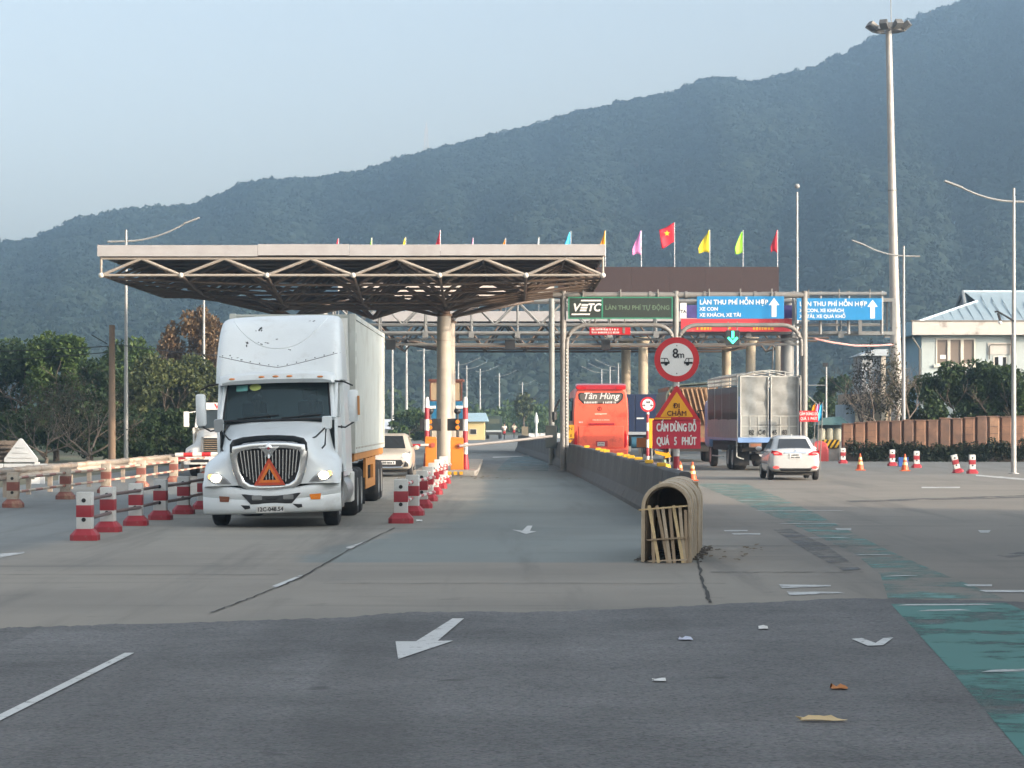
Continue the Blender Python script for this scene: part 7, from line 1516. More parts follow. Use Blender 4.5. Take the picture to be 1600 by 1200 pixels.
# ---- generic smaller vehicles
def car_body(t, st, paint, gh, glass, zt_roof):
    """st: stations (y, halfwidth, z bottom, z top); gh: greenhouse (y0b,y1b,y0t,y1t,wb,wt)"""
    rings = []
    for y, w, zb, zt in st:
        h = zt - zb; rings.append(mirror_ring([(0, zt + .03), (w * .55, zt + .02), (w * .86, zt - .02), (w * .965, zt - .12 * h), (w, zb + h * .58), (w * .99, zb + h * .25), (w * .93, zb + .02), (w * .5, zb)], y))
    b = MB(); b.loft(rings); o = b.build('body', paint, t, angle=55); o.modifiers.new('s', 'SUBSURF').render_levels = 1; o.modifiers['s'].levels = 1
    y0b, y1b, y0t, y1t, wb, wt, zb = gh
    def ring(f, e=0.):
        z = zb + (zt_roof - zb) * f; w = wb + (wt - wb) * f; a = y0b + (y0t - y0b) * f; c = y1b + (y1t - y1b) * f
        return [(x * (w + e), (a + c) / 2 + yy * ((c - a) / 2 + e), z) for x, yy in ((-1, -.72), (-.93, -.93), (-.6, -1), (.6, -1), (.93, -.93), (1, -.72), (1, .72), (.93, .93), (.6, 1), (-.6, 1), (-.93, .93), (-1, .72))]
    cen = [( r[0], r[1], r[2]) for r in ring(1.0)]; top = [(x * .8, (y0t + y1t) / 2 + (y - (y0t + y1t) / 2) * .8, zt_roof + .045) for x, y, z in cen]
    b = MB(); b.loft([ring(-.08), ring(.5), ring(.93), ring(1.0, -.015), top]); g = b.build('cabin', paint, t, angle=50)
    def pane(name, i, j, f0, f1, ins, m=glass):
        A0, A1, B0, B1 = ring(f0, .006), ring(f1, .006), None, None; a, c = Vector(A0[i]), Vector(A0[j]); d, e = Vector(A1[i]), Vector(A1[j])
        b = MB(); q = [a.lerp(c, ins), a.lerp(c, 1 - ins), d.lerp(e, 1 - ins), d.lerp(e, ins)]; n = (q[1] - q[0]).cross(q[3] - q[0]).normalized() * .004
        ce = sum(q, Vector()) / 4; cc = Vector((0, (y0b + y1b) / 2, ce.z)); n = n if n.dot(ce - cc) > 0 else -n
        b.add([p + n for p in q], [(0, 1, 2, 3)]); b.build(name, m, t, smooth=False)
    return g, pane
def sedan(loc):
    t = thing('sedan', 'white sedan seen from behind with its red brake lights on', 'car', loc); p = mat('car_white', (.44, .45, .445), .25, var=.03, coat=.6, dirt=(.5, .48, .44), dscale=2, dlo=.66, dhi=.85)
    g, pane = car_body(t, [(0, .70, .36, .86), (.03, .76, .31, .97), (.12, .815, .27, 1.03), (.4, .84, .24, 1.05), (.95, .85, .2, 1.03), (2.0, .85, .18, .97), (3.1, .845, .2, .94), (3.9, .80, .22, .80), (4.25, .70, .28, .68), (4.38, .55, .34, .60)], p, (.34, 3.25, 1.12, 2.45, .77, .565, .98), mat('car_glass', (.030, .034, .038), .06, var=.05, spec=.7), 1.425)
    pane('rear_window', 2, 3, .14, .86, -.12); pane('windscreen', 9, 8, .1, .9, -.08); pane('side_window', 0, 11, .12, .86, .04); pane('side_window', 5, 6, .12, .86, .04)
    body = [o for o in t.children if o.name.startswith('body')][0]; bv = bvh_of(body)
    lit = mat('lit_brake_lamp', (.7, .02, .02), .25, emit=1.7, ecol=(1, .07, .06)); redl = mat('tail_lens', (.55, .012, .02), .15, coat=.5)
    for sg in (-1, 1):
        po = [(.43, .83), (.72, .83), (.80, .90), (.79, .985), (.60, .965), (.45, .90)]; po = [(sg * x, z) for x, z in (po if sg > 0 else po[::-1])]; h = patch(bv, po, 'tail_light', redl, t, off=.012, n=4)
        patch(bv, [(sg * .63 + .085 * math.cos(k * .63), .895 + .036 * math.sin(k * .63)) for k in range(10)], 'brake_lamp', lit, h, off=.022, n=2)
        patch(bv, [(sg * .64 + .11 * math.cos(k * .63), .43 + .045 * math.sin(k * .63)) for k in range(10)], 'fog_surround', mat('dim_red_glow', (.5, .03, .03), .3, emit=.35, ecol=(1, .1, .08)), t, off=.01, n=2)
        wheel(t, sg * .745, .82, .30, .19, rubber, rim_steel, side=sg); wheel(t, sg * .745, 3.38, .30, .19, rubber, rim_steel, side=sg)
        b = MB(); b.ball((sg * .93, 2.95, 1.02), .1, 8, sx=1.1, sy=.7, sz=.8); b.v = [(v[0], v[1], v[2]) for v in b.v]; b.build('mirror', p, t)
        b = MB(); b.bx(sg * .846, sg * .852, 1.2, 3.1, .55, .57) if sg > 0 else b.bx(sg * .852, sg * .846, 1.2, 3.1, .55, .57); b.build('door_trim', dark_plastic, t, smooth=False)
    patch(bv, rrect(.40, .17, .01, 2, 0, .80), 'number_plate', plate_w, t, off=.014, n=2); strokes([(-.13, .13, .81, .055), (-.15, .15, .735, .055)], mat('plate_ink', (.1, .1, .1), .6), t, (on(bv, 0, .8, .02) or Vector((0, 0, .8))).y, seed=4)
    patch(bv, rrect(.75, .05, .02, 2, 0, .915), 'chrome_strip', chrome, t, off=.012, n=2); patch(bv, circ(.04, 12, 0, .965), 'emblem', chrome, t, off=.012, n=2)
    patch(bv, [(-.55, .40), (.55, .40), (.48, .30), (-.48, .30)], 'diffuser', dark_plastic, t, off=.01, n=3)
    b = MB(); b.bx(-.06, .06, .84, .87, 1.09, 1.115); b.build('high_brake_lamp', lit, t, smooth=False); b = MB(); b.prism([(1.25, 1.47), (1.35, 1.47), (1.27, 1.52)], -.02, .02, 'x'); b.build('aerial_fin', p, t, smooth=False)
    b = MB(); b.bx(-.6, .6, .3, 4.0, .16, .24); b.build('underbody', grime, t, smooth=False)
    return t
sedan(Vector((xat(1241, 85), 84.6, 0)))
def hatchback(loc):
    t = thing('hatchback', 'silver beige small hatchback facing the camera with lit headlight, behind the container', 'car', loc); p = mat('car_beige_silver', (.55, .50, .43), .3, .25, var=.03, coat=.5)
    g, pane = car_body(t, [(0, .62, .32, .62), (.05, .72, .28, .72), (.2, .79, .24, .82), (.6, .82, .22, .93), (1.0, .83, .2, .99), (2.2, .83, .2, 1.02), (3.2, .83, .22, 1.04), (3.6, .78, .26, 1.0), (3.72, .66, .34, .9)], p, (.75, 3.66, 1.75, 3.25, .77, .56, .96), mat('car_glass', (.030, .034, .038), .06, var=.05, spec=.7), 1.47)
    pane('windscreen', 2, 3, .06, .92, -.12); pane('side_window', 0, 11, .12, .86, .04); pane('side_window', 5, 6, .12, .86, .04); pane('rear_window', 9, 8, .2, .85, -.05)
    body = [o for o in t.children if o.name.startswith('body')][0]; bv = bvh_of(body)
    for sg in (-1, 1):
        po = [(.42, .66), (.62, .70), (.76, .84), (.74, .90), (.60, .82), (.46, .72)]; po = [(sg * x, z) for x, z in (po if sg > 0 else po[::-1])]; h = patch(bv, po, 'headlight', lens, t, off=.02, n=3)
        patch(bv, [(sg * .60 + .10 * math.cos(k * .63), .765 + .06 * math.sin(k * .63)) for k in range(10)], 'lamp', lamp_on, h, off=.035, n=2)
        patch(bv, [(sg * .52, .36), (sg * .70, .36), (sg * .70, .46), (sg * .60, .56)][::sg], 'fog_recess', black, t, off=.012, n=2); wheel(t, sg * .73, .72, .28, .17, rubber, rim_steel, side=sg); wheel(t, sg * .73, 3.1, .28, .17, rubber, rim_steel, side=sg)
        b = MB(); b.ball((sg * .93, 1.45, 1.02), .09, 8, sx=1.1); b.build('mirror', p, t)
    patch(bv, [(-.45, .60), (.45, .60), (.52, .48), (.42, .36), (-.42, .36), (-.52, .48)], 'grille', black, t, off=.014, n=3); patch(bv, rrect(.5, .12, .01, 2, 0, .50), 'number_plate', plate_w, t, off=.026, n=2); strokes([(-.2, .2, .47, .07)], seam_m, t, (on(bv, 0, .5, .034) or Vector((0, 0, 0))).y)
    b = MB(); b.tube([(-.5, -.03, .345), (0, -.06, .33), (.5, -.03, .345)], .03, 6); b.build('bumper_lip', chrome, t); b = MB(); b.bx(-.6, .6, .3, 3.4, .16, .24); b.build('underbody', grime, t, smooth=False)
    return t
hatchback(Vector((-4.32, 89.5, 0)))
def bus(loc):
    t = thing('coach_bus', 'bright red coach bus seen from behind beyond the lane divider', 'bus', loc); p = mat('bus_red', (.86, .135, .075), .35, var=.05, coat=.4, dirt=(.40, .05, .03), dscale=1.2); H, Wb = 3.54, 1.25
    def rg_(y, s, zt, zb=.42): return [(x * s, y, zb + (zt - zb) * z) for x, z in ((-.97, 0), (-1.0, .06), (-1.0, .62), (-.97, .80), (-.91, .93), (-.76, .99), (0, 1.0), (.76, .99), (.91, .93), (.97, .80), (1.0, .62), (1.0, .06), (.97, 0))]
    b = MB(); b.loft([rg_(0.05, Wb * .95, H - .09), rg_(.12, Wb * .985, H - .03), rg_(.3, Wb, H), rg_(11, Wb, H), rg_(11.3, Wb * .94, H - .1)]); body = b.build('body', p, t, angle=45); bv = bvh_of(body)
    b = MB(); b.prism([(0, 0)], 0, 0) if False else None
    b = MB(); b.loft([[(x, -.10, z) for x, z in rrect(2.24, .20, .09, 3, 0, 3.46)], [(x, .3, z) for x, z in rrect(2.3, .26, .1, 3, 0, 3.50)]]); b.build('spoiler', mat('dark_red', (.38, .02, .03), .3, coat=.4), t, angle=50)
    for sg in (-1, 1): b = MB(); b.loft([[(sg * .88 + x, -.13, z) for x, z in rrect(.42, .12, .05, 3, 0, 3.42)], [(sg * .88 + x, -.04, z) for x, z in rrect(.44, .16, .05, 3, 0, 3.43)]]); b.build('spoiler_lamp', red_lens, t, angle=50)
    win = [(-1.02, 3.14), (-.95, 3.22), (.95, 3.22), (1.02, 3.14), (.98, 2.92), (.78, 2.72), (-.78, 2.72), (-.98, 2.92)]; patch(bv, win, 'rear_window', black, t, off=.012, n=4); patch(bv, [(x * .93, 2.98 + (z - 2.98) * .84) for x, z in win], 'pane', mat('bus_pane', (.12, .115, .105), .12, var=.15), t, off=.02, n=4)
    yb = (on(bv, 0, 2.9, .03) or Vector((0, 0, 0))).y
    text('Tân Hùng', .40, sign_white, t, (0, yb, 3.06), bold=.008, shear=.25, sx=1.02); strokes([(-.75, -.12, 2.735, .10), (.1, .72, 2.735, .10)], sign_white, t, yb, seed=6)
    y2 = (on(bv, 0, 2.0, .015) or Vector((0, 0, 0))).y
    patch(bv, [(-.28, 2.28), (.28, 2.29), (.27, 2.25), (.05, 2.245), (0, 2.225), (-.05, 2.245), (-.26, 2.24)], 'chrome_wing', mat('pale_print', (.7, .55, .45), .4), t, off=.012, n=2)
    b = MB(); b.ring(circ(.10, 20, -.05, 2.50), circ(.075, 20, -.05, 2.50), y2 - .004, y2 + .01); b.bx(-.06, -.04, y2 - .004, y2 + .01, 2.42, 2.58); b.build('emblem', mat('dull_emblem', (.28, .05, .04), .4), t)
    strokes([(-.36, .40, 1.97, .05)], mat('pale_print', (.7, .55, .45), .4), t, y2, seed=2); strokes([(-.63, .63, 1.46, .17)], mat('grey_print', (.40, .33, .36), .5), t, y2, seed=9)
    b = MB(); b.bx(-1.0, 1.03, y2 - .012, y2 + .06, .74, 1.72); b.build('engine_lid', p, t, smooth=False, bevel=.02); b = MB(); b.bx(-.5, .62, y2 - .025, y2 + .05, 1.76, 1.86); b.build('lid_recess', mat('dark_red', (.3, .015, .025), .3), t, smooth=False, bevel=.02)
    b = MB(); b.bx(-.22, .3, y2 - .022, y2 - .013, .80, 1.05); b.build('plate_recess', mat('dark_red', (.3, .015, .025), .3), t, smooth=False); b = MB(); b.bx(-.15, .17, y2 - .032, y2 - .023, .82, 1.0); b.build('number_plate', plate_w, t, smooth=False); strokes([(-.1, .12, .92, .05), (-.1, .12, .84, .05)], seam_m, t, y2 - .035)
    strokes([(-.98, -.8, 1.86, .07)], sign_white, t, y2)
    for sg in (-1, 1): patch(bv, [(sg * 1.05, .75), (sg * 1.21, .75), (sg * 1.22, 1.5), (sg * 1.08, 1.5)][::sg], 'tail_light', red_lens, t, off=.012, n=2); wheel(t, sg * 1.05, 3.2, .5, .5, rubber, rim_steel, side=sg); wheel(t, sg * 1.05, 9.2, .5, .32, rubber, rim_steel, side=sg)
    b = MB(); b.bx(-1.22, 1.22, -.06, .3, .36, .70); b.build('bumper', p, t, smooth=False, bevel=.05); b = MB(); b.bx(-1.0, 1.0, .3, 10.8, .3, .5); b.build('underbody', grime, t, smooth=False)
    for k in range(7):
        y0_ = .8 + k * 1.42
        for sg in (-1, 1): b = MB(); b.bx(sg * 1.245 - .01, sg * 1.245 + .01, y0_, y0_ + 1.36, 1.95, 3.0); b.build('side_window', glass_dark, t, smooth=False)
    b = MB(); b.tube([(-1.2, 11.2, 3.1), (-1.5, 11.5, 2.9), (-1.5, 11.5, 2.4)], .03, 6); b.bx(-1.62, -1.4, 11.4, 11.55, 1.9, 2.45); b.build('mirror', dark_plastic, t); return t
bus(Vector((3.99, 115, 0)))
def cargo_truck(loc, rz):
    t = thing('cargo_truck', 'blue framed stake truck with grey canvas rear doors, ahead of the white sedan', 'truck', loc, rz); Wt = 1.24; zf = 1.28; zt = 3.72; L_ = 9.6
    steel = mat('stake_steel', (.42, .425, .40), .55, .1, var=.1, dirt=(.33, .28, .22), dscale=2); canv = mat('grey_canvas', (.27, .275, .262), .8, var=.2, scale=1.7, bump=.3, bscale=3, dirt=(.19, .19, .175), dscale=1.3, dlo=.45, dhi=.65); blue = mat('truck_blue', (.16, .27, .48), .5, var=.1); tarp = mat('black_tarp', (.055, .055, .06), .65, var=.15, bump=.2, bscale=3)
    b = MB(); b.bx(-Wt, Wt, .05, L_, zf - .1, zf); b.build('bed', blue, t, smooth=False); b = MB(); b.bx(-Wt - .01, Wt + .01, -.04, .12, zf - .17, zf + .03); b.build('rear_beam', blue, t, smooth=False, bevel=.01)
    zm = zf + .88
    for s0, s1 in ((-1, -.0), (0, 1)):
        a, c = s0 * (Wt - .05) + .035, s1 * (Wt - .05) - .035
        d = MB().ring([(a, zf + .02), (c, zf + .02), (c, zt), (a, zt)], [(a + .045, zf + .06), (c - .045, zf + .06), (c - .045, zt - .05), (a + .045, zt - .05)], -.03, .03).build('rear_door', steel, t, smooth=False)
        rows = []
        rgx = np.random.RandomState(5 + int(s0)); 
        for i in range(13):
            rows.append([(a + .04 + (c - a - .08) * j / 9, .0 + .022 * math.sin(i * 1.3 + j * .5 + s0) + rgx.uniform(-.012, .012), zm + (zt - .05 - zm) * i / 12) for j in range(10)])
        b = MB(); b.grid(rows); b.build('canvas_panel', canv, d)
        for i in range(2):
            for j in range(3):
                x0_ = a + .045 + (c - a - .09) * j / 3; x1_ = a + .045 + (c - a - .09) * (j + 1) / 3; z0_ = zf + .06 + (zm - zf - .08) * i / 2; z1_ = zf + .06 + (zm - zf - .08) * (i + 1) / 2
                b = MB(); b.bx(x0_ + .012, x1_ - .012, -.012, .01, z0_ + .012, z1_ - .012); b.build('steel_panel', mat('grey_plate', (.29, .295, .275), .5, .1, var=.08, dirt=(.21, .195, .17), dscale=2.5), d, smooth=False, bevel=.006)
                b = MB(); b.bx(x0_ - .022, x0_ + .022, -.034, .0, z0_, z1_); b.build('stud', steel, d, smooth=False)
        b = MB(); b.bx(a, c, -.036, .0, zf + .45, zf + .49); b.bx(a, c, -.038, .0, zm - .03, zm + .01); b.build('mid_rail', steel, d, smooth=False)
    for x, s in ((-.70, '82'), (-.31, 'C-0'), (.20, '45'), (.60, '83')): text(s, .26, black, t, (x, -.045, zf + .22), bold=.006, sx=.72)
    for x in (-.06, .06): rod('latch_bar', (x, -.055, zf + .05), (x, -.055, zt - .05), .017, steel, t, 6)
    for z in (zf + .55, zf + .58): rod('latch_handle', (-.45, -.06, zf + .52), (.45, -.06, zf + .52), .014, dark_steel, t, 6) if z < zf + .56 else None
    for k in range(5):
        y = .06 + k * (L_ - .1) / 4; b = MB(); b.tube([(-Wt, y, zf), (-Wt, y, zt), (-Wt * .5, y, zt + .16), (0, y, zt + .22), (Wt * .5, y, zt + .16), (Wt, y, zt), (Wt, y, zf)], .026, 6); b.build('hoop', steel, t)
    for x, z in ((-Wt, zt), (0, zt + .22), (Wt, zt), (-Wt * .5, zt + .16), (Wt * .5, zt + .16)): rod('roof_rail', (x, .05, z), (x, L_, z), .022, steel, t, 6)
    b = MB()
    for x in (-Wt * .5, 0, Wt * .5): b.tube([(x, 0, zt - .02), (x, 0, zt + .18)], .018, 5)
    b.build('rear_arch', steel, t)
    for sg in (-1, 1):
        rows = [[(sg * (Wt + .012 + .012 * math.sin(y * 2.1 + z)), y, z) for y in np.linspace(.05, L_, 30)] for z in (zf + .72, zf + 1.2, zf + 1.7, zt - .42)]
        b = MB(); b.grid(rows); o = b.build('side_tarp', tarp, t); o.modifiers.new('t', 'SOLIDIFY').thickness = .01
        b = MB(); b.bx(sg * Wt - .02, sg * Wt + .02, .05, L_, zf, zf + .74); b.build('side_board', mat('side_board_grey', (.20, .20, .215), .6, var=.1), t, smooth=False)
        for z in (zt - .36, zt - .2, zt - .05): b = MB(); b.bx(sg * (Wt + .02) - .012, sg * (Wt + .02) + .012, .05, L_, z, z + .035); b.build('side_rail', steel, t, smooth=False)
        for k in range(28): b = MB(); b.bx(sg * (Wt + .02) - .01, sg * (Wt + .02) + .01, .08 + k * .34, .14 + k * .34, zt - .36, zt - .02); b.build('stake', steel, t, smooth=False)
        for y in (2.1, 3.45): wheel(t, sg * .92, y, .5, .55, rubber, rim_steel, side=sg)
        wheel(t, sg * .92, L_ + .6, .5, .3, rubber, rim_steel, side=sg); b = MB(); b.bx(sg * .9 - .3, sg * .9 + .3, 1.35, 1.38, .2, .95); b.build('mud_flap', rubber, t, smooth=False)
        b = MB(); b.bx(sg * .55 - .25, sg * .55 + .25, -.02, .06, zf - .36, zf - .18); b.build('lamp_box', mat('lamp_box', (.16, .12, .10), .5), t, smooth=False); b = MB(); b.bx(sg * .55 - .2, sg * .55 + .2, -.03, -.021, zf - .32, zf - .22); b.build('tail_light', red_lens if sg > 0 else mat('amber_red_lens', (.3, .12, .06), .3), t, smooth=False)
        b = MB(); b.tube([(sg * (Wt - .02), .5, zf - .1), (sg * (Wt - .02), .5, .55), (sg * (Wt - .3), .5, .45)], .03, 6); b.tube([(sg * (Wt - .0), 4.4, .5), (sg * (Wt), 8, .5)], .03, 6); b.build('side_guard', steel, t)
    b = MB(); b.bx(.02, .52, -.03, .0, zf - .46, zf - .22); b.build('number_plate', plate_w, t, smooth=False); strokes([(.08, .46, zf - .33, .07), (.08, .46, zf - .43, .07)], seam_m, t, -.034)
    b = MB(); b.bx(-1.0, 1.0, .5, L_ + 1.5, .75, 1.12); b.build('chassis', grime, t, smooth=False); b = MB(); b.bx(-.5, .5, 1.6, 3.9, .38, .62); b.build('axles', grime, t, smooth=False)
    b = MB(); b.prism([(-.35, .65), (.12, .65), (.1, .56), (-.1, .48), (-.33, .58)], .42, .46); b.build('white_flap', sign_white, t, smooth=False)
    b = MB(); b.loft([[(x, L_ + .25, z) for x, z in rrect(2.3, 2.2, .2, 3, 0, 1.9)], [(x, L_ + 2.1, z) for x, z in rrect(2.25, 2.1, .25, 3, 0, 1.85)]]); b.build('cab', blue, t, angle=50)
    for sg in (-1, 1): b = MB(); b.tube([(sg * 1.15, L_ + 2.0, 2.4), (sg * 1.45, L_ + 2.1, 2.4), (sg * 1.45, L_ + 2.1, 2.0)], .03, 6); b.bx(sg * 1.45 - .1, sg * 1.45 + .1, L_ + 2.05, L_ + 2.2, 1.75, 2.3); b.build('mirror', dark_plastic, t)
    return t
cargo_truck(Vector((xat(1199, 101), 100.2, 0)), R(2.6))
# ---- truck carrying slatted brown load ahead, half hidden by the signs
Yq = 121; t = thing('loaded_truck', 'truck with ribbed brown load under a green tarpaulin, hidden by the triangle sign', 'truck', (xat(1072, Yq), Yq, 0)); xo = xat(1072, Yq)
lc = mat('brown_load', (.20, .125, .07), .85, var=.3, scale=2, dirt=(.09, .06, .04), dscale=2); xl_, xr_ = xat(1040, Yq) - xo, xat(1122, Yq) - xo; zt_ = zat(600, Yq)
b = MB(); b.bx(xl_ + .1, xr_, .1, 8, 1.15, zt_ - .15); b.build('load', lc, t, smooth=False)
for k in range(9):
    x = xl_ + .55 + k * .22; b = MB(); b.bar((x, .0, 1.9 - .02 * k), (x - .42, .0, zt_ - .22), .06, .09); b.build('slat', mat('tan_slat', (.36, .24, .14), .8, var=.2), t, smooth=False)
b = MB(); b.loft([[(xl_ + .0 + .0, y, 1.5), (xl_, y, zt_ - .5), (xl_ + .25, y, zt_ - .1), (xl_ + .8, y, zt_), (xr_, y, zt_ + .12), (xr_, y, zt_ + .06), (xl_ + .82, y, zt_ - .06), (xl_ + .3, y, zt_ - .18), (xl_ + .08, y, zt_ - .55), (xl_ + .08, y, 1.5)] for y in (-.15, 8)]); b.build('tarpaulin', mat('green_tarp', (.09, .12, .10), .75, var=.15), t, angle=50)
b = MB(); b.bx(xl_, xr_, -.05, 8, .95, 1.16); b.build('bed', mat('truck_red_brown', (.22, .07, .05), .6), t, smooth=False); b = MB(); b.bx(xr_ - .6, xr_ - .28, -.08, .0, 1.85, 2.6); b.build('dark_opening', black, t, smooth=False)
b = MB(); b.bx(xl_ + .2, xr_ - .2, .3, 10, .5, .95); b.build('chassis', grime, t, smooth=False)
for sg in (-1, 1):
    xm_ = (xl_ + xr_) / 2
    for y in (1.5, 2.8): wheel(t, xm_ + sg * .9, y, .5, .5, rubber, rim_steel, side=sg)
b = MB(); b.loft([[(x + (xl_ + xr_) / 2, 8.3, z) for x, z in rrect(2.2, 2.0, .2, 3, 0, 1.8)], [(x + (xl_ + xr_) / 2, 10, z) for x, z in rrect(2.1, 1.9, .2, 3, 0, 1.75)]]); b.build('cab', mat('truck_red_brown', (.22, .07, .05), .6), t, angle=50)
# blue box truck between bus and column
Yq = 141; t = thing('blue_truck', 'dark blue box truck partly hidden between the red bus and a round column', 'truck', (xat(992, Yq), Yq, 0)); bl = mat('dark_blue_box', (.007, .018, .055), .45, var=.12); Wt = 1.22; zt_ = zat(616, Yq)
for sg in (-1, 1): b = MB(); b.bx(min(sg * .02, sg * Wt), max(sg * .02, sg * Wt), 0, .06, 1.35, zt_); b.build('rear_door', bl, t, smooth=False, bevel=.02)
b = MB(); b.bx(-Wt, Wt, .06, 7.5, 1.3, zt_); b.build('box', bl, t, smooth=False, bevel=.02); b = MB(); b.bx(-Wt, Wt, -.05, .1, 1.18, 1.34); b.build('rear_beam', mat('grey_beam', (.3, .32, .34), .5), t, smooth=False)
for k in range(4): b = MB(); b.bx(-Wt + .05, Wt - .05, -.015, 0, 1.6 + k * .4, 1.63 + k * .4); b.build('rib', bl, t, smooth=False)
b = MB(); b.bx(.1, .5, -.03, -.016, 2.05, 2.12); b.build('handle', sign_white, t, smooth=False); b = MB(); b.bx(-.9, .9, .2, 9, .55, 1.2); b.build('chassis', grime, t, smooth=False)
for sg in (-1, 1): wheel(t, sg * .92, 1.6, .48, .5, rubber, rim_steel, side=sg); wheel(t, sg * .92, 8, .48, .3, rubber, rim_steel, side=sg); b = MB(); b.bx(sg * .8 - .15, sg * .8 + .15, -.03, .02, .9, 1.05); b.build('tail_light', red_lens, t, smooth=False)
b = MB(); b.loft([[(x, 7.7, z) for x, z in rrect(2.2, 2.1, .2, 3, 0, 1.7)], [(x, 9.4, z) for x, z in rrect(2.1, 2.0, .2, 3, 0, 1.65)]]); b.build('cab', bl, t, angle=50)
b = MB(); b.tube([(-.2, -.2, .75), (.45, -.2, .75)], .32, 14); b.build('tank', mat('tank_blue', (.02, .09, .14), .5), t)
# ---- second white truck at the left, behind its boom
Yq = 90.5; t = thing('semi_truck', 'second white truck with red lettered roof board waiting behind a striped boom', 'truck', (xat(343, Yq), Yq, 0)); wp_ = mat('truck2_white', (.62, .61, .58), .45, var=.06, dirt=(.38, .33, .27), dscale=1.5, dlo=.52, dhi=.8); S2 = Yq / F
hh = [(0, [(0, 1.42), (.5, 1.40), (.62, 1.30), (.66, 1.05), (.8, .98), (1.12, .92), (1.2, .70)]), (.1, [(0, 1.47), (.55, 1.45), (.68, 1.36), (.74, 1.12), (.9, 1.05), (1.2, .98), (1.25, .70)]), (1.1, [(0, 1.62), (.65, 1.6), (.85, 1.52), (.92, 1.3), (1.02, 1.14), (1.22, 1.05), (1.25, .9)]), (1.5, [(0, 1.68), (.75, 1.66), (.98, 1.58), (1.02, 1.35), (1.08, 1.15), (1.22, 1.0), (1.24, .7)])]
b = MB(); b.loft([mirror_ring(h, y) for y, h in hh], closed=False, cap0=True, cap1=False); b.build('hood', wp_, t, angle=50)
b = MB(); b.bx(-.55, .55, -.03, .02, .78, 1.36); b.build('grille', black, t, smooth=False)
for k in range(7): b = MB(); b.bx(-.54, .54, -.05, -.02, .82 + k * .075, .845 + k * .075); b.build('grille_bar', mat('brass_chrome', (.5, .38, .24), .25, .8), t, smooth=False)
for x in (-.6, .6): b = MB(); b.bx(x - .04, x + .04, -.06, 0, .76, 1.40); b.build('grille_post', chrome, t, smooth=False)
b = MB(); b.bx(-1.25, 1.25, -.22, .0, .42, .72); b.build('bumper', wp_, t, smooth=False, bevel=.04); b = MB(); b.bx(-1.0, -.35, -.235, -.22, .50, .6); b.build('bumper_slot', dark_plastic, t, smooth=False)
for sg in (-1, 1):
    b = MB(); b.ball((sg * .95, -.02, .86), .13, 8, sz=.7); b.v = [(v[0], v[1], v[2]) for v in b.v]; b.build('headlight', lens, t); wheel(t, sg * 1.0, 1.0, .5, .3, rubber, rim_steel, side=sg); wheel(t, sg * .95, 5.5, .5, .55, rubber, rim_steel, side=sg)
    b = MB(); b.prism([(1.5, .9), (2.9, .9), (2.9, 1.72), (1.5, 1.72)], sg * 1.1 - .03, sg * 1.1 + .03, 'x'); b.build('door', wp_, t, smooth=False); b = MB(); b.tube([(sg * 1.02, 1.55, 1.7), (sg * .98, 1.9, 2.42)], .06, 6); b.build('pillar', wp_, t)
    b = MB(); b.tube([(sg * 1.05, 1.7, 2.3), (sg * 1.35, 1.65, 2.25)], .02, 5); b.bx(sg * 1.38 - .09, sg * 1.38 + .09, 1.6, 1.72, 1.75, 2.3); b.build('mirror', wp_, t)
b = MB(); b.grid([[(-1.0, 1.52, 1.7), (0, 1.42, 1.7), (1.0, 1.52, 1.7)], [(-.96, 1.9, 2.36), (0, 1.8, 2.36), (.96, 1.9, 2.36)]]); b.build('windscreen', mat('dark_windscreen', (.03, .04, .045), .08, var=.1), t, smooth=False)
b = MB(); b.bx(-1.05, 1.05, 1.85, 3.3, 2.34, 2.50); b.build('roof', wp_, t, smooth=False, bevel=.03); b = MB(); b.bx(-1.05, 1.05, 2.9, 3.3, .9, 2.36); b.build('cab_back', wp_, t, smooth=False)
b = MB(); b.bx(-.95, .95, 1.78, 1.86, 2.36, 2.62); bd = b.build('roof_board', wp_, t, smooth=False, bevel=.02); text('VINH', .24, sign_red, bd, (-.02, 1.775, 2.49), bold=.012, sx=1.3)
b = MB(); b.bx(-.9, .9, .3, 7.5, .55, .95); b.build('chassis', grime, t, smooth=False); b = MB(); b.bx(-.8, .8, .05, 1.5, .45, .9); b.build('engine', grime, t, smooth=False)
# ---- dark green truck far down the road
Yq = 268; t = thing('covered_truck', 'small dark green canvas covered truck far down the road', 'truck', (xat(771.5, Yq), Yq, 0)); gt_ = mat('dark_green_canvas', (.022, .04, .034), .8, var=.2); gw = 26 * Yq / F / 2
b = MB(); b.loft([[(x, y, z) for x, z in ((-gw, .9), (-gw, 2.0), (-gw * .9, 2.3), (-gw * .5, 2.42), (gw * .5, 2.42), (gw * .9, 2.3), (gw, 2.0), (gw, .9))] for y in (0, 4)]); b.build('canopy', gt_, t, angle=50)
b = MB(); b.bx(-gw * .7, gw * .7, -.03, -.002, 1.6, 2.1); b.build('rear_panel', mat('olive_panel', (.06, .07, .045), .7), t, smooth=False); b = MB(); b.bx(-gw * .95, gw * .95, -.06, -.002, .72, .92); b.build('tail_board', mat('pale_tail', (.35, .38, .38), .5), t, smooth=False)
b = MB(); b.bx(-gw * .9, gw * .9, 0, 6, .45, .9); b.build('chassis', grime, t, smooth=False)
for sg in (-1, 1): wheel(t, sg * gw * .75, .9, .4, .35, rubber, rim_steel, side=sg); wheel(t, sg * gw * .75, 5, .4, .25, rubber, rim_steel, side=sg)
b = MB(); b.loft([[(x, 4.1, z) for x, z in rrect(gw * 1.8, 1.5, .15, 3, 0, 1.3)], [(x, 5.8, z) for x, z in rrect(gw * 1.7, 1.3, .2, 3, 0, 1.2)]]); b.build('cab', gt_, t, angle=50)
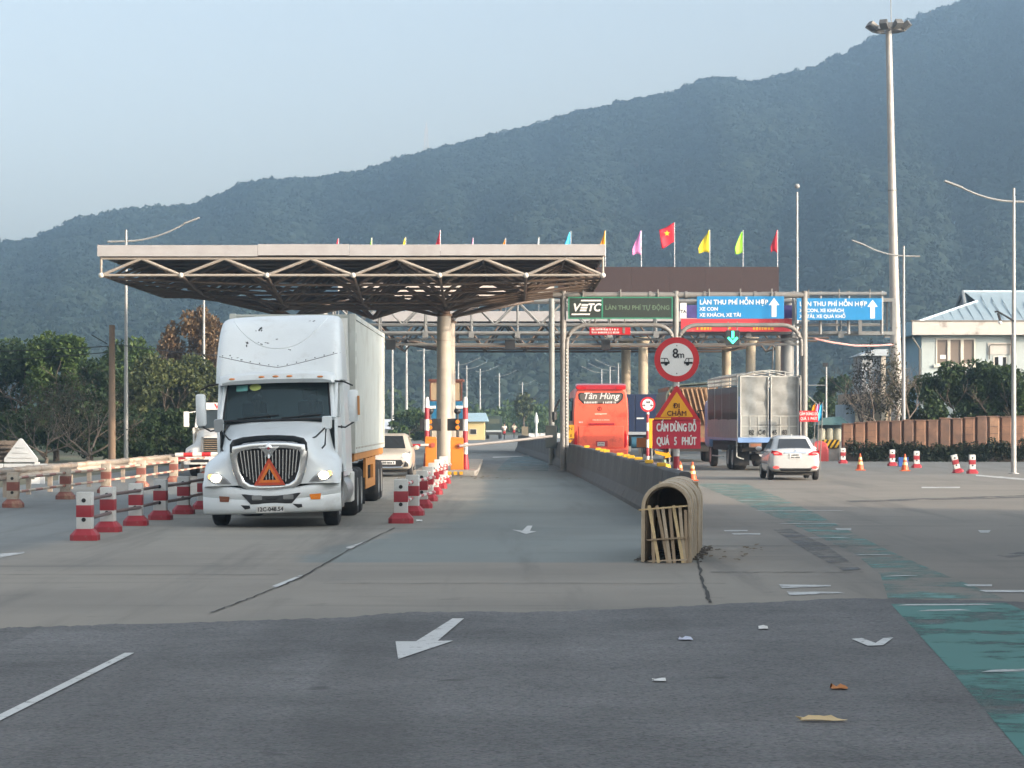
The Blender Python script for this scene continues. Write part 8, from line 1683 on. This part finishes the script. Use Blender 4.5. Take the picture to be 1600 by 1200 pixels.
# ---- two distant motorbikes with riders
def motorbike(px, Y_, lb, rl, shirt):
    x = xat(px, Y_); t = thing('motorbike', lb, 'motorbike', (x, Y_, 0))
    for y in (0, 1.25): b = MB(); b.lathe([(.17, -.05), (.3, -.05), (.3, .05), (.17, .05)], n=16, axis='x', c=(0, y, .3)); b.build('wheel', rubber, t)
    b = MB(); b.loft([[(w * sx, y, z + dz) for sx, dz in ((-1, -.1), (1, -.1), (1, .1), (-1, .1))] for y, w, z in ((-.1, .08, .75), (.3, .14, .72), (.7, .15, .55), (1.0, .1, .6), (1.15, .08, .85))]); b.build('body', mat('bike_red', (.3, .03, .03), .4), t)
    b = MB(); b.tube([(-.33, 1.0, 1.0), (0, 1.1, .98), (.33, 1.0, 1.0)], .025, 5); b.build('handlebar', dark_plastic, t); b = MB(); b.bx(-.12, .12, .0, .55, .78, .84); b.build('seat', rubber, t, smooth=False, bevel=.02); b = MB(); b.bx(-.07, .07, -.14, -.1, .62, .74); b.build('tail_light', red_lens, t, smooth=False)
    p = seated_person('person', rl, (x, Y_ + .3, .86), shirt, 1); p.rotation_euler.z = math.pi
motorbike(788, 262, 'distant motorbike riding just right of the dark green truck', 'motorbike rider in a pale shirt right of the dark green truck', mat('shirt_pale', (.5, .45, .42), .9))
motorbike(803, 285, 'farther motorbike before the small palm down the road', 'motorbike rider in a beige shirt nearer the small palm', mat('shirt_beige', (.5, .42, .32), .9))

# ------------------------------------------------------------------ lettering to plain meshes; heavier strokes from slightly shifted copies
dg = bpy.context.evaluated_depsgraph_get()
for o in [o for o in COL.objects if o.type == 'FONT']:
    src = o.evaluated_get(dg).to_mesh(); d = o['weight'] * .8; V0 = [v.co.copy() for v in src.vertices]; F0 = [tuple(p.vertices) for p in src.polygons]; b = MB()
    for dx, dy, dz in (((0, 0, 0),) if d <= 0 else ((0, 0, 0), (d / o.scale.x, 0, .0005), (-d / o.scale.x, 0, .001), (0, d, .0015), (0, -d, .002))): b.add([v + Vector((dx, dy, dz)) for v in V0], F0)
    me = bpy.data.meshes.new('lettering'); me.from_pydata(b.v, [], b.f); me.materials.append(o.data.materials[0])
    n = link('lettering', me, o.parent); n.location = o.location; n.rotation_euler = o.rotation_euler; n.scale = o.scale; n.name = o.name.split('.')[0]
    bpy.data.objects.remove(o)
